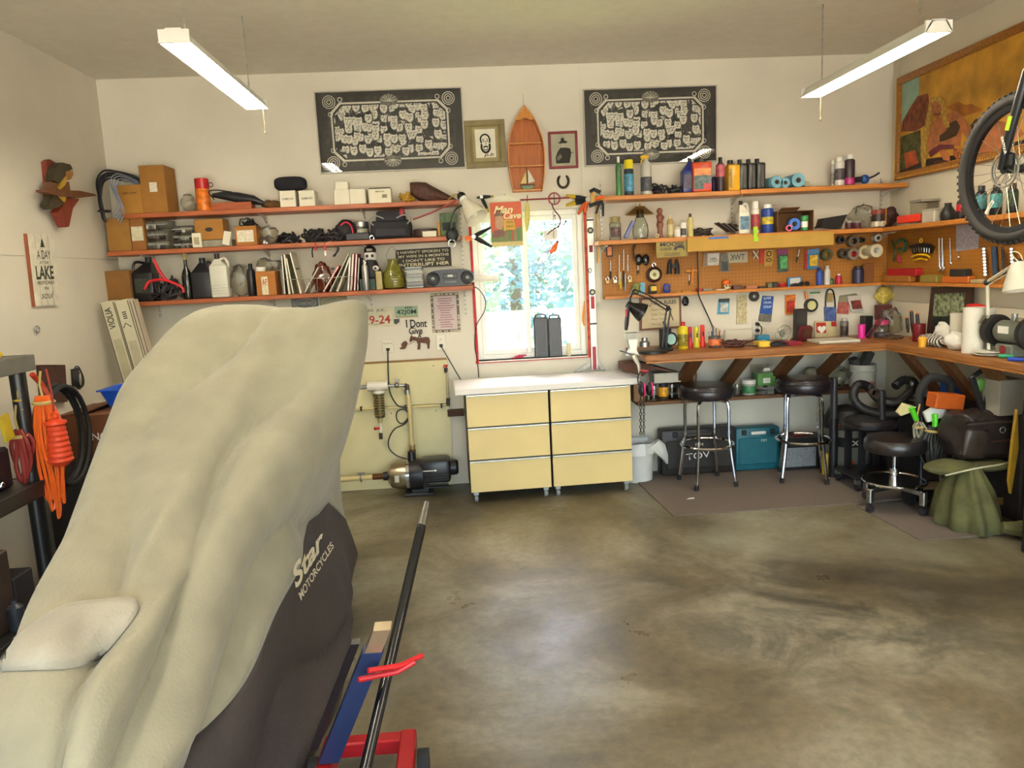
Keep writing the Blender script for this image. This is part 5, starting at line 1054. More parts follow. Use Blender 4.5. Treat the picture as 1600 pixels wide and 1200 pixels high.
MB(o).tube([onY(x, y, 5.16) for x, y in ((930, 311), (944, 307))], .012, 8).build('pad', ORANGE, t); MB(o).tube([onY(x, y, 5.155) for x, y in ((942, 318), (942, 338))], .009, 8).build('trigger', BLACK, t); MB(o).tube([onY(x, y, 5.155) for x, y in ((936, 320), (931, 334))], .008, 8).build('release_lever', BLACK, t)
# ski pole lying across pegs above the window
t = thing('ski_pole', 'red ski pole with round basket lying across above the window', 'ski pole', onY(866, 311, D-.045)); o = t.location
MB(o).tube([onY(813, 312.5, D-.045), onY(890, 309, D-.045)], .0055, 8).build('shaft', M('#8c1f34', .35), t); MB(o).torus(onY(866, 310.5, D-.047), .04, .005, 'y', 24, 6).build('basket_ring', M('#9a1c34', .4), t)
mb = MB(o); c = onY(866, 310.5, D-.047); mb.tube([c+Vector((0, 0, .04)), c-Vector((0, 0, .04))], .003, 5); mb.tube([c-Vector((.04, 0, 0)), c+Vector((.04, 0, 0))], .003, 5); mb.build('basket_spokes', M('#4a1822', .5), t); MB(o).cyl(c+Vector((0, 0, .0)), c+Vector((0, .045, .0)), .004, n=6).build('wall_peg', STEEL, t)
mb = MB(); mb.tube([onY(x, y, D-.05) for x, y in ((862, 318), (866, 328), (875, 340), (874, 352), (862, 360), (855, 367))], [.004, .005, .005, .005, .005, .003], 7, smooth=5); one('bungee_cord', mb, M('#5c1a34', .5), 'maroon bungee cord curling down the window pane', 'cord')
t = thing('wire_hanger', 'thin dark wire hook hanging before the right pane', 'hook', onY(866, 340, D-.05)); mb = MB(t.location)
for pts in (((864, 330), (865, 350), (865, 372)), ((866, 336), (869, 346), (879, 352), (884, 346)), ((864, 350), (852, 352), (850, 347))): mb.tube([onY(x, y, D-.05) for x, y in pts], .0022, 5, smooth=4)
mb.sph(onY(884, 346, D-.05), .007, 8, 6); mb.sph(onY(867, 337, D-.05), .006, 8, 6); mb.build('wire', M('#2a3440', .4, .5), t)
t = thing('window_ornament', 'orange fish shaped ornament hung on a thread before the pane', 'ornament', onY(865, 388, D-.05)); o = t.location
MB(o).tube([onY(x, y, D-.05) for x, y in ((870, 380), (866, 388), (860, 396))], [.012, .022, .008], 10).build('fish_body', ORANGE, t); MB(o).sph(onY(871, 378, D-.05), .011, 10, 8).build('fish_head', M('#8a3a1a', .5), t)
for d_ in ((-7, 3), (5, 6)): MB(o).tube([onY(864, 389, D-.05), onY(864+d_[0], 389+d_[1], D-.05)], [.007, .003], 6).build('fin', ORANGE, t)
MB(o).tube([onY(866, 372, D-.05), onY(870, 378, D-.05)], .001, 4).build('thread', BLACK, t); MB(o).tube([onY(867, 395, D-.05), onY(868, 412, D-.05)], .001, 4).build('thread', BLACK, t)
mb = MB(); q = [onY(x, y, D-.02) for x, y in ((850, 361), (871, 359), (871, 374), (851, 375))]; mb.solid(q, [v+Vector((0, .002, 0)) for v in q]); one('paper_note', mb, PAPER, 'small white paper square hung behind the window ornament', 'paper', smooth=0)
t = thing('yellow_brush', 'pale yellow tapered brush hanging beside the tin sign', 'brush', onY(824, 335, D-.05)); MB(t.location).tube([onY(x, y, D-.05) for x, y in ((824, 316), (824, 328), (824, 345), (823, 362))], [.006, .017, .019, .006], 10).build('bristles', M('#d2c46a', .7), t); MB(t.location).tube([onY(824, 305, D-.045), onY(824, 317, D-.05)], .003, 6).build('handle', M('#3a3020', .5), t)
mb = MB(); mb.tube([onY(x, y, D-.03) for x, y in ((913, 470), (912, 485), (911, 500), (913, 509))], [.003, .009, .010, .006], 8, smooth=4); one('orange_lure', mb, M('#e08a1c', .5), 'yellow orange plastic lure hung on the window casing', 'lure')
# black file trays on the sill
for k, (x0, x1, yt, lb, c) in enumerate(((835, 857, 496, 'black plastic bin liner tray standing on the sill, left', '#2c2c30'), (857.5, 878, 497, 'black plastic tray standing on the sill beside its twin', '#3a3a3e'))):
 xc, w_, h_ = slot(x0, x1, yt, D-.015, WZ0+.0005); t = thing('plastic_tray', lb, 'tray', (xc, D+.015, WZ0+.001)); MB().box((0, 0, h_/2), (w_, .04, h_), bev=.006).build('tray_body', M(c, .35), t)
 mb = MB()
 for s in (-1, 1): mb.box((s*w_*.36, -.0215, h_*.48), (.006, .004, h_*.85))
 mb.box((0, -.0215, h_*.12), (w_*.5, .004, .006)); mb.build('ribs', M('#4a4a50', .35), t); MB().tube([(-w_*.36, 0, h_-.004), (-w_*.3, 0, h_+.018), (w_*.3, 0, h_+.018), (w_*.36, 0, h_-.004)], .006, 6, smooth=4).build('handle', BLACK, t)
bottle(885, 892, 536, WZ0, 'small cream pill bottle standing on the window sill', IVORY, style='squat', Y=D+.01, cat='bottle', name='bottle')
mb = MB(); 
for k in range(4): mb.torus((rnd(-.03, .03), 0, .005+.006*k), .03, .004, 'z', 16, 5, (1, .5))
one('red_twine', mb, M('#c23a52', .5), 'small tangle of pinkish red twine on the window sill', 'cord', (onY(812, 556, D-.0).x, D+.02, WZ0+.0012))
# aluminium spirit level
x0 = onY(926, 400, D-.03); zt_, zb_ = onY(922, 340, D-.03).z, onY(930, 578, D-.03).z
t = thing('spirit_level', 'long white spirit level with red grips hung beside the window', 'level', ((onY(922, 340, D-.03).x+onY(929, 578, D-.03).x)/2, D-.022, zb_)); L = zt_-zb_
MB().box((0, 0, L/2), (.048, .022, L), bev=.002).build('rail', M('#cfcac0', .35, .4, .03), t)
for v, hh_, c in ((.80, .05, '#7c1420'), (.45, .09, '#a8182c'), (.08, .17, '#a8304a')): MB().box((0, -.0125, v*L), (.026, .004, hh_)).build('grip', M(c, .5), t)
for v in (.99, .46*.55, .999): pass
for v in (.90, .50): MB().lathe([(0, .004), (.02, .004), (.023, 0)], (0, -.0112, v*L+.02), 18, 'y').build('vial_mount', M('#2a2824', .5), t); MB().lathe([(0, .006), (.011, .006), (.012, .003)], (0, -.0112, v*L+.02), 14, 'y').build('vial', M('#b6b08a', .2), t)
for v in (.985, .31): MB().box((0, -.012, v*L), (.05, .003, .012)).build('band', BLACK, t)
MB().torus((-.012, -.013, .66*L), .014, .003, 'y', 14, 5, (.7, 1.2)).build('hang_hole', BLACK, t)
mb = MB(); mb.box((0, 0, 0), (.012, .012, onY(934, 305, D-.03).z-onY(938, 410, D-.03).z)); one('brass_rod', mb, BRASS, 'slim brass coloured rod hung beside the spirit level', 'rod', (onY(936, 360, D-.02).x-.012, D-.02, (onY(934, 320, D-.03).z+onY(938, 410, D-.03).z)/2+.03))
t = thing('framing_square', 'steel framing square leaning on the wall behind the cabinet', 'square', onY(922, 575, D-.02)); o = t.location; mb = MB(o)
for pts in (((893, 583), (922, 565), (922, 572), (898, 588)), ((934, 561), (948, 580), (942, 582), (934, 570))): q = [onY(x, y, D-.02) for x, y in pts]; mb.solid(q, [v+Vector((0, .003, 0)) for v in q])
mb.build('blades', M('#a8a49a', .4, .6, .3, 60), t, 0)
# ================================================================ WALL DECORATION OVER THE PUMP
def plate(q, col, label, y0=.004, name='number_plate', cat='plate'):
 P = [onY(x, y, D-y0) for x, y in q]; c = sum(P, Vector())/4; w = (P[1]-P[0]).length; h = (P[3]-P[0]).length; rl = math.atan2(P[1].z-P[0].z, P[1].x-P[0].x)
 t = thing(name, label, cat, (c.x, D-.001, c.z), rot=(0, -rl, 0)); MB().box((0, -y0/2, 0), (w, y0, h), bev=.001).build('plate', M(col, .45, var=.1), t); return t, w, h, -y0-.001
t, w, h, yy = plate(((548, 482), (614, 479), (616, 509), (550, 512)), '#cfc8a8', 'cream vehicle number plate with red digits 9-24'); text('9-24', t, M('#b02a20', .5), (.17*w, yy, -.02), .5*w, .44*h, bold=.02); text('03  JUL', t, M('#5a4a3a', .5), (.1*w, yy, .33*h), .4*w, .16*h); text('Inner Country', t, M('#3f4a44', .5), (.0, yy, -.38*h), .45*w, .1*h)
t, w, h, yy = plate(((617, 479.5), (653, 478), (653, 494), (617, 497)), '#93a888', 'small green and yellow number plate reading 42J0M'); text('42J0M', t, M('#27352c', .5), (0, yy, -.06*h), .86*w, .52*h, bold=.02); text('MM', t, M('#27352c', .5), (.1*w, yy, .36*h), .3*w, .14*h); MB().box((0, yy, -.46*h), (w, .001, .07*h)).build('gold_edge', M('#a8842c', .5), t)
mb = MB(); q = [onY(x, y, D-.004) for x, y in ((613, 499), (624, 498), (624, 503), (619, 507), (614, 504))]; mb.solid(q, [v+Vector((0, .003, 0)) for v in q]); one('shield_badge', mb, M('#3a3a36', .5), 'tiny dark shield badge between the two number plates', 'badge', smooth=0)
for q_, c1, c2, lb, s in ((((455, 466), (497, 464), (498, 482), (456, 484)), '#3a2a28', '#a08a86', 'dark package with white oval logo under the lowest shelf', 'DIAMOND'), (((499, 463), (542, 461), (543, 482), (500, 484)), '#97862a', '#c49a3a', 'yellow clear wrapped package under the lowest shelf', 'PRO')):
 t, w, h, yy = plate(q_, c1, lb, .012, 'hanging_package', 'package'); text(s, t, M(c2, .5), (0, yy, 0), .6*w, .3*h); MB().torus((0, yy, 0), .05, .0025, 'y', 24, 5, (w*.4/.05, h*.4/.05)).build('logo_ring', M(c2, .5), t)
 MB().box((0, -.0155, 0), (w*1.03, .004, h*1.05)).build('film', BAGM, t, 0)
t, w, h, yy = plate(((672, 459), (716, 457), (719, 518), (677, 520)), '#5a4f3a', 'pinkish printed notice with spotted border under the shelf', .004, 'bordered_notice', 'notice'); MB().box((0, yy, 0), (w*.82, .001, h*.86)).build('notice_paper', M('#c9b8b4', .7, var=.06), t); mb = MB()
for k in range(13): mb.box((rnd(-.02, .02)*w, yy-.001, h*(.36-.06*k)), (w*rnd(.3, .62), .0006, .006))
mb.build('printed_lines', M('#9a6a70', .7), t, 0); mb = MB()
for k in range(60):
 a = random.random(); s = random.choice((0, 1, 2, 3)); x, z = [(a-.5, .47), (a-.5, -.47), (-.46, a-.5), (.46, a-.5)][s]; mb.sph((x*w, yy, z*h), (.007, .001, .006), 6, 4)
mb.build('border_spots', M('#cabd9c', .6), t)['kind'] = 'stuff'
# cut-out metal words and animals
DKM = M('#241d18', .6); t = thing('cutout_sign', 'black metal cut-out words I Dont Give A with rat and donkey', 'sign', onY(652, 520, D-.006)); o = t.location
def words(s, q, bold=.0):
 P = [onY(x, y, D-.008) for x, y in q]; ob = text(s, t, DKM, (0, 0, 0), 1, 1, Matrix.Identity(4), bold=bold)
 for v in ob.data.vertices: a, b = v.co.x+.5, v.co.y+.5; v.co = (P[3].lerp(P[2], a)).lerp(P[0].lerp(P[1], a), b)-o
 sm = ob.modifiers.new('thick', 'SOLIDIFY'); sm.thickness = .003
words('I Dont', ((634, 500), (667, 499), (667, 511), (635, 512)), .01); words('Give', ((639, 512), (660, 511), (660, 522), (639, 522)), .01); words('A', ((652.5, 521), (658.5, 520.5), (658.5, 528), (652.5, 528)), .01)
BR = M('#5b3420', .6)
def cut(nm, pts, par=t): q = [onY(x, y, D-.008) for x, y in pts]; mb = MB(o); mb.solid(q, [v+Vector((0, .004, 0)) for v in q]); mb.build(nm, BR, t, 0)
cut('donkey', [(640, 530), (641.5, 526), (643, 523), (645, 526), (648, 526), (652, 527.5), (658, 528), (665, 526.5), (670, 527), (672, 532), (671, 545), (668, 545), (667.5, 538), (665, 536), (657, 535.5), (656.5, 546), (652, 546.5), (653, 538), (650, 532), (645, 531.5), (642, 535), (640, 534)])
cut('rat', [(624, 544), (628, 542), (627, 538), (630, 534), (634, 532.5), (637, 536), (635.5, 541), (633, 545), (626, 546)])
MB(o).tube([onY(x, y, D-.007) for x, y in ((635, 537), (640, 537.5), (646, 534.5), (650, 531))], .0015, 5, smooth=4).build('rat_tail', BR, t)
# outlets
def outlet(x, y, label, wide):
 p = onY(x, y, D-.004); t = thing('wall_outlet', label, 'outlet', (p.x, D-.001, p.z)); w = .085 if wide else .07
 MB().box((0, -.004, 0), (w, .008, .115 if not wide else .1), bev=.003).build('cover_plate', M('#dcd6c4', .4, var=.03), t)
 for s in ((-1, 1) if not wide else (-1, 0, 1)):
  for k in (-1, 1): MB().box(((s*.024 if wide else 0)+k*.005*.9, -.0085, (k*0+(.02 if wide else s*.022))), (.003, .002, .009)).build('slot', DARK, t)
 MB().box((0, -.016, -.022), (.024, .018, .02), bev=.003).build('plug', BLACK, t); return p
p1 = outlet(606, 541, 'six way white wall outlet with the pump plugged in', True); p2 = outlet(689, 535, 'white double wall outlet beside the bordered notice', False)
mb = MB(); mb.tube([(p2.x, D-.025, p2.z-.03)]+[onY(x, y, D-.03) for x, y in ((694, 549), (705, 568), (716, 587), (722, 596))], .0035, 6, smooth=5); one('electric_cable', mb, BLACK, 'black cable running from double outlet to behind the cabinet', 'cord')
mb = MB(); mb.tube([onY(x, y, yy_) for x, y, yy_ in ((735, 446, 5.3), (748, 452, 5.35), (758, 468, D-.02), (757, 486, D-.02), (744, 510, D-.02), (742, 540, D-.02), (746, 565, D-.02), (748, 590, D-.02))], .0035, 6, smooth=6); one('electric_cable', mb, BLACK, 'black cable running down from the boombox past the window', 'cord')
# ================================================================ PUMP PANEL
PYb = D-.02
q = [onY(x, y, PYb) for x, y in ((455, 572), (702, 563), (707, 760), (450, 778))]
t = thing('pump_board', 'cream painted plywood board behind the pump', 'board', (onY(600, 770, PYb).x, D-.001, .003)); o = t.location
zt_ = (onY(560, 568, PYb).z+onY(700, 563, PYb).z)/2; xa_, xb_ = onY(450, 660, PYb).x, onY(704, 660, PYb).x
PB = M('#d6cc9e', .65, var=.06, scale=5)
zm = onY(600, 636, PYb).z
MB(o).box(((xa_+xb_)/2, PYb+.009, (zm+zt_)/2+.002), (xb_-xa_, .018, zt_-zm-.004)).build('panel', PB, t, 0); MB(o).box(((xa_+xb_)/2, PYb+.009, zm/2+.001), (xb_-xa_, .018, zm-.006)).build('panel', PB, t, 0)
MB(o).box(((xa_+xb_)/2, PYb+.006, zt_+.006), (xb_-xa_, .024, .012)).build('top_edge', wood('#8a6436', .6, .2), t, 0)
mb = MB(o)
for x in (xa_+.3, xa_+.75, xb_-.1):
 for z in (zt_-.04, zm-.05, .1): mb.sph((x, PYb-.001, z), .005, 6, 4)
mb.build('screws', M('#5a5340', .5), t)
YP = PYb-.06; PEX = M('#cdbb84', .35, var=.04); WP = M('#dcd8cc', .4, var=.03)
def P_(x, y, Y=YP): return onY(x, y, Y)
t = thing('water_filter', 'clear water filter housing with white head on the pump board', 'filter', P_(592, 607)); o = t.location
MB(o).tube([P_(574, 604), P_(606, 602)], .034, 14).build('filter_head', WP, t); a, b = P_(591, 612), P_(594, 652)
mb = MB(o); mb.cyl(b, a, .036, .040, 18); mb.build('filter_bowl', glassy('amber_bowl', '#d2c7a0', .12, .1), t); mb = MB(o); mb.cyl(b+Vector((0, 0, .008)), a, .024, .024, 14); mb.build('cartridge', M('#9c8f66', .7, var=.2, scale=60), t); mb = MB(o)
for k in range(9): c = a.lerp(b, .08+k*.1); mb.torus(c, .040, .0025, 'z', 18, 5)
mb.build('ribs', M('#8f8458', .4), t); MB(o).sph(P_(592, 613), (.045, .045, .02), 16, 8).build('collar', WP, t)
MB(o).cyl(P_(594, 652), P_(594.5, 660), .022, .016, 12).build('bowl_foot', M('#a89c72', .4), t); MB(o).tube([P_(594.5, 660), P_(595, 676)], .010, 8).build('drain_pipe', WP, t); MB(o).cyl(P_(595, 676), P_(595.5, 686), .013, n=10).build('drain_nut', M('#4a3c2c', .4, .6), t); MB(o).tube([P_(594, 669), P_(585, 670, YP-.02)], [.008, .012], 8).build('drain_valve', RED, t)
t = thing('upper_pipework', 'brass and clear tubing with shutoff valve above the pump', 'pipework', P_(620, 604)); o = t.location
MB(o).tube([P_(562, 606), P_(574, 604)], .015, 10).build('inlet_fitting', STEEL, t); MB(o).tube([P_(606, 603), P_(632, 602)], .012, 10).build('outlet_fitting', STEEL, t); MB(o).sph(P_(620, 602), .021, 12, 8).build('ball_valve', M('#8f8a7c', .3, .9), t); MB(o).box(P_(620.5, 595, YP-.01), (.035, .02, .018), bev=.003).build('valve_handle', STEEL, t)
MB(o).tube([P_(632, 602), P_(636, 603), P_(636.5, 609)], .017, 10).build('elbow', M('#3f382e', .4, .5), t); MB(o).tube([P_(636.5, 612), P_(640, 640), P_(644, 696)], .0165, 12).build('riser_tube', PEX, t); MB(o).cyl(P_(636, 609), P_(637, 616), .021, n=12).build('coupling', STEEL, t); MB(o).cyl(P_(644, 695), P_(644.5, 702), .022, n=12).build('coupling', M('#b39a6a', .35, .7), t); MB(o).cyl(P_(644.5, 702), P_(645, 716), .024, n=8).build('brass_union', M('#6f4526', .35, .8), t)
t = thing('cross_pipe', 'thin cream water pipe clipped across the pump board', 'pipe', P_(620, 637, PYb-.02)); o = t.location
MB(o).tube([P_(545, 640, PYb-.02), P_(692, 633.5, PYb-.02)], .009, 8).build('pipe', PEX, t)
for x, y in ((564.5, 638.5), (634, 636), (690, 634)): MB(o).box(P_(x, y, PYb-.018), (.014, .034, .03)).build('clip', M('#2d2822', .5), t)
MB(o).tube([P_(692, 633.5, PYb-.02), P_(700, 632, PYb-.02), P_(700, 624, PYb-.02), P_(698, 580, PYb-.02)], .010, 8).build('riser', M('#b9ae88', .4), t); MB(o).cyl(P_(700, 634, PYb-.02), P_(700, 622, PYb-.02), .014, n=10).build('elbow', M('#4a4234', .4, .5), t); MB(o).cyl(P_(697, 582, PYb-.02), P_(696.5, 575, PYb-.02), .013, n=10).build('valve_body', BLACK, t)
mb = MB(o); c = P_(696, 572, PYb-.035)
for k in range(4): a = k*PI/2+.5; mb.tube([c, c+Vector((.02*math.cos(a), 0, .014*math.sin(a)))], .006, 6)
mb.build('red_valve_handle', RED, t)
# the pump
pc = P_(655, 750, YP-.11); zp = 0
PUMP = t = thing('water_pump', 'black electric water pump with steel head standing on floor', 'pump', (pc.x, YP-.11, 0)); o = t.location; Yp = YP-.11
zA = onY(655, 743, Yp).z; BK = M('#1d1c1e', .4); s_ = lambda x: onY(x, 743, Yp).x
ca = onY(650, 741, Yp).z
MB(o).lathe([(0, s_(607)), (.05, s_(607)), (.085, s_(612)), (.098, s_(625)), (.098, s_(637))], (0, Yp, ca), 24, 'x').build('steel_head', M('#a89c84', .28, .9, .1), t)
MB(o).lathe([(.112, s_(636)), (.112, s_(641)), (.10, s_(642))], (0, Yp, ca), 24, 'x').build('clamp_ring', CHROME, t)
MB(o).lathe([(0, s_(641)), (.11, s_(641)), (.115, s_(650)), (.112, s_(662))], (0, Yp, ca), 20, 'x').build('bearing_housing', BK, t)
mb = MB(o); mb.box(((s_(658)+s_(705))/2, Yp, ca+.028), (s_(705)-s_(658), .2, .17), bev=.03, seg=2); mb.build('motor_cover', M('#232124', .35), t)
mb = MB(o)
for k in range(7): mb.box(((s_(664)+s_(701))/2, Yp-.1, ca-.075+k*.016), (s_(701)-s_(664), .02, .008), bev=.002)
mb.build('cooling_fins', BK, t); MB(o).lathe([(0, s_(701)), (.055, s_(701)), (.055, s_(714)), (.045, s_(717)), (0, s_(717))], (0, Yp, ca+.035), 18, 'x').build('end_knob', BK, t)
MB(o).box(((s_(663)+s_(684))/2, Yp-.1035, ca+.045), (s_(684)-s_(663), .003, .006)).build('badge_line', PAPER, t); MB(o).sph((s_(682), Yp-.104, ca+.045), (.008, .003, .008), 8, 6).build('badge_dot', PAPER, t)
MB(o).box(((s_(630)+s_(678))/2, Yp, .012), (s_(678)-s_(630), .16, .024), bev=.006).build('foot', BK, t); MB(o).box(((s_(640)+s_(672))/2, Yp, ca/2-.01), (s_(672)-s_(640)-.03, .1, ca-.1+.05)).build('pedestal', BK, t)
MB(o).cyl((s_(645), Yp, ca+.1), (s_(645), Yp, ca+.17), .032, .026, 12).build('outlet_neck', BK, t); MB(o).lathe([(0, s_(599)), (.03, s_(599)), (.032, s_(607)), (0, s_(607.5))], (0, Yp, ca), 14, 'x').build('inlet_neck', BK, t)
MB(o).box((s_(622), Yp-.097, ca), (.03, .003, .05)).build('rating_label', M('#c9c2ae', .5), t)
t = thing('inlet_pipe', 'clear cream inlet hose with brass union feeding the pump', 'pipe', (s_(560), Yp, ca)); o2 = t.location
MB(o2).tube([(s_(505), Yp, ca-.005), (s_(585), Yp, ca)], .018, 12).build('hose', PEX, t); MB(o2).cyl((s_(582), Yp, ca), (s_(598.5), Yp, ca), .022, n=8).build('brass_union', M('#6f4526', .35, .8), t)
MB(o2).torus((s_(564), Yp, ca), .026, .006, 'x', 16, 6).build('valve_ring', STEEL, t); MB(o2).box((s_(564), Yp, ca+.03), (.05, .018, .016)).build('valve_handle', STEEL, t)
mb = MB(); pts = [(p1.x, D-.028, p1.z-.03)]+[P_(x, y, PYb-.03) for x, y in ((607, 590), (610, 615), (622, 634), (637, 638), (638, 652), (628, 662), (620, 655), (621, 643), (632, 640), (640, 650), (633, 662), (617, 670), (608, 685), (608, 700), (620, 712), (638, 718))]
mb.o = o; mb.tube(pts, .0048, 7, smooth=6); mb.build('power_cord', BLACK, PUMP)
mb = MB(); q = onY(712, 645, D-.03); mb.box((0, 0, 0), (.12, .04, .05)); one('wood_block', mb, wood('#4a2f1c', .7, .2), 'dark wood block fixed to wall beside the drawer cabinet', 'block', (q.x, D-.02, q.z))
# ================================================================ DRAWER CABINETS ON CASTERS
def pedestal(x0, x1, y0, dep, zt, label):
 w = x1-x0; zb = .075; t = thing('drawer_cabinet', label, 'cabinet', ((x0+x1)/2, y0+dep/2, 0), rz=CR_, group='pair of drawer cabinets')
 MB().box((0, 0, (zb+zt)/2), (w-.004, dep, zt-zb), bev=.002).build('carcass', M('#2f2a24', .5), t); hh = (zt-zb-.006)/3
 DR = M('#dcc486', .45, var=.05, scale=3)
 for k in range(3):
  z = zb+.003+hh*(k+.5); d = MB().box((0, -dep/2-.009, z-.004), (w-.012, .018, hh-.014), bev=.0015).build('drawer_front', DR, t)
  MB().box((0, -dep/2-.0135, z+hh/2-.0095), (w-.012, .027, .011), bev=.002).build('pull_rail', M('#dcdad0', .22, .7, .03), d)
 for sx in (-1, 1):
  for sy in (-1, 1):
   c = MB().box((sx*(w/2-.04), sy*(dep/2-.04), zb-.012), (.034, .04, .022)).build('caster_fork', STEEL, t); MB().cyl((sx*(w/2-.04)-.012, sy*(dep/2-.04), .026), (sx*(w/2-.04)+.012, sy*(dep/2-.04), .026), .026, n=16).build('wheel', M('#8a8a86', .4), c)
 return t
CA, CB_ = onZ(735, 772, .075), onZ(990, 752, .075); CR_ = math.atan2(CB_.y-CA.y, CB_.x-CA.x)*.8; cdep = .40
ztc = onY(855, 608, (CA.y+CB_.y)/2).z
d_ = (CB_-CA); L_ = d_.length; u_ = Vector((math.cos(CR_), math.sin(CR_), 0)); n_ = Vector((-u_.y, u_.x, 0)); y_f = CA.y
def ped(a, b, label):
 t = pedestal(0, (b-a)*L_-.004, 0, cdep, ztc, label); c = CA+u_*((a+b)/2*L_)+n_*(cdep/2+.02); t.location = (c.x, c.y, 0)
ped(0, .5, 'cream three drawer rolling cabinet beside the pump board'); ped(.5, 1, 'cream three drawer rolling cabinet beside the white bucket')
c = CA+u_*(L_*.5-.01)+n_*(cdep/2-.005); mb = MB(); mb.box((0, 0, .02), (L_+.11, cdep+.075, .04), bev=.004); one('counter_top', mb, M('#ded8d0', .45, var=.04, scale=4), 'thick white laminate counter top over both drawer cabinets', 'worktop', (c.x, c.y, ztc+.001), CR_)
mb = MB(); mb.box((0, 0, .0008), (.21, .28, .001)); one('paper_sheet', mb, PAPER, 'loose white paper sheet lying on the counter top', 'paper', (c.x-.08, c.y-.03, ztc+.0415), .5)
# ================================================================ RIGHT UPPER SHELF
C = lambda c, r=.4, v=.1, s=14: M(c, r, 0, v, s)
def trigger(t, r, h, z, mat, s=-1):
 MB().box((s*.008, 0, z+.016), (.055, .024, .022), bev=.005).build('spray_head', mat, t); MB().tube([(s*.016, 0, z+.008), (s*.032, 0, z-.012), (s*.028, 0, z-.035)], .005, 6, smooth=3).build('trigger', mat, t); MB().cyl((0, 0, z-.02), (0, 0, z+.01), .013, n=12).build('collar', mat, t)
bottle(962, 971, 245, SA, 'slim clear bottle with green liquid on the upper shelf', C('#3f7d3a', .25), WHITE, CLEAR, 'slim', Y=5.27, lv=(.5, .75))
bottle(975, 990, 250, SA, 'aerosol can with bright yellow cap and blue label', C('#2a3a44'), C('#e3cf1c'), M('#4a8aa8', .4, 0, .5, 40), 'can', cat='can', name='spray_can', capw=.9, captop=.9)
t, r, h = bottle(1001, 1018, 249, SA, 'clear spray bottle with bright yellow trigger head', C('#b9b6aa', .35), None, M('#4b4c52', .5, 0, .5, 60), 'slim', name='spray_bottle', lv=(.1, .5)); trigger(t, r, h, h, YEL)
cables(1020, 1046, 284, SA, 'black wrapped cable coil beside the spray bottle', DARK, n=8, r=.006, seed=31, dep=.12); cables(1042, 1078, 287, SA, 'glossy black cable coil beside the navy jug', BLACK, n=8, r=.006, seed=32, dep=.12)
jug(1067, 1086, 246, SA, 'navy blue detergent bottle with black cap', C('#232a72', .3), BLACK, Y=5.25, dep=.08, handle=None, neck=.2, lab=C('#3c3550', .4, .6, 40))
t, w, h, dp = jug(1083, 1113, 249, SA, 'red topped jug with picture label and black handle', C('#c8451c', .35), BLACK, Y=5.225, dep=.11, handle='left', neck=.0, nw=.6, shoulder=.93)
for z, c in ((.62, '#d1772a'), (.3, '#4a5c58')): MB().box((0, -dp/2-.0015, z*h), (w*.9, .003, h*(.22 if z > .5 else .42))).build('label', M(c, .4, 0, .6, 45), t)
MB().box((w*.25, -dp/2-.0035, .18*h), (w*.4, .002, h*.16)).build('label_red', C('#b8353c'), t)
bottle(1112, 1119, 272, SA, 'small navy bottle tucked beside the red jug', C('#2b2a66'), IVORY, None, 'slim', Y=5.31)
bottle(1119, 1132, 246, SA, 'slim bottle with black cap and pink red label', C('#33262a'), BLACK, M('#b0505a', .4, 0, .5, 60), 'slim', Y=5.24, lv=(.42, .78))
t, w, h, dp = jug(1138, 1157, 249, SA, 'yellow motor oil bottle with black cap', C('#dba212', .35), BLACK, Y=5.225, dep=.1, handle=None, neck=-.15, nw=.4, shoulder=.84); MB().box((-w*.32, -dp/2-.001, h*.4), (w*.26, .002, h*.6)).build('label', C('#8f7416', .4, .5, 60), t)
for k, (a, b) in enumerate(((1155.5, 1169), (1169.5, 1182.5), (1183, 1197))):
 t, w, h, dp = jug(a, b, 248-k*.7, SA+.004, 'black oil bottle, %s' % ('next to the yellow bottle', 'between two identical black bottles', 'next to the blue paper rolls')[k], C('#25231f', .35), BLACK, Y=5.225, dep=.1, handle=None, neck=-.2, nw=.44, shoulder=.86); MB().box((w*.12, -dp/2-.001, h*.42), (w*.3, .002, h*.7)).build('grip_panel', C('#4a4842', .4), t)
for k, (x, y, R, z) in enumerate(((1207, 276, .042, 0), (1220, 281, .034, 0), (1240, 277, .048, 0))):
 p = onY(x, y, 5.3); t = tape_roll((p.x, 5.32, SA+.005+R), R, .2, C('#6fa3b4', .8), C('#8c8778', .8), 'blue paper towel roll lying end on, %s' % ('beside the black bottles', 'smallest of the three', 'largest of the three')[k], 'y', 'paper_roll', 'blue paper rolls', .42, 'paper roll')
blob(1249, 1270, 281, SA+.004, 'crumpled white and blue cloth beside the paper rolls', M('#a8a894', .9, 0, .5, 40), 'cloth_rag', 'rag', dep=.1, seed=6)
for k, (a, b, y, c, cc) in enumerate(((1298, 1305, 251, '#aaa89e', '#dad6ca'), (1305, 1319, 246, '#c9c6c0', '#e3e0d8'), (1320, 1335, 242, '#3a2a30', '#e3e0d8'))):
 bottle(a, b, y, SA+.004, ('narrow pale', 'white labelled', 'dark labelled pink based')[k]+' aerosol can near the wall corner', C(c), C(cc), M(('#77736e', '#4a4448', '#a8246a')[k], .4, 0, .7, 50), 'can', Y=5.26 if k else 5.31, cat='can', name='spray_can', capw=.5, lv=((.12, .55), (.2, .6), (.02, .25))[k])
t = thing('soldering_torch', 'blue bodied hand torch lying in the shelf corner', 'torch', (onY(1350, 280, 5.3).x, 5.3, SA+.005)); o = t.location
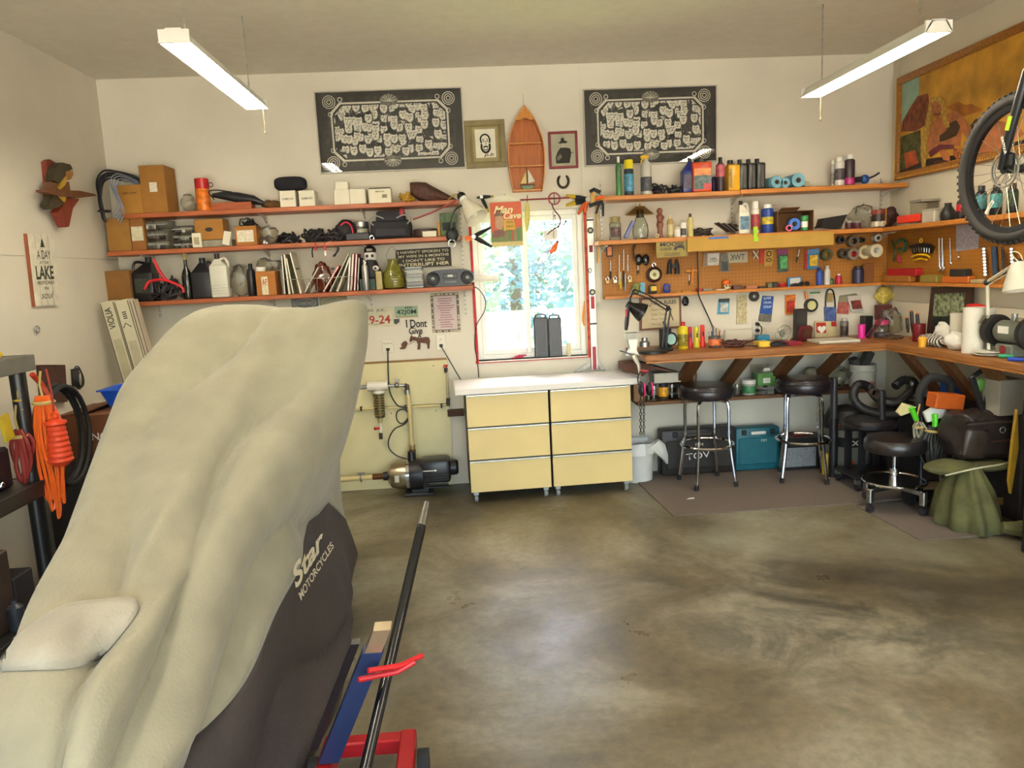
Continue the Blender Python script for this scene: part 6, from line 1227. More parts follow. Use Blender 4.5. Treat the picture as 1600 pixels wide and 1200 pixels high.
MB(o).sph(onY(1351, 280, 5.3), (.032, .03, .032), 14, 10).build('tank', C('#24529a'), t); MB(o).cyl(onY(1337, 281, 5.3), onY(1346, 280, 5.3), .02, n=12).build('base', DARK, t); MB(o).tube([onY(x, y, 5.3) for x, y in ((1357, 279), (1366, 275), (1374, 270))], .007, 7).build('nozzle', DARK, t)
# ================================================================ SHELF ABOVE THE PEGBOARD
bottle(952, 970, 339, SB, 'small glass jar with dark contents and printed label', JARG, C('#8a7a4a'), M('#5a4440', .5, 0, .7, 60), 'jar', cat='jar', name='jar', capw=.62, lv=(.15, .55))
mb = MB(); xc, w, h = slot(972, 996, 345, 5.23, SB); mb.box((0, 0, h*.5), (.024, .04, h), (0, .5, 0), bev=.004); one('glue_tube', mb, C('#6a72a8'), 'pale blue tube leaning beside the glass lamp', 'tube', (xc, 5.25, SB+.006))
t, r, h = bottle(988, 1013, 330, SB, 'clear glass oil lamp with ruffled shade', JARG, None, None, 'vase', Y=5.32, cat='oil lamp', name='oil_lamp'); z = onY(1000, 330, 5.3).z-SB
mb = MB()
for k in range(24):
 a0, a1 = 2*PI*k/24, 2*PI*(k+1)/24; f = lambda a: 1+.1*math.sin(6*a)
 R = .105; mb.add([(.03*math.cos(a0), .03*math.sin(a0), z+.035), (.03*math.cos(a1), .03*math.sin(a1), z+.035), (R*f(a1)*math.cos(a1), .7*R*f(a1)*math.sin(a1), z-.025), (R*f(a0)*math.cos(a0), .7*R*f(a0)*math.sin(a0), z-.025)], [(0, 1, 2, 3)])
mb.build('ruffled_shade', glassy('amber_shade', '#cdbf9e', .15, .1), t); MB().cyl((0, 0, z-.045), (0, 0, z+.01), .025, n=14).build('burner', C('#3a3428', .3), t); MB().cyl((0, 0, z+.035), (0, 0, z+.055), .006, n=8).build('finial', BRASS, t)
t = thing('carved_figurine', 'reddish carved wooden couple figurine beside the oil lamp', 'figurine', (onY(1031, 350, 5.28).x, 5.28, SB+EPS)); xc, w, h = slot(1024, 1038, 326, 5.27, SB); FW_ = C('#7c4a34', .45, .2, 30)
MB().lathe([(0, 0), (.03, 0), (.03, .012), (.02, .02), (.018, h*.3), (.026, h*.45), (.018, h*.62), (.026, h*.75), (.012, h*.85)], n=14).build('bodies', FW_, t); MB().sph((.0, 0, h*.92), (.022, .02, .022), 12, 8).build('head', FW_, t); MB().tube([(.026, -.01, h*.72), (0, -.03, h*.55), (-.02, -.015, h*.66)], .007, 6, smooth=4).build('arm', FW_, t)
mb = MB(); mb.torus((0, 0, .012), .01, .005, 'y', 14, 6); one('brass_ring', mb, IVORY, 'small cream ring standing at the shelf front edge', 'ring', (onY(1027, 366, 5.21).x, 5.212, SB+.004))
bottle(1042, 1052, 337, SB, 'small tan bottle with pale cap', C('#a88c52'), IVORY, C('#c9b98a'), 'slim'); bottle(1053, 1063, 355, SB, 'squat white cream jar with pale lid', WHITE, IVORY, None, 'squat', capw=.95, Y=5.25, name='jar', cat='jar'); bottle(1063, 1072, 348, SB, 'white pill bottle with dark printed label', WHITE, WHITE, M('#4a4a4c', .5, 0, .6, 60), 'squat', capw=.85)
bottle(1074, 1083, 334, SB, 'yellowed squeeze bottle with dark tip', C('#c6b873'), C('#4a2e20'), None, 'slim', capw=.3)
cables(1084, 1118, 354, SB, 'flat pile of dark wires and red clips, right shelf', M('#38302a', .6, 0, .5, 60), 'wire_pile', 'wires', n=10, r=.005, seed=41, dep=.14)
for k in range(5):
 xc, w, h = slot(1122+k*8, 1146+k*8, 345+k*1.5, 5.24, SB); mb = MB(); mb.box((0, 0, h/2), (.005, .1, h*1.15), (0, -.95+.06*k, 0)); one('film_sleeve', mb, C(('#3a3030', '#57504a', '#2e262a', '#6a5f58', '#40302c')[k]), '%s plastic sleeve in the slumped row' % ('leftmost brown', 'grey', 'near black', 'pale taupe', 'rust brown')[k], 'sleeve', (xc, 5.3, SB+.008), group='slumped row of sleeves')
jug(1155, 1172, 313, SB, 'white bleach jug with dark cap', C('#d8d3c0'), BLACK, Y=5.24, dep=.09, handle='right', neck=-.15, nw=.3, lab=C('#5a7a90', .4, .5, 50))
bottle(1174, 1186, 315, SB, 'white aerosol can with red and blue label', C('#d6d0c4'), WHITE, M('#9a3a40', .4, 0, .5, 40), 'can', cat='can', name='spray_can', capw=.8, captop=.92); t, r, h = bottle(1190, 1208, 319, SB, 'blue and yellow lubricant aerosol with straw', C('#24408c'), WHITE, M('#b8a432', .4, 0, .5, 30), 'can', cat='can', name='spray_can', capw=.55, lv=(.3, .55)); MB().tube([(.005, 0, h*.96), (.07, 0, h*.93)], .0015, 5).build('straw', C('#9a4030'), t)
# open carton with rolls inside
xc, w, h = slot(1215, 1272, 329, 5.22, SB); t = thing('open_carton', 'open fronted cardboard box holding tape and a green bottle', 'box', (xc, 5.31, SB+EPS)); KB = M('#6f4a28', .8, 0, .12, 9)
for c, d in (((-w/2+.003, 0, h/2), (.005, .17, h)), ((w/2-.003, 0, h/2), (.005, .17, h)), ((0, .083, h/2), (w-.012, .005, h)), ((0, 0, .003), (w-.012, .16, .005)), ((0, .0, h-.003), (w-.012, .16, .005))): MB().box(c, d).build('panel', KB, t, 0)
MB().box((-w*.2, -.1, h+.01), (w*.5, .06, .003), (-.3, 0, 0)).build('flap', KB, t, 0)
p = onY(1241, 345, 5.26); tape_roll((p.x, 5.27, SB+.055), .042, .04, C('#3c6cc4'), C('#7fa0d8'), 'blue tape roll standing in the open carton', 'y', grp=None); p = onY(1232, 355, 5.215); tape_roll((p.x, 5.213, SB+.026), .023, .02, C('#d8607a'), DARK, 'small pink tape roll in front of the open carton', 'y', grp=None, hole=.6); bottle(1252, 1262, 337, SB+.006, 'small green bottle with white label in the carton', C('#2f8a4a'), C('#3a9a50'), PAPER, 'squat', Y=5.23, lv=(.2, .6))
t = thing('dust_pan', 'black dustpan shaped scoop lying on the shelf', 'scoop', (onY(1300, 352, 5.27).x, 5.27, SB+.003)); o = t.location; q = [onY(x, y, 5.23) for x, y in ((1283, 355), (1287, 341), (1324, 335), (1314, 357))]; MB(o).solid(q, [v+Vector((0, .09, -.0)) for v in q]).build('pan', C('#1b1a1c', .35), t, 0); MB(o).tube([onY(1286, 353, 5.27), onY(1273, 356, 5.25)], .007, 6).build('handle', BLACK, t)
for k, (a, b) in enumerate(((1321, 1332), (1333, 1345))): bottle(a, b, 345, SB, ('left', 'right')[k]+'most of two squat maroon tins by the plastic bag' if 0 else ('squat maroon tin beside the black scoop', 'squat maroon tin beside the clear plastic bag')[k], C('#4a2326'), C('#8a847a'), None, 'squat', Y=5.235, cat='tin', name='tin', capw=.97)
blob(1336, 1372, 315, SB, 'bulging clear plastic bag in the shelf corner', BAGM, 'plastic_bag', 'bag', Y=5.34, dep=.15, seed=21, amp=.3); t, r, h = bottle(1362, 1382, 328, SB, 'dark wood stain tin with orange drips', C('#33231c'), C('#8a3a2a', .4, .3), M('#b9ad98', .5, 0, .7, 50), 'squat', Y=5.24, cat='tin', name='paint_tin', capw=.97, lv=(.05, .35)); MB().box((r*.85, -r*.6, h*.6), (.006, .004, h*.9)).build('drip', C('#d8962a'), t)
blob(1376, 1408, 322, SB, 'dark maroon bundled strap in the shelf corner', C('#3c2226', .7, .5, 40), 'strap_bundle', 'strap', Y=5.3, dep=.12, seed=23, amp=.2)
def onsideshelf(x0, x1, yt, X, zb): return slotX(x0, x1, yt, X, zb)
mb = MB(); c, w, h = onsideshelf(1399, 1432, 336, 3.0, SB); mb.box((0, 0, h/2), (.09, w*.9, h*.8), (0, .0, .1), bev=.012, seg=2); one('red_tray', mb, C('#e03a26', .35), 'bright red plastic tray at the bend of shelf', 'tray', (3.05, c, SB+.008))
for k, (a, b, y, cc, lb) in enumerate(((1419, 1437, 313, '#8a8676', 'clear plastic box with grey lid on the side shelf'), (1438, 1457, 327, '#b8b4a4', 'white plastic tub on the side shelf beside the funnel'))):
 c, w, h = onsideshelf(a, b, y, 3.02, SB); t = thing('plastic_box', lb, 'box', (3.09, c, SB+EPS)); MB().box((0, 0, h*.45), (.12, w, h*.9), bev=.004).build('box_body', CLEAR if k == 0 else C(cc), t); MB().box((0, 0, h*.95), (.124, w+.004, h*.1)).build('lid', C(cc), t)
t, r, h = bottle(1458, 1482, 318, SB, 'black oil funnel standing upside down', C('#1e1c1a', .4), None, None, 'vase', X=3.03, cat='funnel', name='funnel', n=20)
bottle(1489, 1502, 307, SB, 'black bottle with glossy red label on the side shelf', C('#1c1a1a'), BLACK, C('#b3161e', .3), 'slim', X=3.03, lv=(.35, .65))
for k, (a, b) in enumerate(((1516, 1534), (1539, 1558), (1566, 1584))): bottle(a, b, 291-k*2, SB, ('teal labelled oil bottle behind the wheel rim', 'teal labelled oil bottle behind the wheel spokes', 'dark green bottle behind the brake disc')[k], C('#161a1c'), BLACK, C(('#3c7c80', '#4a8c8c', '#2c3c2a')[k], .35, .5, 60), 'slim', X=3.02, lv=(.25, .7), capw=.6)
mb = MB(); mb.prism([(0, 0), (.035, 0), (.035, .02), (.025, .035), (.03, .10), (0, .10)], .02); one('green_clip', mb, C('#9cc81e'), 'lime green spring clip gripping the shelf front', 'clip', (onY(1177, 375, 5.185).x, 5.178, SB-.055), smooth=0)
mb = MB(); a, b = onY(1074, 367, 5.185), onY(1303, 360, 5.185); zl = onY(1190, 388, 5.185).z; mb.box(((a.x+b.x)/2, 5.188, (SB-.012+zl)/2), (b.x-a.x, .006, SB-.012-zl)); one('cardboard_strip', mb, M('#b08a3c', .8, 0, .08, 6), 'long tan cardboard strip hanging from the shelf front edge', 'cardboard', smooth=0)
mb = MB(); mb.box((onY(1123, 366, 5.18).x, 5.183, SB-.018), (.14, .002, .014)); one('blue_tape', mb, C('#3a66b4'), 'strip of blue painter tape on the cardboard strip', 'tape', smooth=0)
# ================================================================ PEGBOARD GOODS, BACK WALL
def pk(q, label, col, name='blister_pack', cat='package', Y=PY-.012, th=.008, bub=None, head=None, v=.4, film=False, X=None, grp=None):
 f = (lambda x, y: onX(x, y, X)) if X else (lambda x, y: onY(x, y, Y)); P = [f(x, y) for x, y in q]; c = sum(P, Vector())/len(P); d = Vector((th, 0, 0)) if X else Vector((0, th, 0))
 t = thing(name, label, cat, c, group=grp); MB(c).solid(P, [p+d for p in P]).build('card', BAGM if film else M(col, .5, 0, v, 45), t, 0)
 def sub(nm, u0, u1, v0, v1, m, out):
  e = -d.normalized()*out; Q = [(P[0].lerp(P[1], u)).lerp(P[3].lerp(P[2], u), vv) for u, vv in ((u0, v0), (u1, v0), (u1, v1), (u0, v1))]; MB(c).solid([p+e for p in Q], Q).build(nm, m, t, 0)
 if head: sub('header', 0, 1, 0, .22, C(head, .5, .3, 50), .001)
 if bub: sub('bubble', .15, .85, .3, .85, C(bub, .35, .5, 40), .012)
 return t, sub, P
t, sub, P = pk(((947, 384), (957, 383), (958, 401), (948, 402)), 'small orange dial thermometer in a dark frame', '#2a1c16', 'thermometer', 'thermometer', v=.1); sub('dial', .18, .82, .12, .85, C('#d87a34'), .002)
def driver(x, y0, y1, hc, label, r=.007, name='screwdriver', x1=None):
 x1 = x1 or x; a, b = onY(x, y0, PY-.025), onY(x1, y1, PY-.025); m = a.lerp(b, .55); t = thing(name, label, 'tool', a, 0, 'hand tools hung on the pegboard'); MB(a).tube([a, m], .0028, 6).build('shaft', STEEL, t); MB(a).tube([m, m.lerp(b, .15), m.lerp(b, .8), b], [r*.6, r, r, r*.6], 8).build('handle', C(hc), t); MB(a).cyl(a.lerp(b, .5), a.lerp(b, .5)+Vector((0, .025, 0)), .002, n=5).build('peg', STEEL, t)
for k, (x, y0, y1, c) in enumerate(((954, 408, 436, '#1d1a1a'), (967.5, 398, 445, '#c2a45a'), (974.5, 390, 449, '#2a2626'), (981, 398, 424, '#b8b4aa'), (997, 415, 428, '#3a2a22'), (970, 425, 452, '#d0b52a'), (977, 428, 455, '#8a8a86'))): driver(x, y0, y1, c, ('short black handled awl near the thermometer', 'slim screwdriver with tan handle', 'longest black handled screwdriver', 'pale steel scriber without dark handle', 'stubby brown handled pick under the earmuffs', 'yellow handled nut driver', 'grey handled nut driver')[k])
for k, (x, y, c) in enumerate(((949, 438, '#8a7448'), (961, 437, '#b8b2a2'), (984, 436, '#9a8a5a'))):
 p = onY(x, y, PY-.014); t = thing('padlock', ('tarnished brass', 'silver', 'dull gold')[k]+' padlock hung near the pegboard\'s left end', 'padlock', p, 0, 'padlocks on the pegboard'); MB().box((0, 0, -.012), (.03, .014, .028), bev=.003).build('lock_body', M(c, .35, .8), t); MB().tube([(-.01, 0, 0), (-.01, 0, .014), (0, 0, .024), (.01, 0, .014), (.01, 0, 0)], .003, 6, smooth=4).build('shackle', CHROME, t)
blob(988, 1002, 441, LEDGE, 'clump of small red and green hook parts on the ledge', M('#7a7a3a', .5, 0, .9, 80), 'hook_parts', 'parts', Y=PY-.035, dep=.04, seed=33)
t = thing('ear_muffs', 'black ear muffs hung on pegboard hook', 'ear muffs', onY(1003, 400, PY-.05)); o = t.location
MB(o).tube([onY(x, y, PY-.05) for x, y in ((991, 405), (990, 390), (996, 377), (1006, 373), (1015, 379))], .006, 8, smooth=6).build('headband', C('#3a2620'), t)
for x in (998, 1009): MB(o).sph(onY(x, 406, PY-.05), (.027, .022, .042), 14, 10).build('ear_cup', M('#1c1d1c', .25, 0, .1, coat=.5), t)
t, sub, P = pk(((1025, 378), (1074, 375), (1075, 400), (1026, 403)), 'tan moose lodge tin sign hung under the shelf edge', '#94803a', 'tin_sign', 'sign', v=.12, th=.004, Y=5.206); c = t.location; w = P[1].x-P[0].x
text('MOOSE', t, C('#2a2414'), (0, -.0035, .033), w*.76, .026, bold=.03); text('LODGE', t, C('#2a2414'), (-w*.2, -.0035, .002), w*.36, .018, bold=.02); mb = MB(); mb.prism([(.0, -.008), (.01, .012), (.05, .018), (.075, .012), (.078, -.012), (.07, -.012), (.066, 0), (.026, 0), (.022, -.014), (.014, -.014)], .001, Matrix.Translation((.01, -.0035, .004))); mb.build('printed_moose', C('#2a2030'), t, 0)
for k in (-.03, -.042): MB().box((0, -.003, k), (w*.5, .001, .004)).build('printed_line', C('#4a4018'), t, 0)
p = onY(1022, 429, PY-.02); t = thing('wall_barometer', 'round dark wood barometer with cream dial', 'barometer', p); MB().lathe([(0, .012), (.036, .012), (.044, .018), (.056, .012), (.058, -.015), (0, -.015)], n=28, axis='y').build('case', C('#3a1c14', .35), t); MB().lathe([(0, .014), (.037, .014), (.037, .012)], n=24, axis='y').build('dial', C('#cfc49a', .4), t); MB().lathe([(0, .016), (.014, .016), (.014, .014)], n=16, axis='y').build('dial_centre', C('#7a7434', .4), t); MB().torus((0, 0, .07), .013, .004, 'y', 14, 6).build('hanging_ring', CHROME, t)
t = thing('tape_measure', 'yellow and black tape measure on the ledge', 'tape measure', (onY(1020, 450, PY-.04).x, PY-.04, LEDGE+EPS)); MB().box((0, 0, .032), (.062, .034, .064), bev=.014, seg=2).build('case', C('#2a2620'), t); MB().box((.004, -.0165, .038), (.044, .006, .034), bev=.003).build('yellow_face', YEL, t)
t = thing('tape_measure', 'blue tape measure on the ledge', 'tape measure', (onY(1042, 448, PY-.04).x, PY-.04, LEDGE+EPS)); MB().box((0, 0, .034), (.05, .034, .068), bev=.016, seg=2).build('case', C('#1d3aa8', .3), t); MB().box((0, -.0175, .034), (.024, .004, .03)).build('badge', C('#2a2a44'), t)
t, sub, P = pk(((994, 443), (1008, 441), (1008, 459), (994, 461)), 'pale blue folded card leaning on the pegboard', '#6fa9bc', 'folded_card', 'card', v=.12)
t = thing('binoculars', 'black binoculars hung on the pegboard', 'binoculars', onY(1051, 417, PY-.03)); o = t.location
for x in (1046, 1058): MB(o).tube([onY(x-(x-1052)*.25, 405, PY-.03), onY(x, 414, PY-.03), onY(x, 428, PY-.03)], [.009, .015, .019], 12).build('barrel', C('#1c1818', .5), t)
MB(o).box(onY(1052, 416, PY-.03), (.03, .018, .03)).build('bridge', BLACK, t)
t = thing('claw_hammer', 'orange handled mallet hung on pegboard', 'hammer', onY(1082, 425, PY-.03)); o = t.location; MB(o).tube([onY(1072, 423, PY-.03), onY(1089, 423, PY-.03)], .011, 10).build('head', C('#c98a3a'), t); MB(o).tube([onY(1083, 418, PY-.033), onY(1081, 442, PY-.033)], [.009, .006], 8).build('handle', C('#d8741c'), t); driver(1077, 429, 446, '#4a3424', 'brown handled file beside the mallet', .005)
t = thing('wall_cable', 'black cable running down the pegboard to bench', 'cord', onY(1091, 420, PY-.02)); mb = MB(t.location); mb.tube([onY(1090, 392, PY-.02), onY(1091, 440, PY-.02), onY(1091, 455, PY-.085), onY(1092, 462, PY-.085), onY(1099, 478, D-.02), onY(1109, 500, D-.02), onY(1116, 518, D-.03)], .0045, 6, smooth=4); mb.build('cord', BLACK, t)
pk(((1099, 394), (1106, 395), (1106, 416), (1098, 417)), 'narrow clear bag hung behind the bicycle card', '#9a978c', film=True, name='clear_bag', cat='bag')
t, sub, P = pk(((1106, 396), (1124, 395), (1123, 414), (1105, 415)), 'white card printed with a bicycle', '#cfcac0', 'printed_card', 'card', v=.06); mb = MB()
for s in (-.014, .014): mb.torus((s, -.002, -.006), .012, .0015, 'y', 16, 5)
mb.tube([(-.014, -.002, -.006), (-.004, -.002, .012), (.012, -.002, .012), (.014, -.002, -.006)], .0015, 5); mb.build('printed_bicycle', BLACK, t)
t, sub, P = pk(((1126, 396), (1137, 395), (1141, 424), (1125, 425)), 'grey zip bag hung on pegboard', '#7a766c', 'zip_bag', 'bag', v=.3); sub('contents', .15, .8, .45, .95, C('#4a4a48', .5, .4, 40), .008)
t, sub, P = pk(((1136, 394), (1168, 393), (1168, 410), (1136, 411)), 'cream card with hand drawn letters TWK', '#b5ab90', 'lettered_card', 'card', v=.08); text('TWK', t, C('#3a3a34'), (0, -.002, 0), .11, .042, bold=0).scale = (-1, 1, 1)
t = thing('scissors', 'steel scissors hung beside a red strip', 'scissors', onY(1181, 400, PY-.02)); 
for s in (-1, 1): MB(t.location).tube([onY(1181-s*4, 392, PY-.02), onY(1181+s*4, 404, PY-.02)], .004, 5).build('blade', STEEL, t)
pk(((1187, 390), (1195, 390), (1194, 412), (1188, 412)), 'red plastic strip hung on pegboard', '#c23a22', 'red_strip', 'strip', v=.1)
t, sub, P = pk(((1195, 391), (1209, 390), (1207, 415), (1194, 416)), 'tan card with round symbol on pegboard', '#b8903a', v=.12); MB().torus((0, -.002, .03), .016, .003, 'y', 16, 5).build('printed_symbol', BLACK, t); MB().torus((0, -.002, -.015), .018, .0025, 'y', 16, 5, (1.1, .6)).build('printed_symbol', BLACK, t)
pk(((1215, 390), (1231, 389), (1232, 424), (1216, 426)), 'dark blister pack with green and pink print', '#4a5a4a', bub='#5aa86a', head='#8a3a6a', v=.6)
driver(1249, 390, 410, '#2a2420', 'black pointed awl beside blue packet', .007, x1=1245)
pk(((1258, 391), (1262, 391), (1261, 420), (1257, 421)), 'thin red card beside the blue packet', '#b02a2a'); t, sub, P = pk(((1262, 390), (1280, 388), (1278, 420), (1261, 421)), 'blue packet with yellow duck shape', '#3a7cae', bub='#d8b03a', head='#5a8ab8', v=.15)
def peg_roll(x, y, R, w, c1, c2, lb, X=None, hole=.55):
 p = onX(x, y, X-w/2-.002) if X else onY(x, y, PY-w/2-.004); tape_roll(p, R, w, C(c1), C(c2), lb, 'x' if X else 'y', hole=hole)
for a in ((1291, 398, .042, .04, '#4a5034', '#8a6a3a', 'olive tape roll beside the blue packet'), (1313, 375, .028, .05, '#3a3a3a', '#2a2a2a', 'small black tape roll under the shelf'), (1332, 377, .042, .05, '#6a6458', '#3a3a38', 'grey duct tape roll under the shelf'), (1347, 375, .02, .03, '#2a2624', '#151515', 'tiny black tape roll under the shelf'), (1369, 372, .027, .06, '#b8b4aa', '#7a7a78', 'silver pipe end on a bracket'), (1317, 396, .036, .05, '#3c3c38', '#2a2a28', 'dark tape roll half behind red cored roll'), (1331, 397, .042, .06, '#7a7468', '#b8323c', 'grey tape roll with red core')): peg_roll(*a)
peg_roll(1349, 394, .05, .05, '#c0b28c', '#8a7a5a', 'wide cream masking tape roll'); peg_roll(1363, 392, .048, .12, '#cfc4a2', '#e0dcd0', 'largest cream masking tape roll, foremost'); 
# ledge clutter on back wall
def chunk(x0, x1, yt, c, lb, nm, cat, Y=PY-.04, dep=.04): xc, w, h = slot(x0, x1, yt, Y-dep/2, LEDGE); one(nm, MB().box((0, 0, h/2), (w, dep, max(h, .008)), rnd(-.15, .15), bev=.003), C(c), lb, cat, (xc, Y, LEDGE+EPS))
for a in ((1066, 1080, 455, '#c8952a', 'flat yellow scraper on the ledge', 'scraper', 'tool'), (1090, 1097, 451, '#b0242a', 'small red clip beside the black cord', 'clip', 'clip'), (1098, 1113, 451, '#8a8676', 'grey utility knife on the ledge', 'utility_knife', 'knife'), (1120, 1134, 452, '#cfc6ae', 'white chalk block on the ledge', 'chalk_block', 'chalk'), (1146, 1160, 446, '#5a3a34', 'brown leather key case on ledge', 'key_case', 'case'), (1166, 1184, 446, '#a86a50', 'pinkish soft pouch on the ledge', 'pouch', 'pouch'), (1186, 1198, 448, '#3a2c28', 'dark folding knife on the ledge', 'folding_knife', 'knife'), (1200, 1207, 442, '#6a6a4c', 'small olive square box on ledge', 'small_box', 'box'), (1208, 1216, 441, '#3a3a38', 'small charcoal square box on ledge', 'small_box', 'box')): chunk(*a)
t = thing('skull_figure', 'small skull with orange cap on ledge', 'figurine', (onY(1136, 440, PY-.04).x, PY-.04, LEDGE+EPS)); MB().sph((0, 0, .026), (.024, .022, .026), 12, 8).build('skull', C('#d2c49a'), t); MB().sph((-.003, .0, .052), (.03, .026, .024), 12, 8).build('cap', ORANGE, t)
for s in (-1, 1): MB().sph((s*.009, -.019, .028), (.006, .005, .007), 8, 6).build('eye_socket', BLACK, t)
cables(1217, 1233, 440, LEDGE, 'small coil of red wire on ledge', RED, 'red_wire', 'wire', Y=PY-.04, dep=.05, n=5, r=.003, seed=44)
t, sub, P = pk(((1231, 434), (1252, 432), (1252, 447), (1231, 449)), 'small blue framed sticker card on ledge', '#3a7ab0', 'sticker_card', 'card', Y=PY-.03); sub('picture', .15, .92, .1, .75, C('#cfcfc8'), .002); MB().sph((0, -.006, -.02), (.04, .004, .012), 12, 6).build('printed_shape', BLACK, t)
for k, (a, b, y, c, cc) in enumerate(((1276, 1285, 418, '#2a4fae', '#1d2f7a'), (1288, 1297, 415, '#c9c4bc', '#b8b2a8'), (1306, 1315, 428, '#b0203a', '#cfc6ba'), (1332, 1349, 416, '#2b2a48', '#26221f'), (1295, 1303, 435, '#3a5a3a', '#2c3a4a'))): bottle(a, b, y, LEDGE, ('blue marker pen bottle', 'white correction bottle', 'red nail polish style bottle', 'navy labelled can', 'tiny green paint pot')[k]+' on the ledge', C(c), C(cc), None, 'slim' if k != 3 else 'can', Y=PY-.04, capw=.6)
chunk(1350, 1366, 412, '#7a4a24', 'brown wooden block with pencils on the ledge', 'pencil_block', 'block')
# sunglasses on ledge edge
t = thing('sunglasses', 'black sunglasses perched on the ledge edge', 'glasses', (onY(1259, 451, PY-.1).x, PY-.075, LEDGE+.004)); 
for s in (-1, 1): MB().torus((s*.022, 0, .014), .016, .003, 'y', 16, 6, (1.15, .85)).build('rim', BLACK, t); MB().sph((s*.022, 0, .014), (.018, .001, .013), 10, 6).build('lens', C('#15151a', .1), t); MB().tube([(s*.04, 0, .018), (s*.042, .05, .012)], .002, 5).build('temple', BLACK, t)
# ================================================================ WALL BELOW THE PEGBOARD
t, sub, P = pk(((1000, 466), (1064, 462), (1065, 512), (1000, 517)), 'framed cream sign headed Tool Rules', '#6b3f22', 'rules_sign', 'sign', Y=D-.022, th=.02, v=.2); sub('sign_paper', .05, .95, .06, .94, C('#c4b593', .7, .06), .001); c = t.location; w = P[1].x-P[0].x; h = P[0].z-P[3].z
text('TOOL RULES', t, C('#3c2a1e'), (.02, -.003, h*.33), w*.62, h*.12, bold=.02)
for k, s in enumerate(('Don\'t Touch', 'Like Tools', 'Buy Tools', 'The Last Tool')): text(s, t, C('#6a5442'), (-.01, -.003, h*(.12-.15*k)), w*(.38+.04*(k == 3)), h*.065, bold=0)
MB().tube([(w*.2, -.003, h*.16), (w*.3, -.003, -h*.24)], .0035, 6).build('printed_screwdriver', C('#4a3020'), t); mb = MB()
for k in (-.25, -.05, .15): mb.sph((k*w, -.003, h*.24), (.005, .001, .005), 8, 4)
mb.build('printed_stars', C('#4a3020'), t)
blob(1067, 1077, 463, onY(1072, 478, D-.03).z, 'small black pouch hung below the ledge', C('#1e1e1e'), 'small_pouch', 'pouch', Y=D-.02, dep=.035, seed=51)
W_ = dict(Y=D-.012)
pk(((1123, 467), (1140, 466), (1139, 491), (1121, 491)), 'blue and white hardware packet on the wall', '#5aa0bc', bub='#b8bcb8', head='#3a3c3c', **W_); pk(((1152, 461), (1167, 461), (1167, 505), (1151, 506)), 'long clear bag of pale cord on the wall', '#b8ac84', name='cord_bag', cat='bag', v=.35, **W_)
p = onY(1178, 463, D-.012); tape_roll((p.x, D-.014, p.z), .038, .02, C('#2a2824'), C('#8a867a'), 'black abrasive disc roll pinned under the ledge', 'y', grp=None, hole=.35)
t, sub, P = pk(((1192, 462), (1209, 463), (1206, 491), (1187, 490)), 'blue lettered parts bag with grey pouch below', '#1f4fa0', name='parts_bag', cat='bag', v=.25, **W_)
q = [onY(x, y, D-.014) for x, y in ((1187, 491), (1206, 491), (1205, 503), (1185, 502))]; MB(t.location).solid(q, [v+Vector((0, .012, 0)) for v in q]).build('pouch', C('#6a665a', .5, .4, 40), t, 0)
for k in range(3): text(('SUPER', 'STRONG', 'STRAP')[k], t, C('#c8d0dc'), (.002, -.003, .05-.032*k), .06, .018, bold=.02)
pk(((1227, 461), (1243, 460), (1242, 490), (1227, 492)), 'orange and yellow carded product on the wall', '#d2762a', bub='#a8322a', v=.5, **W_)
p = onY(1267, 477, D-.02); t = tape_roll((p.x, D-.02, p.z), .05, .03, C('#2a2624'), C('#c9c488'), 'black electrical tape roll with pale centre', 'y', grp=None, hole=.68); MB().lathe([(0, .012), (.032, .012), (.032, .008)], n=20, axis='y').build('centre_label', C('#c9c48a'), t)
t = thing('hanging_tool', 'orange and black snips hung from the ledge', 'snips', onY(1260, 462, D-.03)); MB(t.location).tube([onY(1258, 455, D-.03), onY(1261, 463, D-.03), onY(1260, 468, D-.03)], [.006, .012, .008], 8).build('handle', C('#d8842a'), t); MB(t.location).tube([onY(1266, 458, D-.03), onY(1281, 457, D-.03)], .005, 6).build('green_pencil', C('#3a8a4a'), t)
t = thing('fan_belt', 'black rubber belt with blue card sleeve on wall', 'belt', onY(1297, 488, D-.02)); o = t.location; MB(o).tube([onY(x, y, D-.02) for x, y in ((1292, 456), (1290, 475), (1291, 505), (1295, 519), (1301, 519), (1305, 505), (1305, 475), (1302, 456), (1297, 452))], .0055, 7, True, 5).build('belt', BLACK, t)
q = [onY(x, y, D-.03) for x, y in ((1289, 480), (1306, 480), (1305, 503), (1290, 503))]; MB(o).solid(q, [v+Vector((0, .018, 0)) for v in q]).build('card_sleeve', C('#4a5c94', .5, .5, 40), t, 0); q = [onY(x, y, D-.012) for x, y in ((1292, 458), (1302, 458), (1301, 472), (1293, 472))]; MB(o).solid(q, [v+Vector((0, .006, 0)) for v in q]).build('tan_tag', C('#a88f56'), t, 0)
pk(((1312, 462), (1338, 458), (1345, 470), (1310, 474)), 'clear bag with blue seal of small parts', '#8a9ab0', film=True, name='clear_bag', cat='bag', **W_); pk(((1311, 472), (1327, 472), (1326, 491), (1308, 490)), 'red and white fastener packet', '#a85a50', v=.5, **W_); pk(((1324, 463), (1345, 461), (1350, 485), (1330, 487)), 'white packet of dark red fasteners', '#c8c0b4', bub='#7a3630', v=.15, Y=D-.02)
t, sub, P = pk(((1273, 502), (1307, 502), (1309, 529), (1274, 527)), 'cream greeting card with red heart panel on bench', '#c6b88e', 'heart_card', 'card', Y=D-.05, v=.08); sub('red_panel', .06, .5, .08, .7, C('#b02a22'), .001); sub('red_panel', .75, .98, .02, .3, C('#b02a22'), .001)
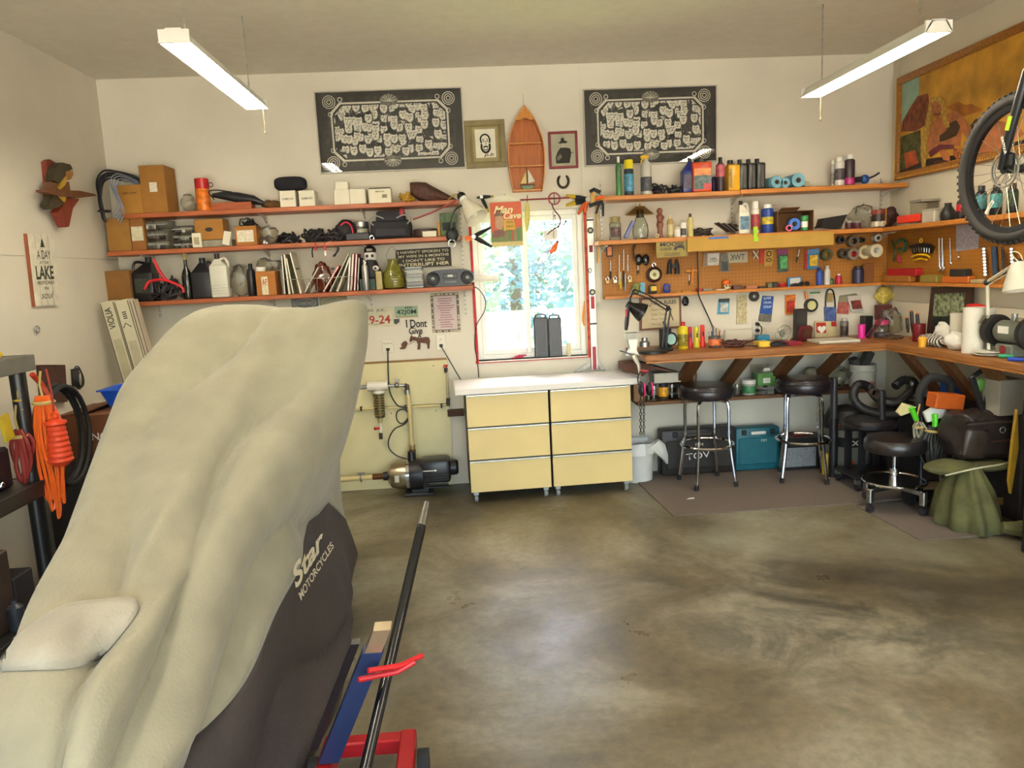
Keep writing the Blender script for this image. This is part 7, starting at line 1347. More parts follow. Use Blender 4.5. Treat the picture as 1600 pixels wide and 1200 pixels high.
hp = [(0, -.035), (-.03, -.005), (-.032, .012), (-.02, .022), (-.008, .02), (0, .01), (.008, .02), (.02, .022), (.032, .012), (.03, -.005)]; mb = MB(); mb.prism(hp, .001, Matrix.Translation((-.035, -.004, .008))); mb.build('white_heart', PAPER, t, 0)
# ================================================================ BENCH GOODS
def bb(*a, **k): return bottle(*a, **k)
t = thing('desk_lamp', 'black swing arm desk lamp bending over the bench end', 'lamp', (onY(1036, 548, 5.1).x, 5.1, BZ+EPS)); o = t.location; bs = o+Vector((0, 0, 0))
MB(o).lathe([(0, 0), (.07, 0), (.07, .012), (.05, .02), (0, .022)], tuple(bs), 20).build('base', BLACK, t)
for dx in (-2, 4): MB(o).tube([onY(1037+dx, 545, 5.1), onY(1041+dx, 500, 5.1), onY(1044+dx, 482, 5.1)], .006, 6).build('lower_arm', BLACK, t)
for dy in (0, 6): MB(o).tube([onY(1044, 480+dy, 5.1), onY(1012, 460+dy, 5.06), onY(990, 452+dy, 5.05)], .005, 6).build('upper_arm', BLACK, t)
MB(o).sph(onY(1044, 481, 5.1), .016, 10, 8).build('elbow', BLACK, t); a, b = onY(985, 478, 5.04), onY(1003, 488, 5.0); mb = MB(o); mb.T = Matrix.Translation(a) @ (b-a).to_track_quat('Z', 'Y').to_matrix().to_4x4(); mb.lathe([(0, -.03), (.024, -.025), (.03, .01), (.058, .07), (.066, .1), (.062, .1), (.05, .07), (.02, .01)], n=20); mb.build('shade', M('#1b1b1d', .3, .2, .05), t)
MB(o).tube([onY(990, 453, 5.05), onY(984, 466, 5.04), a], .009, 7).build('joint', BLACK, t); MB(o).tube([onY(982, 478, 5.02), onY(979, 505, 5.02), onY(978, 516, 5.02)], [.013, .016, .012], 8).build('handle', C('#2c2428'), t); MB(o).tube([onY(979, 483, 5.0), onY(979, 495, 5.0)], .009, 7).build('red_grip', C('#8e1c34'), t)
t = thing('bench_vise', 'pale cast metal vise clamped to the bench end', 'vise', (onY(1000, 548, 4.93).x, 4.93, BZ-.05)); o = t.location; VM = M('#b4b0a4', .35, .7, .12)
q = [onY(x, y, 4.92) for x, y in ((981, 530), (996, 530), (995, 548), (999, 555), (980, 556), (985, 545))]; MB(o).solid(q, [v+Vector((0, .06, 0)) for v in q]).build('frame', VM, t, 0); q = [onY(x, y, 4.91) for x, y in ((979, 521), (998, 520), (998, 530), (979, 531))]; MB(o).solid(q, [v+Vector((0, .08, 0)) for v in q]).build('jaw', M('#8e8a7e', .4, .7), t, 0); MB(o).lathe([(0, 0), (.036, 0), (.036, .03), (.022, .04), (.022, .06), (0, .062)], tuple(onY(1007, 537, 4.95)-Vector((0, 0, .02))), 16).build('anvil', STEEL, t)
MB(o).tube([onY(968, 548, 4.88), onY(984, 553, 4.88), onY(1000, 556, 4.88)], .005, 6).build('handle_bar', CHROME, t); MB(o).tube([onY(990, 556, 4.88), onY(998, 570, 4.85), onY(1000, 588, 4.85)], [.02, .012, .008], 8).build('clamp_screw', VM, t); MB(o).lathe([(0, 0), (.1, 0), (.1, .014), (.06, .02), (0, .02)], (onY(1020, 550, 5.0).x, 5.0, BZ+.001), 22).build('swivel_base', C('#1c1c1c', .4), t)
bottle(1030, 1049, 513, BZ, 'black plastic tumbler behind the magnifier', C('#232226'), None, None, 'squat', Y=5.2, cat='cup', name='tumbler')
t = thing('white_disc', 'grey round sanding disc leaning on wall behind magnifier', 'disc', onY(1047, 529, 5.3)); MB().lathe([(0, .004), (.05, .004), (.055, -.004), (0, -.004)], n=24, axis='y').build('disc', C('#b8b4a6'), t)
t = thing('magnifier', 'black handled round magnifier leaning against the wall', 'magnifier', (onY(1047, 540, 5.12).x, 5.12, BZ+.003)); o = t.location; c = onY(1049, 530, 5.12); MB(o).torus(c, .04, .007, 'y', 26, 7, (.95, 1.08)).build('rim', BLACK, t); MB(o).lathe([(0, .003), (.036, .002), (.036, -.002), (0, -.003)], tuple(c), 22, 'y').build('lens', C('#8fb3ac', .1), t); MB(o).tube([onY(1043, 521, 5.12), onY(1037, 502, 5.14)], [.008, .01], 8).build('handle', BLACK, t)
t, r, h = bb(1059, 1075, 503, BZ, 'yellow bottle with red nozzle cap', C('#dbc31c'), RED, M('#8a7a1c', .4, 0, .7, 60), 'slim', Y=5.15, lv=(.1, .55), capw=.36)
for k, (a, b, y, c) in enumerate(((1076, 1083, 511, '#c21c3c'), (1085, 1094, 511, '#c9bd1e'), (1095, 1103, 508, '#d8281c'))):
 xc, w, h = slot(a, b, y, 5.16, BZ); t = thing('flashlight', ('crimson', 'yellow', 'bright red')[k]+' plastic flashlight standing on its head', 'flashlight', (xc, 5.18, BZ+EPS), 0, 'flashlights on the bench'); MB().lathe([(0, 0), (w*.56, 0), (w*.56, h*.2), (w*.42, h*.32), (w*.4, h*.97), (w*.34, h), (0, h)], n=16).build('barrel', C(c), t); MB().lathe([(w*.58, .004), (w*.58, .02)], n=16).build('lens_ring', C(c), t); MB().box((0, -w*.42, h*.6), (.008, .006, .03)).build('switch', DARK, t)
t, r, h = bb(1107, 1126, 525, BZ, 'tin can pen holder with orange label', C('#57504a'), None, C('#d8703c', .5, .4, 40), 'squat', Y=5.12, cat='pen cup', name='pen_holder', lv=(.2, .75))
for k in range(7): mb = MB(); a = rnd(-.5, .5); mb.tube([(r*.5*math.sin(k), r*.4*math.cos(k), h*.3), (r*.9*math.sin(k)+a*.02, r*.4*math.cos(k), h+rnd(.03, .07))], .0045, 6); one('pen', mb, C(('#8a8478', '#c9a45a', '#b0242a', '#5a564e', '#2a3a5a', '#9a9488', '#3a3a3a')[k]), ('grey', 'tan', 'red', 'brown', 'navy', 'pale', 'black')[k]+' pen standing in the tin can holder', 'pen', t.location, group='pens in the tin')
t = thing('power_strip', 'long white fluorescent fixture standing on bench against wall', 'fixture', (onY(1154, 520, D-.06).x, D-.05, BZ+.01)); xc, w, h = slot(1132, 1175, 515, D-.07, BZ+.01); MB().box((0, 0, h/2), (w, .04, h), bev=.006).build('case', C('#cfc9b6', .45, .04), t)
for x in (1182, 1182): pass
t = thing('wall_outlet', 'wall outlet above bench with two black plugs', 'outlet', (onY(1182, 511, D).x, D-.001, onY(1182, 511, D).z)); MB().box((0, -.004, 0), (.07, .008, .115), bev=.003).build('cover_plate', C('#d6d0be', .4, .03), t)
for s in (-1, 1): MB().cyl((0, -.008, s*.024), (0, -.035, s*.024), .015, .012, 10).build('plug', BLACK, t)
mb = MB(); mb.tube([onY(1183, 506, D-.045), onY(1190, 512, D-.08), onY(1188, 524, D-.1), onY(1178, 531, 5.2), onY(1160, 539, 5.05), onY(1190, 540, 5.0), onY(1215, 538, 5.05), onY(1240, 530, 5.1)], .004, 6, smooth=6); one('appliance_cable', mb, BLACK, 'black appliance cable trailing from outlet across the bench', 'cord')
cables(1128, 1180, 530, BZ, 'low tangle of red and grey test leads on bench', M('#5a3430', .5, 0, .6, 60), 'test_leads', 'cables', Y=5.1, dep=.2, n=10, r=.004, seed=61); cables(1195, 1250, 535, BZ, 'low tangle of dark cords before the small fan', M('#2c2a2e', .5, 0, .5, 60), 'cord_tangle', 'cables', Y=5.02, dep=.16, n=9, r=.004, seed=62)
chunk2 = lambda x0, x1, yt, c, lb, nm, cat, Y=5.1, dep=.06: (lambda s: one(nm, MB().box((0, 0, s[2]/2), (s[1], dep, max(.006, s[2])), rnd(-.3, .3), bev=.003), C(c), lb, cat, (s[0], Y, BZ+EPS)))(slot(x0, x1, yt, Y-dep/2, BZ))
chunk2(1184, 1203, 524, '#2a7a9a', 'teal cloth pouch on bench beside the outlet', 'teal_pouch', 'pouch', 5.2); chunk2(1186, 1204, 534, '#d8b83a', 'flat yellow notepad on the bench', 'notepad', 'notepad', 5.02, .1); chunk2(1230, 1252, 534, '#8a2434', 'maroon flat case beside the fan', 'flat_case', 'case', 5.0, .1)
t = thing('small_fan', 'round grille desk fan standing on the bench', 'fan', (onY(1224, 535, 5.15).x, 5.15, BZ+EPS)); o = t.location; c = onY(1224, 521, 5.13); mb = MB(o)
for R in (.06, .045, .03, .015): mb.torus(c, R, .0022 if R < .06 else .005, 'y', 24, 5)
for k in range(10): a = k*PI/5; mb.tube([c, c+Vector((.06*math.cos(a), 0, .06*math.sin(a)))], .0014, 4)
mb.build('grille', M('#a8a490', .4, .4), t); mb = MB(o)
for k in range(4): a = k*PI/2+.4; mb.sph(tuple(c+Vector((.028*math.cos(a), .015, .028*math.sin(a)))), (.024, .004, .02), 10, 6)
mb.build('blades', C('#d0ccc0'), t); MB(o).sph(tuple(c+Vector((0, .03, 0))), (.03, .035, .03), 12, 8).build('motor', C('#6a6a5c'), t); MB(o).lathe([(0, 0), (.045, 0), (.04, .012), (.012, .02), (.01, .045), (0, .05)], (o.x, 5.16, o.z), 16).build('stand', C('#5a5a4e'), t)
xc, w, h = slot(1245, 1263, 483, 5.2, BZ); t = thing('charger_stand', 'tall black charger with dark red base on bench', 'charger', (xc, 5.24, BZ+EPS)); MB().box((0, 0, h/2), (w, .06, h), bev=.008).build('tower', C('#2a2624', .4), t); MB().box((.012, -.05, h*.24), (w*1.15, .05, h*.48), (.25, 0, 0), bev=.01).build('battery', C('#5c1a22', .4), t); MB().box((.012, -.078, h*.27), (w*.7, .008, h*.24), (.25, 0, 0)).build('screen', C('#4a2c1c', .3), t)
chunk2(1281, 1345, 532, '#c9c2b0', 'stack of white papers on the bench corner', 'paper_stack', 'papers', 5.05, .2)
bb(1313, 1325, 497, BZ, 'grey and brown spray can against the wall', C('#6a625a'), C('#a8a49c'), M('#3c2a24', .4, 0, .7, 60), 'can', Y=5.3, cat='can', name='spray_can', capw=.6)
xc, w, h = slot(1341, 1352, 507, 5.18, BZ); t = thing('thread_spool', 'hot pink spool of twine on the bench', 'spool', (xc, 5.18, BZ+EPS)); MB().lathe([(0, 0), (w*.5, 0), (w*.5, h*.1), (w*.46, h*.12), (w*.46, h*.88), (w*.5, h*.9), (w*.5, h), (0, h)], n=18).build('spool', C('#e0289a', .5), t)
bb(1367, 1388, 500, BZ, 'round clear jar with pink lid', JARG, C('#c43a72', .4), C('#4a4446', .5, .5), 'jar', Y=5.15, cat='jar', name='jar', capw=.92, lv=(.05, .3)); mb = MB(); a, b = onY(1356, 527, 5.08), onY(1376, 499, 5.1); mb.tube([a, b], .02, 4); one('pink_ruler_case', mb, glassy('pink_clear', '#d8a0b4', .15, .15), 'translucent pink case leaning on the pink lidded jar', 'case')
carton(1352, 1364, 494, BZ, 'black small box behind the pink spool', C('#1e1c1d'), Y=5.28, dep=.08, tape=False); pk(((1372, 477), (1394, 476), (1394, 500), (1372, 500)), 'dark red packaged hardware box in the corner', '#5e2a28', Y=5.33, th=.05)
blob(1386, 1414, 480, BZ, 'large clear bag of parts in the bench corner', BAGM, 'parts_bag', 'bag', Y=5.25, dep=.14, seed=71, amp=.25); blob(1388, 1420, 524, BZ, 'flat crumpled clear wrapping on bench corner', BAGM, 'plastic_wrap', 'wrapping', Y=5.02, dep=.14, seed=72, amp=.4); blob(1372, 1400, 445, onY(1386, 475, D-.06).z, 'bundle of pale yellow fibres hung in the corner', C('#b8a24c', .9, .4, 60), 'fibre_bundle', 'fibre', Y=D-.05, dep=.08, seed=73, amp=.25)
# side bench
BXf = 2.9
t, r, h = bb(1418, 1436, 506, BZ, 'red jar holding screwdrivers on the side bench', C('#7c1c22'), None, None, 'squat', X=2.98, cat='jar', name='tool_jar')
for k, (x, y) in enumerate(((1417, 497), (1424, 487), (1433, 491))): a, b = onX(x+2, 520, 3.02), onX(x, y, 3.02); t = thing('screwdriver', ('leftmost dark', 'tallest dark', 'rightmost dark')[k].split()[1 if 0 else 0]+' dark screwdriver with orange end in red jar', 'tool', a, 0, 'screwdrivers in the red jar'); MB(a).tube([a, a.lerp(b, .4), b], [.006, .012, .011], 8).build('handle', C('#1f1a1a'), t); MB(a).sph(tuple(b), (.011, .011, .009), 10, 6).build('orange_end', ORANGE, t)
P = [onX(x, y, XR-.05) for x, y in ((1455, 449), (1518, 446), (1515, 528), (1447, 527))]; c = sum(P, Vector())/4; t = thing('leaning_picture', 'dark framed floral painting leaning on the side wall', 'picture', (XR-.06, c.y, BZ+EPS)); o = t.location; MB(o).solid(P, [v+Vector((.02, 0, 0)) for v in P]).build('frame', C('#3a2418', .4, .2), t, 0)
def inner(u0, u1, v0, v1, nm, m, e): Q = [(P[0].lerp(P[1], u)).lerp(P[3].lerp(P[2], u), v) for u, v in ((u0, v0), (u1, v0), (u1, v1), (u0, v1))]; MB(o).solid([q-Vector((e, 0, 0)) for q in Q], Q).build(nm, m, t, 0)
inner(.12, .86, .13, .9, 'canvas', M('#7c8464', .7, 0, .9, 38), .002); inner(.12, .86, .58, .9, 'dark_foreground', M('#1f2c26', .7, 0, .6, 30), .003)
mb = MB(); c, w, h = slotX(1506, 1537, 472, 3.1, BZ); mb.sph((0, 0, 0), (.02, w/2, .018), 14, 8); one('red_funnel', mb, C('#c8201c'), 'red plastic funnel lying on top of the paper towels', 'funnel', (3.0, onX(1525, 479, 3.0).y, onX(1525, 479, 3.0).z))
def towel(x0, x1, yt, X, lb): c, w, h = slotX(x0, x1, yt, X, BZ); w *= .75; t = thing('paper_towel_roll', lb, 'paper towels', (X+w/2, c, BZ+EPS), 0, 'paper towel rolls on the bench'); MB().lathe([(w*.15, 0), (w*.5, 0), (w*.5, h), (w*.15, h), (w*.15, 0)], n=28).build('towels', M('#dcd6c6', .9, 0, .03, 90, .1), t, 40)
towel(1493, 1520, 481, 2.86, 'tall white paper towel roll standing foremost'); towel(1521, 1541, 482, 2.97, 'white paper towel roll beside the lamp post'); towel(1477, 1494, 490, 3.0, 'shorter white paper towel roll behind crumpled tissue')
blob(1452, 1474, 503, BZ, 'crumpled white tissue in front of the painting', PAPER, 'tissue', 'tissue', X=3.0, dep=.08, seed=81, amp=.3); blob(1468, 1492, 518, BZ, 'crumpled white cloth beside the paper towels', PAPER, 'white_cloth', 'cloth', X=2.88, dep=.1, seed=82, amp=.2)
def zebra():
 mt = M('#d8d2c4', .8).copy(); n = mt.node_tree; wv = n.nodes.new('ShaderNodeTexWave'); wv.inputs['Scale'].default_value = 14; wv.inputs['Distortion'].default_value = 3; wv.bands_direction = 'Y'; tc = n.nodes.new('ShaderNodeTexCoord'); n.links.new(tc.outputs['Object'], wv.inputs[0]); rp = n.nodes.new('ShaderNodeValToRGB'); rp.color_ramp.elements[0].position = .48; rp.color_ramp.elements[1].position = .52; rp.color_ramp.elements[0].color = (.02, .02, .02, 1); rp.color_ramp.elements[1].color = (.68, .64, .56, 1); n.links.new(wv.outputs['Color'], rp.inputs[0]); n.links.new(rp.outputs[0], n.nodes['Principled BSDF'].inputs['Base Color']); return mt
blob(1424, 1468, 522, BZ, 'zebra striped cloth bundled on the side bench', zebra(), 'striped_cloth', 'cloth', X=2.88, dep=.1, seed=83, amp=.15); c, w, h = slotX(1431, 1442, 527, 2.84, BZ); one('tealight_cup', MB().lathe([(0, 0), (.022, 0), (.024, h*.9), (.02, h), (0, h*.9)], n=16), C('#e2a21c'), 'small yellow orange cup in front of striped cloth', 'cup', (2.86, c, BZ+EPS))
c, w, h = slotX(1507, 1557, 541, 2.86, BZ)
for k, (z, R) in enumerate(((0, .085), (.013, .078))): one('plate', MB().lathe([(0, 0), (R*.7, 0), (R, .01), (R, .013), (0, .006)], n=28), C('#dcd6c6', .35, .03), ('larger white plate under its twin on side bench', 'smaller white plate stacked on the larger plate')[k], 'plate', (2.915, c, BZ+EPS+z), group='stacked plates')
# white lamp, grinder, screwdrivers
t = thing('white_lamp', 'white swing arm lamp standing on the side bench', 'lamp', (2.93, onX(1545, 545, 2.93).y, BZ+.0265)); o = t.location; X_ = 2.93; CW_ = C('#d6d0b8', .4, .04)
MB(o).tube([o+Vector((0, 0, .002)), onX(1543, 448, X_), onX(1543, 440, X_)], .009, 8).build('post', CW_, t); MB(o).tube([onX(1543, 440, X_), onX(1590, 410, 2.85)], .009, 8).build('arm', CW_, t); MB(o).tube([onX(1543, 446, X_), onX(1594, 417, 2.85)], .004, 6).build('arm_rod', CW_, t); MB(o).sph(tuple(onX(1543, 441, X_)), .02, 10, 8).build('joint', DARK, t); MB(o).sph(tuple(onX(1592, 410, 2.85)), .018, 10, 8).build('joint', DARK, t)
a, b = onX(1592, 408, 2.82), onX(1596, 452, 2.82); mb = MB(o); mb.T = Matrix.Translation(a) @ (b-a).to_track_quat('Z', 'Y').to_matrix().to_4x4(); mb.lathe([(0, 0), (.03, .005), (.05, .04), (.075, .11), (.082, .15), (.078, .15), (.045, .05), (0, .02)], n=24); mb.build('shade', C('#d8d4c2', .35, .03), t); MB(o).tube([onX(x, y, 2.83) for x, y in ((1592, 410), (1581, 398), (1584, 393), (1593, 396), (1598, 406))], .003, 6, smooth=5).build('cord', CW_, t)
c, w, h = slotX(1560, 1600, 500, 2.9, BZ); yg = onX(1575, 540, 2.95).y; t = thing('bench_grinder', 'grey bench grinder with guarded wheels and red switch', 'grinder', (2.98, yg, BZ+EPS)); GR = C('#6f7468', .4, .08)
MB().lathe([(0, -.1), (.05, -.1), (.062, -.08), (.062, .08), (.05, .1), (0, .1)], (0, 0, .135), 24, 'y').build('motor', GR, t); MB().box((0, 0, .035), (.12, .13, .07), bev=.008).build('pedestal', GR, t); MB().lathe([(0, .006), (.022, .006), (.026, 0)], (-.062, .0, .04), 16, 'x').build('switch_plate', C('#8a1c1c', .4), t); MB().box((-.0625, 0, .15), (.003, .08, .04)).build('label', PAPER, t)
for s in (1, -1): MB().lathe([(0, s*.11), (.085, s*.11), (.09, s*.12), (.09, s*.15), (.07, s*.155), (0, s*.155)], (0, 0, .135), 24, 'y').build('wheel_guard', C('#1d1b1a', .5), t); MB().box((-.08, -s*.13, .20), (.004, .06, .05), (0, .5, 0)).build('spark_shield', CLEAR, t, 0)
MB().cyl((0, 0, .19), (0, 0, .235), .016, n=12).build('lifting_knob', STEEL, t)
for k, (x0, x1, y, c) in enumerate(((1560, 1584, 556, '#2a9a6a'), (1570, 1600, 561, '#2a4ab0'))): a, b = onZ(x0, y, BZ+.012), onZ(x1, y+1, BZ+.012); a.x = max(a.x, 2.84); b.x = max(b.x, 2.84); t = thing('screwdriver', ('green', 'blue')[k]+' handled screwdriver lying at the side bench edge', 'tool', a); MB(a).tube([a, a.lerp(b, .3), b], [.009, .011, .009], 8).build('handle', C(c), t)
# ================================================================ SIDE PEGBOARD GOODS
XP = PX-.02
def sp(pts, r, nm, m, t, X=XP): return MB(t.location).tube([onX(x, y, X) for x, y in pts], r, 8, smooth=3 if len(pts) > 2 else 0).build(nm, m, t)
for k, (pts, c, lb) in enumerate((((((1393, 375), (1399, 392), (1396, 408))), '#2e4a34', 'green handled pliers hung on the side pegboard'), (((1402, 380), (1408, 374), (1416, 380), (1412, 392), (1404, 388)), '#1f5a44', 'green string trimmer cap on the side pegboard'), (((1403, 400), (1407, 410)), '#a8324a', 'small pink handled pick on side pegboard'))):
 t = thing('hanging_tool', lb, 'tool', onX(*pts[0], XP)); sp(pts, .010 if k else .007, 'handle', C(c), t)
t = thing('allen_key_set', 'black and yellow fan of allen keys on side pegboard', 'allen keys', onX(1440, 395, XP)); o = t.location
A = [(1420, 384), (1430, 381), (1440, 380), (1450, 381), (1457, 386), (1453, 396), (1440, 393), (1426, 397)]; q = [onX(x, y, XP-.01) for x, y in A]; MB(o).solid(q, [v+Vector((.02, 0, 0)) for v in q]).build('holder', C('#1c1b1a'), t, 0); sp(((1425, 401), (1434, 398), (1446, 398), (1453, 402)), .007, 'yellow_grip', YEL, t); sp(((1428, 407), (1438, 404), (1448, 406)), .006, 'yellow_grip', YEL, t)
for k in range(8): sp(((1424+k*4, 386+abs(k-3.5)*.6), (1425+k*3.8, 393+abs(k-3.5)*.6)), .0018, 'key', CHROME, t, XP-.013)
MB(o).torus(tuple(onX(1439, 376, XP)), .014, .004, 'x', 14, 6).build('hang_ring', YEL, t)
for k, (x, y0, y1, r) in enumerate(((1467, 372, 420, .008), (1472, 372, 420, .009), (1484, 372, 412, .006), (1496, 392, 402, .005))): t = thing('wrench', ('steel wrench beside a twin, thinner', 'longest steel wrench on the side pegboard', 'mid length ratchet with round head', 'shortest steel spanner under the paper')[k], 'wrench', onX(x, y0, XP), 0, 'wrenches on the side pegboard'); sp(((x, y0), (x+1, y1)), r*.7, 'shank', CHROME, t); MB(t.location).sph(tuple(onX(x+1, y1, XP)), (.006, r*2, r*2), 12, 8).build('head', CHROME, t)
pk(((1494, 350), (1531, 344), (1528, 388), (1494, 393)), 'lavender printed paper pinned on the side pegboard', '#a8a4b0', 'pinned_paper', 'paper', X=PX-.004, th=.002, v=.2)
for k, x in enumerate((1537, 1566, 1580)):
 t = thing('socket_rail', ('chrome socket rail left of the blue rail', 'dark socket rail right of blue rail', 'chrome clip strip at the board end')[k], 'sockets', onX(x, 410, XP), 0, 'socket rails'); sp(((x, 386), (x+3, 432)), .008, 'rail', DARK, t)
 for q in range(9): MB(t.location).cyl(onX(x+q*.3, 389+q*5, XP-.004), onX(x+q*.3, 389+q*5, XP-.024), .008, n=8).build('socket', CHROME if k != 1 else DARK, t)
t = thing('blue_rail', 'blue magnetic tool rail on the side pegboard', 'rail', onX(1554, 410, XP)); sp(((1553, 386), (1556, 432)), .016, 'rail', M('#41546c', .3, .5), t)
for k, (a, b, y, c, lb, nm, cat) in enumerate(((1378, 1420, 430, '#a8702e', 'tan cardboard tray on the side ledge', 'cardboard_tray', 'tray'), (1385, 1430, 420, '#b01c24', 'red flashlight lying on the cardboard tray', 'flashlight', 'flashlight'), (1436, 1462, 430, '#8a7a34', 'yellow work glove on side ledge', 'work_glove', 'glove'), (1470, 1512, 432, '#b8601e', 'long orange wooden box on side ledge', 'wooden_box', 'box'), (1514, 1530, 437, '#b8a47a', 'small cream block beside the orange box', 'cream_block', 'block'), (1482, 1506, 421, '#2a2826', 'black camera body on the orange box', 'camera', 'camera'))):
 zb = LEDGE if k not in (1, 5) else onX((a+b)/2, 432 if k == 1 else 433, PX-.065).z; c_, w, h = slotX(a, b, y, PX-.065, zb); one(nm, MB().box((0, 0, h/2), (.05, w, max(h, .012)), bev=.005), C(c), lb, cat, (PX-.036, c_, zb+EPS))
# ================================================================ UNDER THE BENCH
LZ = LS-.0325
def lj(x0, x1, yt, lb, body, cap=None, lab=None, st='jar', **k): return bottle(x0, x1, yt, LZ, lb, body, cap, lab, st, Y=5.24, cat='jar', name='jar', capw=.85, **k)
lj(1010, 1017, 600, 'slim empty glass jar at the lower shelf end', JARG, STEEL); lj(1017, 1027, 602, 'clear glass jar beside the yellow labelled one', JARG, STEEL); lj(1029, 1044, 598, 'glass jar with yellow orange label on the lower shelf', C('#4a3a24'), DARK, C('#d8981c', .4, .3, 40), lv=(.2, .75)); lj(1045, 1055, 600, 'clear glass jar right of the yellow labelled one', JARG, STEEL); lj(1056, 1065, 600, 'dim glass jar beside the first brace', JARG, DARK); lj(1147, 1156, 600, 'clear jar of screws behind the first stool', JARG, STEEL, C('#5a564e'))
lj(1160, 1180, 593, 'white lidded jar with green label on lower shelf', C('#a8ac98'), WHITE, C('#3c7c4c', .4, .4, 50), 'squat')
t = carton(1183, 1210, 603, LZ, 'clear plastic bin of parts on the lower shelf', CLEAR, Y=5.2, dep=.13, tape=False, name='parts_bin', cat='bin'); z1 = onY(1196, 603, 5.2).z
t = carton(1184, 1212, 583, z1, 'green lidded plastic box stacked on the clear bin', C('#5a8a4a', .4, .3), Y=5.21, dep=.12, tape=False, lab=(.3, .7, .2, .6, '#d6d6cc'), name='plastic_box'); z2 = onY(1197, 583, 5.21).z
carton(1182, 1210, 572, z2, 'clear shoebox topping the green lidded box', CLEAR, Y=5.21, dep=.12, tape=False, lab=(.4, .75, .3, .7, '#d6d0c4'), name='plastic_box')
t = carton(1022, 1064, 583, onY(1040, 598, 5.2).z, 'white flat carton resting across the jars', C('#c9c3b2', .6, .04), Y=5.19, dep=.15, tape=False); bottle(1080, 1089, 575, LZ, 'brown glass bottle half behind the brace', C('#8a6440', .3), None, None, 'slim', Y=5.33)
carton(990, 1008, 600, LZ, 'wood coloured box at the lower shelf end', C('#8a5a2a'), Y=5.2, dep=.14, tape=False)
mb = MB(); P = [onY(x, y, 5.15) for x, y in ((975, 569), (1000, 566), (1062, 583), (1020, 577), (1004, 588), (975, 580))]; mb.solid(P, [v+Vector((0, .2, 0)) for v in P]); one('leather_flap', mb, M('#5a3626', .7, 0, .3), 'brown folded leather piece stuffed under the bench', 'leather', smooth=0)
blob(1262, 1292, 576, LZ, 'beige cloth sack on the lower shelf under bench', C('#8a7f66', .9), 'cloth_sack', 'sack', Y=5.3, dep=.16, seed=91, amp=.12); blob(1300, 1335, 572, LZ, 'large clear bag slumped beside the white bucket', BAGM, 'plastic_bag', 'bag', Y=5.3, dep=.2, seed=92, amp=.3)
# ear muffs and chain hanging from the vise
t = thing('ear_muffs', 'black ear muffs with pink rims hung from the vise', 'ear muffs', onY(1006, 600, 4.82)); o = t.location
for x, y in ((1003, 609), (1015, 608)): c = onY(x, y, 4.82); MB(o).sph(tuple(c), (.026, .03, .045), 14, 10).build('ear_cup', BLACK, t); MB(o).torus(tuple(c+Vector((.014, 0, 0))), .04, .006, 'x', 20, 6, (.7, 1)).build('pink_rim', PINK, t)
MB(o).tube([onY(x, y, 4.82) for x, y in ((998, 602), (997, 588), (1006, 577), (1016, 585), (1017, 600))], .005, 7, smooth=5).build('headband', M('#3a3032', .4, .3), t); MB(o).tube([onY(1001, 579, 4.81), onY(1012, 580, 4.81)], .008, 7).build('red_pad', RED, t)
t = thing('hanging_chain', 'doubled steel chain hanging below the pink ear muffs', 'chain', onY(1003, 650, 4.86))
for s in (0, 5):
 mb = MB(t.location)
 for k in range(12): c = onY(1001+s, 622+k*5, 4.86); mb.torus(tuple(c), .011, .0028, 'y' if k % 2 else 'x', 10, 5, (.6, 1.15))
 mb.build('links', M('#4a4844', .35, .9), t)
# ================================================================ STOOLS
def bar_stool(px, py, pt, rz, label):
 c = onZ(px, py, 0); hs = onY(px, pt, c.y).z; t = thing('bar_stool', label, 'stool', (c.x, c.y, .0075), rz, 'chrome bar stools at the bench')
 MB().lathe([(0, hs-.095), (.175, hs-.095), (.185, hs-.08), (.185, hs-.03), (.17, hs-.006), (.1, hs), (0, hs-.002)], n=36).build('seat', M('#201b20', .35, 0, .1, coat=.25), t); MB().torus((0, 0, hs-.032), .185, .004, 'z', 36, 6).build('seat_piping', BLACK, t); MB().lathe([(0, hs-.11), (.06, hs-.11), (.08, hs-.095), (0, hs-.09)], n=18).build('swivel', STEEL, t)
 for k in range(4):
  a = PI/4+k*PI/2; d = Vector((math.cos(a), math.sin(a), 0)); L = MB().tube([d*r+Vector((0, 0, z)) for r, z in ((.03, hs-.112), (.12, hs-.115), (.155, hs-.15), (.158, hs*.5), (.165, .3), (.18, .18), (.205, .02))], .0115, 10, smooth=5).build('leg', CHROME, t); MB().cyl(d*.208, d*.204+Vector((0, 0, .035)), .0155, n=12).build('rubber_foot', RUBBER, L)
 MB().torus((0, 0, .285), .18, .0105, 'z', 40, 8).build('foot_ring', CHROME, t)
bar_stool(1105, 756, 601, .12, 'chrome bar stool with black round seat before the teal case'); bar_stool(1254, 748, 591, -.35, 'chrome bar stool with black round seat before the battery charger')
c = onZ(1396, 792, .007); zs = onY(1394, 683, c.y).z; t = thing('rolling_stool', 'low chrome rolling stool with thick black round seat', 'stool', (c.x, c.y, .007)); CH2 = M('#b8b8b6', .25, 1, .05)
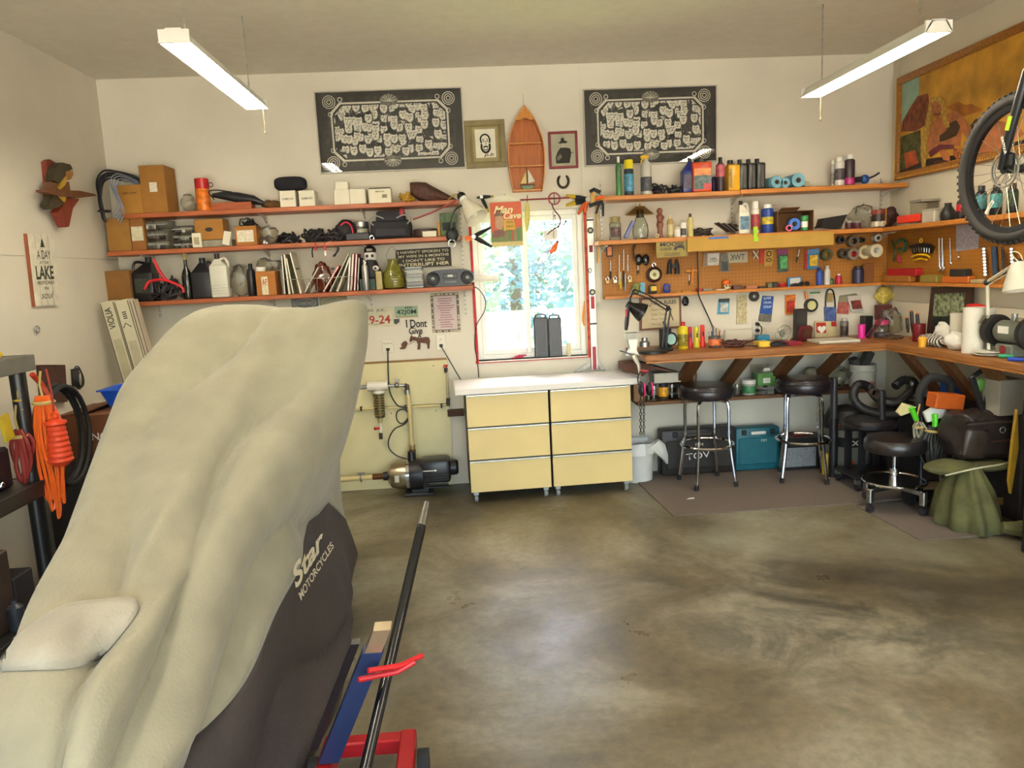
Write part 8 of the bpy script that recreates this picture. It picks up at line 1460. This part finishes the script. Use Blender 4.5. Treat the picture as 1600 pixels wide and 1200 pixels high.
MB().lathe([(0, zs-.09), (.165, zs-.09), (.175, zs-.075), (.175, zs-.03), (.16, zs-.008), (.08, zs), (0, zs)], n=36).build('seat', M('#231e1e', .35, 0, .15, coat=.25), t); MB().cyl((0, 0, .18), (0, 0, zs-.08), .012, n=12).build('screw_post', CHROME, t); MB().cyl((0, 0, .12), (0, 0, zs-.2), .028, n=18).build('sleeve', CHROME, t); MB().cyl((0, 0, zs-.125), (0, 0, zs-.09), .03, .05, 16).build('seat_hub', STEEL, t); MB().torus((0, 0, .17), .175, .010, 'z', 40, 8).build('foot_ring', CHROME, t); MB().lathe([(.0, .155), (.05, .155), (.17, .168), (.17, .172), (.05, .165), (0, .165)], n=32).build('ring_plate', CH2, t)
for k in range(4):
 a = .35+k*PI/2; d = Vector((math.cos(a), math.sin(a), 0)); T = Matrix.Rotation(a, 4, 'Z'); mb = MB(); mb.T = T; mb.box((.115, 0, .135), (.2, .03, .03), bev=.004); mb.box((.2, 0, .105), (.035, .035, .09), bev=.005); L = mb.build('leg', CH2, t); mb = MB(); mb.T = T; mb.cyl((.2, -.012, .025), (.2, .012, .025), .025, n=16); mb.build('caster', DARK, L)
c = onZ(1357, 758, .0); zs = onY(1355, 656, c.y).z; t = thing('tool_stool', 'black wheeled mechanic stool with square tray frame', 'stool', (c.x, c.y, .0075))
MB().lathe([(0, zs-.06), (.16, zs-.06), (.172, zs-.045), (.172, zs-.018), (.15, zs), (0, zs)], n=32).build('seat', M('#1d1a1c', .4, 0, .1), t); MB().box((0, 0, .085), (.34, .3, .018), bev=.004).build('tray', C('#1e1c1e'), t)
for sx in (-1, 1):
 for sy in (-1, 1): MB().box((sx*.1, sy*.09, (zs-.06+.09)/2), (.035, .035, zs-.15)).build('leg', C('#1a181a'), t); q = MB().box((sx*.15, sy*.13, .062), (.03, .03, .03)).build('caster_fork', STEEL, t); MB().cyl((sx*.15-.01, sy*.13, .024), (sx*.15+.01, sy*.13, .024), .024, n=14).build('wheel', RUBBER, q)
# ================================================================ CASES, BUCKET
def case(x0, x1, yt, Y, dep, c, lb, txt=None, hnd='#d8d4cc'):
 xc, w, h = slot(x0, x1, yt, Y, .008); t = thing('tool_case', lb, 'case', (xc, Y+dep/2, .008)); B = C(c, .5, .1); MB().box((0, 0, h/2), (w, dep, h), bev=.018, seg=2).build('shell', B, t); MB().box((0, -dep/2-.003, h*.46), (w*.88, .012, h*.62), bev=.005).build('front_panel', B, t); MB().box((0, -dep/2-.004, h*.88), (w*.34, .018, h*.07), bev=.004).build('handle', C(hnd), t)
 for s in (-1, 1): MB().box((s*w*.32, -dep/2-.004, h*.9), (.035, .014, .04), bev=.003).build('latch', DARK, t)
 for s, u, v, tw, th, r in txt or (): text(s, t, PAPER, (u*w, -dep/2-.0105, v*h), tw*w, th*h, FRONT, r, bold=-.005)
case(1034, 1150, 670, 5.26, .14, '#2a2522', 'black moulded tool case marked in white behind the first stool', (('TOV', -.02, .42, .32, .14, .08), ('MM', 0, .66, .1, .06, 0)), '#4a4440'); case(1150, 1219, 668, 5.26, .12, '#17606e', 'teal plastic tool case standing against the wall', (('MM', .12, .7, .12, .06, 0),))
t = carton(1226, 1291, 684, .008, 'dark battery charger with grey face behind the second stool', C('#221d20'), Y=5.2, dep=.16, tape=False, lab=(.02, .75, .1, .7, '#7c8084'), name='battery_charger', cat='charger'); MB().tube([(-.09, 0, .19), (-.07, 0, .24), (.07, 0, .24), (.09, 0, .19)], .012, 8, smooth=4).build('handle', C('#7a1c1c'), t); bottle(1285, 1298, 708, .008, 'small yellow bottle on the floor beside the charger', C('#c9a41c'), None, None, 'squat', Y=5.05)
xc, w, h = slot(978, 1030, 700, 5.1, 0); t = thing('white_bucket', 'white plastic bucket lined with a drooping bag', 'bucket', (xc, 5.26, 0)); r = w/2; MB().lathe([(0, 0), (r*.88, 0), (r, h), (r*1.03, h), (r*1.03, h-.02), (r*.97, h-.02), (r*.95, h-.002), (r*.84, .01), (0, .01)], n=28).build('pail', C('#d2d2cc', .4, .03), t); mb = MB(); mb.lathe([(r*.9, h-.03), (r*1.0, h+.01), (r*1.07, h-.01), (r*1.1, h-.07)], n=28, cap=False); mb.crumple(.014, 12, 4); mb.build('liner_bag', C('#d8d8d4', .5, .04), t); mb = MB(); mb.tube([(r*.95, -.05, h), (r*1.25, -.06, h-.04), (r*1.55, -.06, h-.1), (r*1.75, -.05, h-.15)], [.05, .045, .03, .008], 8); mb.crumple(.012, 14, 3); mb.build('liner_tail', C('#d6d6d0', .5, .04), t)
mb = MB(); mb.prism([(-.03, 0), (.0, .018), (.035, .012), (.02, -.012)], .0015); p = onZ(1079, 779, .008); o_ = one('paper_scrap', mb, PAPER, 'torn white paper scrap lying on the carpet mat', 'paper', (p.x, p.y, .008), rot=(-PI/2, 0, .2), smooth=0)
# ================================================================ CORNER: VACUUM, CART, BAGS
c = onZ(1332, 735, 0); t = thing('shop_vacuum', 'grey and black shop vacuum marked RIDGID with orange details', 'vacuum', (c.x-.05, 5.1, .0075)); MB().lathe([(0, .05), (.15, .05), (.16, .07), (.165, .33), (.15, .34), (0, .34)], n=28).build('tank', C('#77736a', .5, .05), t); MB().lathe([(.17, .33), (.175, .36), (.165, .4), (.13, .46), (.06, .48), (0, .48)], n=28).build('motor_head', C('#1e1c1e', .5), t); MB().lathe([(.164, .21), (.166, .28)], n=28).build('label_band', C('#181618'), t); text('RIDGID', t, PAPER, (-.03, -.17, .245), .17, .035, bold=.03)
for s in (-1, 1): MB().box((s*.15, -.1, .36), (.05, .05, .05), bev=.01).build('latch', C('#c2501c'), t); MB().sph((s*.13, -.16, .035), .035, 10, 8).build('caster', DARK, t)
MB().sph((-.06, -.155, .1), .025, 10, 8).build('drain_cap', C('#c2501c'), t)
t = thing('vacuum_hose', 'thick black vacuum hose looped over the vacuum', 'hose', (c.x+.1, 4.95, .5)); rr = []; pts = spline([onY(x, y, Y) for x, y, Y in ((1420, 640, 4.7), (1392, 648, 4.72), (1352, 640, 4.75), (1334, 622, 4.78), (1340, 602, 4.82), (1356, 604, 4.86), (1372, 622, 4.8), (1398, 630, 4.75), (1422, 612, 4.78), (1428, 598, 4.85), (1412, 594, 4.9), (1398, 604, 4.88))], 12); mb = MB(t.location); mb.tube(pts, [.028+.003*(k % 2) for k in range(len(pts))], 10); mb.build('hose', C('#1c1a1b', .5), t); p = onY(1363, 613, 4.72); MB(t.location).lathe([(.026, 0), (.032, .05), (.028, .05), (.02, 0)], tuple(p), 16, 'y').build('hose_end', C('#4a3c34'), t)
MB(t.location).tube([onY(1377, 610, 4.72), onY(1378, 655, 4.72)], .026, 12).build('wand', C('#232123'), t)
t = thing('vacuum_wand', 'upright black vacuum extension tube beside the bar stool', 'tube', (onY(1302, 700, 4.98).x, 4.98, .008)); z = onY(1301, 592, 4.98).z; MB().cyl((0, 0, 0), (.0, 0, z*.6), .03, n=14).build('lower_tube', BLACK, t); MB().cyl((0, 0, z*.6-.02), (0, 0, z), .024, n=14).build('upper_tube', C('#2a282a'), t)
xc, w, h = slot(1344, 1383, 574, 5.1, .0); t = thing('white_pail', 'white pail with red print behind the vacuum hose', 'pail', (xc+.02, 5.29, 0)); MB().lathe([(0, 0), (w*.44, 0), (w*.5, h), (w*.47, h), (w*.42, .02), (0, .02)], n=24).build('pail', C('#c2bcae', .5, .05), t); MB().torus((0, 0, h*.94), w*.51, .006, 'z', 26, 6).build('rim', C('#c8c2b4'), t); text('WASH', t, C('#b03a30'), (0, -w*.505, h*.82), w*.5, .04); mb = MB(); mb.box((.02, 0, h+.02), (.06, .05, .16), (0, .5, .2)); mb.box((-.06, 0, h+.0), (.05, .06, .1), (.2, -.3, 0)); mb.build('contents', C('#4a4a46', .5, .3), t)
bottle(1417, 1433, 586, .56, 'clear plastic bottle standing behind the cart', CLEAR, None, None, 'round', Y=4.8); mb = MB(); mb.box((0, 0, .275), (.3, .25, .55), bev=.01); one('dark_crate', mb, C('#211e1f', .6, .2), 'dark plastic crate in the corner behind the cart', 'crate', (onY(1425, 650, 4.8).x+.02, 4.86, .003))
# folding hand cart with cable hank
t = thing('hand_cart', 'folding black hand cart with padded loop handle', 'hand cart', (2.72, 4.25, .0)); o = t.location; Y = 4.3
MB(o).tube([onY(x, y, Y) for x, y in ((1440, 650), (1436, 620), (1446, 596), (1458, 590), (1478, 593), (1486, 602), (1486, 625))], .026, 12, smooth=5).build('padded_handle', C('#211f20', .8), t)
for x in (1440, 1485): a = onY(x, 625, Y); MB(o).tube([a, Vector((a.x, Y-.02, .09))], .013, 10).build('upright', M('#1d1f2a', .3, .6), t)
MB(o).box((onY(1462, 700, Y).x, Y-.06, .07), (.26, .2, .02)).build('toe_plate', BLACK, t)
for s in (-1, 1): MB(o).cyl((onY(1462, 700, Y).x+s*.15, Y, .07), (onY(1462, 700, Y).x+s*.17, Y, .07), .068, n=18).build('wheel', RUBBER, t)
p = onY(1462, 660, 4.2); hank('cable_hank', 'thick hank of black and grey cable hung on the cart', p, .3, .17, .006, 10, C('#3a3834', .5, .6, 40), seed=9); p = onY(1437, 655, 4.22); hank('pale_cable_hank', 'smaller hank of pale beige cable beside the cart', p, .16, .08, .006, 4, C('#8a8470'), seed=10)
for k, (q, gx, gy, lb) in enumerate((([(1402, 644), (1412, 630), (1432, 636), (1424, 644), (1408, 650)], 1428, 645, 'cream paddle scraper with green comb handle on the cart'), ([(1444, 645), (1466, 632), (1478, 634), (1480, 650), (1450, 660)], 1461, 655, 'white plastic paddle with lime green handle on the cart'))):
 Yc = 4.2-.03*k; P = [onY(x, y, Yc) for x, y in q]; t = thing('green_clamp', lb, 'clamp', P[0]); MB(P[0]).solid(P, [v+Vector((0, .02, 0)) for v in P]).build('white_plate', C(('#cfc08c', '#dcdcd4')[k], .5, .06), t, 0); MB(P[0]).tube([onY(gx-(4 if k == 0 else 0), gy-8, Yc-.02), onY(gx+(4 if k == 0 else 0), gy+11, Yc-.02)], .016, 8).build('green_handle', C('#4fc21e'), t)
mb = MB(); a = onY(1484, 630, 4.0); b = onY(1530, 636, 4.0); mb.box(((b.x-a.x)/2, .05, 0), (b.x-a.x, .1, .09), (0, .12, 0), bev=.006); t = one('orange_level', mb, C('#b5551a'), 'orange plastic tool box lying above the black bag', 'tool box', a+Vector((0, .12, -.02))); carton(1484, 1505, 592, .62, 'blue plastic container under the side bench', C('#1f4a9c'), Y=4.5, dep=.1, tape=False, name='blue_container', cat='container')
one('under_bench_crate', MB().box((0, 0, .31), (.12, .7, .62), bev=.01), C('#2b2523', .7, .3), 'dark storage crate under the side bench', 'crate', (3.095, 4.2, .0078))
c_, w, h = slotX(1548, 1600, 600, 2.9, .624); carton(1562, 1600, 594, .624, 'grey white carton under the side bench', C('#8f897c', .7, .06), Y=3.9, dep=.14, tape=False, name='white_carton'); q = [onY(x, y, 4.02) for x, y in ((1519, 590), (1538, 576), (1548, 584), (1540, 640), (1534, 640))]; t = thing('mitre_frame', 'black angular tool guard with green disc under side bench', 'tool', q[4]); MB(q[4]).tube(q, .018, 8, True).build('frame', BLACK, t); MB(q[4]).sph(tuple(onY(1532, 601, 4.03)), (.03, .012, .04), 12, 8).build('green_disc', C('#5a8a3a'), t)
# black leather bag, olive bag
xc, w, h = slot(1476, 1592, 648, 3.95, .36); t = thing('leather_bag', 'large worn black leather bag on top of the olive bag', 'bag', (xc+.05, 4.04, .372)); mb = MB(); mb.box((0, 0, h/2), (w*.8, .24, h), bev=.05, seg=3)
bm = bmesh.new(); [bm.verts.new(v) for v in mb.v]; bm.verts.ensure_lookup_table()
for f in mb.f:
 try: bm.faces.new([bm.verts[i] for i in f])
 except ValueError: pass
bmesh.ops.subdivide_edges(bm, edges=bm.edges, cuts=5, use_grid_fill=True); bm.verts.index_update(); mb = MB().add([v.co for v in bm.verts], [[v.index for v in f.verts] for f in bm.faces]); bm.free(); mb.crumple(.035, 7, 5, 0); mb.build('bag_body', M('#2c2421', .4, 0, .3, 20, .3), t, 70)
MB().tube([(-w*.4, -.14, h*.8), (0, -.15, h*.83), (w*.4, -.14, h*.8)], .008, 6).build('flap_seam', C('#3a322c', .4), t); mb = MB(); mb.box((-w*.24, -.115, h*.36), (.13, .04, .16), (0, .15, 0), bev=.018, seg=2); mb.crumple(.02, 12, 8); mb.build('side_pocket', M('#3c332c', .4, 0, .3, 20), t, 70); MB().torus((w*.05, -.155, h*.66), .016, .003, 'y', 12, 5).build('ring', STEEL, t); MB().tube([(-.05, -.155, h*.42), (w*.3, -.15, h*.44)], .005, 6).build('strap', C('#4a2c2a'), t)
xc, w, h = slot(1500, 1586, 750, 3.72, 0); OLV = M('#55542f', .85, 0, .3, 12, .2); t = thing('olive_bag', 'slumped olive green canvas duffel bag on the floor', 'bag', (xc+.02, 3.92, .0075)); mb = MB(); vs = []; N = 72; Zs = [0, .02, .08, .15, .22, .28, .32, .345]; Rs = [1.02, 1.05, 1, .9, .74, .55, .42, .34]
for z, R in zip(Zs, Rs):
 for k in range(N): a = 2*PI*k/N; f = 1+.10*math.sin(9*a+z*6)*(1-z)+.07*mnoise.noise(Vector((math.cos(a)*2, math.sin(a)*2, z*6))); vs.append((w*.46*R*f*math.cos(a), .2*R*f*math.sin(a), z+.002))
mb.add(vs, [(q*N+k, q*N+(k+1) % N, (q+1)*N+(k+1) % N, (q+1)*N+k) for q in range(len(Zs)-1) for k in range(N)]+[tuple(range(7*N, 8*N))]); mb.build('canvas_body', OLV, t, 70)
MB().tube([(-.17, -.06, .31), (-.05, -.13, .36), (.1, -.12, .37), (.2, -.05, .36)], .005, 6, smooth=4).build('drawstring', C('#b8b296'), t); MB().box((.03, -.225, .2), (.03, .006, .04)).build('brass_buckle', BRASS, t); mb = MB(); mb.sph((-.1, .02, .33), (.14, .1, .035), 18, 10); mb.sph((.14, .02, .33), (.12, .1, .03), 18, 10); mb.crumple(.015, 10, 3); mb.build('top_flap', OLV, t, 70); mb = MB(); mb.tube([(.05, -.22, .05), (.16, -.24, .04), (.26, -.18, .03)], [.03, .05, .02], 8, smooth=4); mb.build('hem', OLV, t)
a = onZ(1590, 862, 0); t = thing('black_tool_chest', 'tall black cabinet with silver edge trim beside the olive bag', 'cabinet', (2.955, 3.35, 0)); z = .85; MB().box((0, 0, z/2), (.36, .3, z), bev=.01).build('carcass', C('#17161a', .4), t); MB().box((-.165, -.153, z*.55), (.008, .008, z*.75)).build('silver_trim', CHROME, t); MB().box((.02, -.155, z*.55), (.3, .012, z*.8), bev=.004).build('door', C('#1d1c21', .35), t)
mb = MB(); P = [onY(x, y, 3.75) for x, y in ((1583, 690), (1590, 640), (1592, 700), (1580, 772), (1577, 752))]; mb.solid(P, [v+Vector((0, .02, 0)) for v in P]); one('yellow_strip', mb, C('#a8862a'), 'yellow plastic strip standing between bag and black cabinet', 'strip', smooth=0)
# ================================================================ BICYCLE HUNG FROM THE CEILING
hub = onY(1583, 264, 3.35); hd = Vector((-.06, .998, 0)).normalized(); t = thing('mountain_bike', 'black mountain bike hung from the ceiling with knobby front tyre', 'bicycle', hub); o = t.location; t.rotation_euler = (0, 0, math.atan2(hd.y, hd.x))
def bk(p): return Vector(p)
def wheel(cx, dsc, R=.335):
 w_ = MB().torus((cx, 0, 0), R-.026, .026, 'y', 60, 12).build('tyre', C('#2a2724', .8), t); mb = MB()
 for k in range(64):
  a = 2*PI*k/64
  for s in (-1, 0, 1): rr = R-(.004 if s else 0); mb.box((cx+rr*math.cos(a+s*.02), s*.015, rr*math.sin(a+s*.02)), (.012, .009, .012), (0, -a, 0))
 mb.build('tread_knobs', C('#2a2724', .8), w_)['kind'] = 'stuff'
 q = MB().lathe([(R-.075, -.012), (R-.05, -.014), (R-.046, 0), (R-.05, .014), (R-.075, .012), (R-.078, 0), (R-.075, -.012)], (cx, 0, 0), 60, 'y').build('rim', M('#26252a', .25, .5), t); MB().cyl((cx, -.05, 0), (cx, .05, 0), .02, n=14).build('hub', BLACK, t)
 for k in range(28): a = 2*PI*k/28; b = a+(.35 if k % 2 else -.35); MB().cyl((cx+.022*math.cos(b), (-1)**(k//2)*.03, .022*math.sin(b)), (cx+(R-.075)*math.cos(a), 0, (R-.075)*math.sin(a)), .0013, n=4).build('spoke', CHROME, t)
 mb = MB(); mb.torus((cx, dsc, 0), .078, .005, 'y', 36, 4); mb.torus((cx, dsc, 0), .06, .003, 'y', 30, 4)
 for k in range(6): a = k*PI/3; mb.tube([(cx+.02*math.cos(a), dsc, .02*math.sin(a)), (cx+.076*math.cos(a+.4), dsc, .076*math.sin(a+.4))], .0035, 5)
 mb.build('brake_disc', STEEL, t)
wheel(0, .042); wheel(-1.08, .042)
MB().box((.13, .004, -.16), (.075, .008, .02), (0, .9, 0), bev=.004).build('reflector', C('#d8d6c8', .2), t)
for s in (-1, 1): MB().tube([(0, s*.062, 0), (-.04, s*.066, .12), (-.1, s*.066, .3), (-.13, s*.066, .4)], [.014, .02, .021, .019], 12).build('fork_leg', C('#1b1c20', .3), t); MB().cyl((-.13, s*.066, .4), (-.19, s*.066, .56), .015, n=12).build('stanchion', CHROME, t)
MB().box((-.0645, .0875, .19), (.022, .003, .06), (0, -.3, 0)).build('decal', C('#9cc820'), t); text('SUNTOUR', t, PAPER, (-.045, .0905, .1), .085, .014, Matrix.Rotation(PI, 4, 'Z') @ FRONT, -1.25, bold=.03)
MB().box((-.035, .05, .035), (.05, .03, .06), bev=.008).build('brake_caliper', BLACK, t); FRM = C('#1c1d22', .3); MB().box((-.19, 0, .57), (.05, .17, .04), bev=.01).build('crown', BLACK, t); MB().cyl((-.19, 0, .57), (-.23, 0, .7), .022, n=12).build('head_tube', FRM, t)
for a, b, r in (((-.21, 0, .64), (-.62, 0, -.02), .02), ((-.23, 0, .69), (-.75, 0, .42), .017), ((-.62, 0, -.02), (-.78, 0, .48), .016)): MB().cyl(a, b, r, n=12).build('frame_tube', FRM, t)
for s in (-1, 1): MB().cyl((-.62, s*.03, -.02), (-1.08, s*.06, 0), .009, n=8).build('chain_stay', FRM, t); MB().cyl((-.75, s*.02, .42), (-1.08, s*.06, 0), .008, n=8).build('seat_stay', FRM, t)
MB().tube([(-.22, -.3, .74), (-.24, -.1, .73), (-.24, .1, .73), (-.22, .3, .74)], .013, 10).build('handlebar', BLACK, t); MB().sph((-.82, 0, .6), (.13, .06, .03), 14, 8).build('saddle', BLACK, t); MB().cyl((-.78, 0, .48), (-.81, 0, .58), .012, n=8).build('seat_post', CHROME, t)
for x, z in ((-.23, .7), (-.78, .5)): MB().tube([(x, 0, z), (x, 0, ZC-hub.z-.005)], .005, 6).build('hanging_strap', C('#3a3a3a'), t)
# ================================================================ PAINTING ON THE SIDE WALL
XW = XR-.035; P = [onX(*q, XW) for q in ((1396, 284), (1632, 214))]; y0, y1, zb, zt = P[1].y, P[0].y, P[0].z+.005, onX(1397, 124, XW).z
t = thing('desert_painting', 'gilt framed painting of a reclining blonde woman in desert', 'painting', (XR-.001, (y0+y1)/2, zb)); o = t.location; GF = C('#9c6420', .4, .35, 60); fw = .05
for c, d in ((((y0+y1)/2, zb+fw/2), (y1-y0, fw)), (((y0+y1)/2, zt-fw/2), (y1-y0, fw)), ((y0+fw/2, (zb+zt)/2), (fw, zt-zb-2*fw)), ((y1-fw/2, (zb+zt)/2), (fw, zt-zb-2*fw))): MB(o).box((XR-.018, c[0], c[1]), (.034, d[0], d[1]), bev=.006).build('frame_rail', GF, t)
mb = MB(o)
for k in range(60): mb.sph((XW-.001, y1-.012, zb+.02+k*(zt-zb-.04)/60), .005, 6, 4); mb.sph((XW-.001, y0+.02+k*(y1-y0-.04)/60, zb+.012), .005, 6, 4)
mb.build('beading', C('#cda24a', .4), t)['kind'] = 'stuff'
MB(o).box((XR-.012, (y0+y1)/2, (zb+zt)/2), (.012, y1-y0-2*fw+.01, zt-zb-2*fw+.01)).build('canvas', M('#c9932e', .6, 0, .35, 6), t, 0)
def pp(pts, col, nm, k, v=.3, s=14):
 q = [onX(x, y, XR-.0185-k*.0012) for x, y in pts]; q = [Vector((p.x, min(max(p.y, y0+fw), y1-fw), min(max(p.z, zb+fw), zt-fw))) for p in q]; MB(o).solid(q, [p+Vector((.001, 0, 0)) for p in q]).build(nm, M(col, .6, 0, v, s), t, 0)
pp([(1400, 120), (1436, 112), (1436, 150), (1420, 175), (1404, 205)], '#8fae9a', 'painted_sky', 0, .15); pp([(1404, 207), (1410, 190), (1424, 165), (1434, 150), (1450, 146), (1456, 190), (1430, 205)], '#7c3a1c', 'painted_mesa', 1, .6, 30); pp([(1480, 168), (1496, 158), (1508, 164), (1518, 162), (1536, 172), (1505, 182)], '#a8641f', 'painted_hills', 1); pp([(1403, 215), (1438, 203), (1440, 262), (1404, 275)], '#4c4c22', 'painted_bushes', 1, .7, 30); pp([(1412, 240), (1430, 234), (1436, 256), (1416, 266)], '#a84a20', 'painted_rock', 2, .4)
pp([(1404, 268), (1450, 248), (1510, 240), (1600, 218), (1630, 212), (1630, 235), (1404, 285)], '#2c1714', 'painted_ground', 2, .5); SK = '#b06a3c'; pp([(1452, 158), (1462, 155), (1472, 164), (1470, 178), (1465, 187), (1457, 180)], SK, 'painted_face', 5, .2, 30); pp([(1452, 158), (1456, 152), (1468, 150), (1476, 158), (1478, 176), (1484, 198), (1478, 200), (1470, 180), (1471, 164), (1460, 157), (1455, 166), (1455, 190), (1448, 225), (1446, 262), (1440, 268), (1438, 230), (1444, 200), (1449, 175)], '#b8923c', 'painted_hair', 6, .5, 40)
pp([(1456, 190), (1468, 185), (1480, 178), (1492, 172), (1506, 184), (1514, 200), (1520, 214), (1512, 218), (1502, 205), (1500, 228), (1486, 228), (1462, 226), (1458, 238), (1450, 236), (1450, 212)], SK, 'painted_torso', 3, .25, 20); pp([(1468, 212), (1478, 205), (1484, 192), (1494, 188), (1500, 198), (1494, 212), (1480, 218), (1468, 222)], '#4a3018', 'painted_top', 5, .9, 90); pp([(1516, 196), (1530, 184), (1548, 188), (1590, 192), (1600, 210), (1560, 236), (1528, 240), (1518, 228), (1514, 212)], SK, 'painted_legs', 3, .3, 14); pp([(1516, 196), (1524, 186), (1534, 184), (1530, 198), (1520, 206)], '#4a3018', 'painted_bottom', 5, .9, 90)
pp([(1450, 238), (1466, 226), (1490, 226), (1490, 232), (1470, 234), (1454, 246)], '#6c2434', 'painted_scarf', 6, .2); pp([(1466, 234), (1476, 232), (1484, 244), (1484, 256), (1474, 250)], SK, 'painted_hand', 6, .2); pp([(1490, 232), (1500, 232), (1502, 244), (1495, 251), (1489, 242)], '#a8602c', 'painted_cat', 7, .7, 60); pp([(1462, 250), (1480, 252), (1502, 248), (1500, 256), (1458, 266)], '#5c2f22', 'painted_blanket', 5, .9, 70)
mb = MB(o)
for x, y in ((1458, 167), (1465, 166)): mb.sph(tuple(onX(x, y, XR-.0265)), (.001, .008, .005), 8, 4)
mb.tube([onX(x, y, XR-.0265) for x, y in ((1461, 178), (1465, 179.5), (1469, 177))], .003, 5); mb.build('painted_features', C('#4a2018'), t)
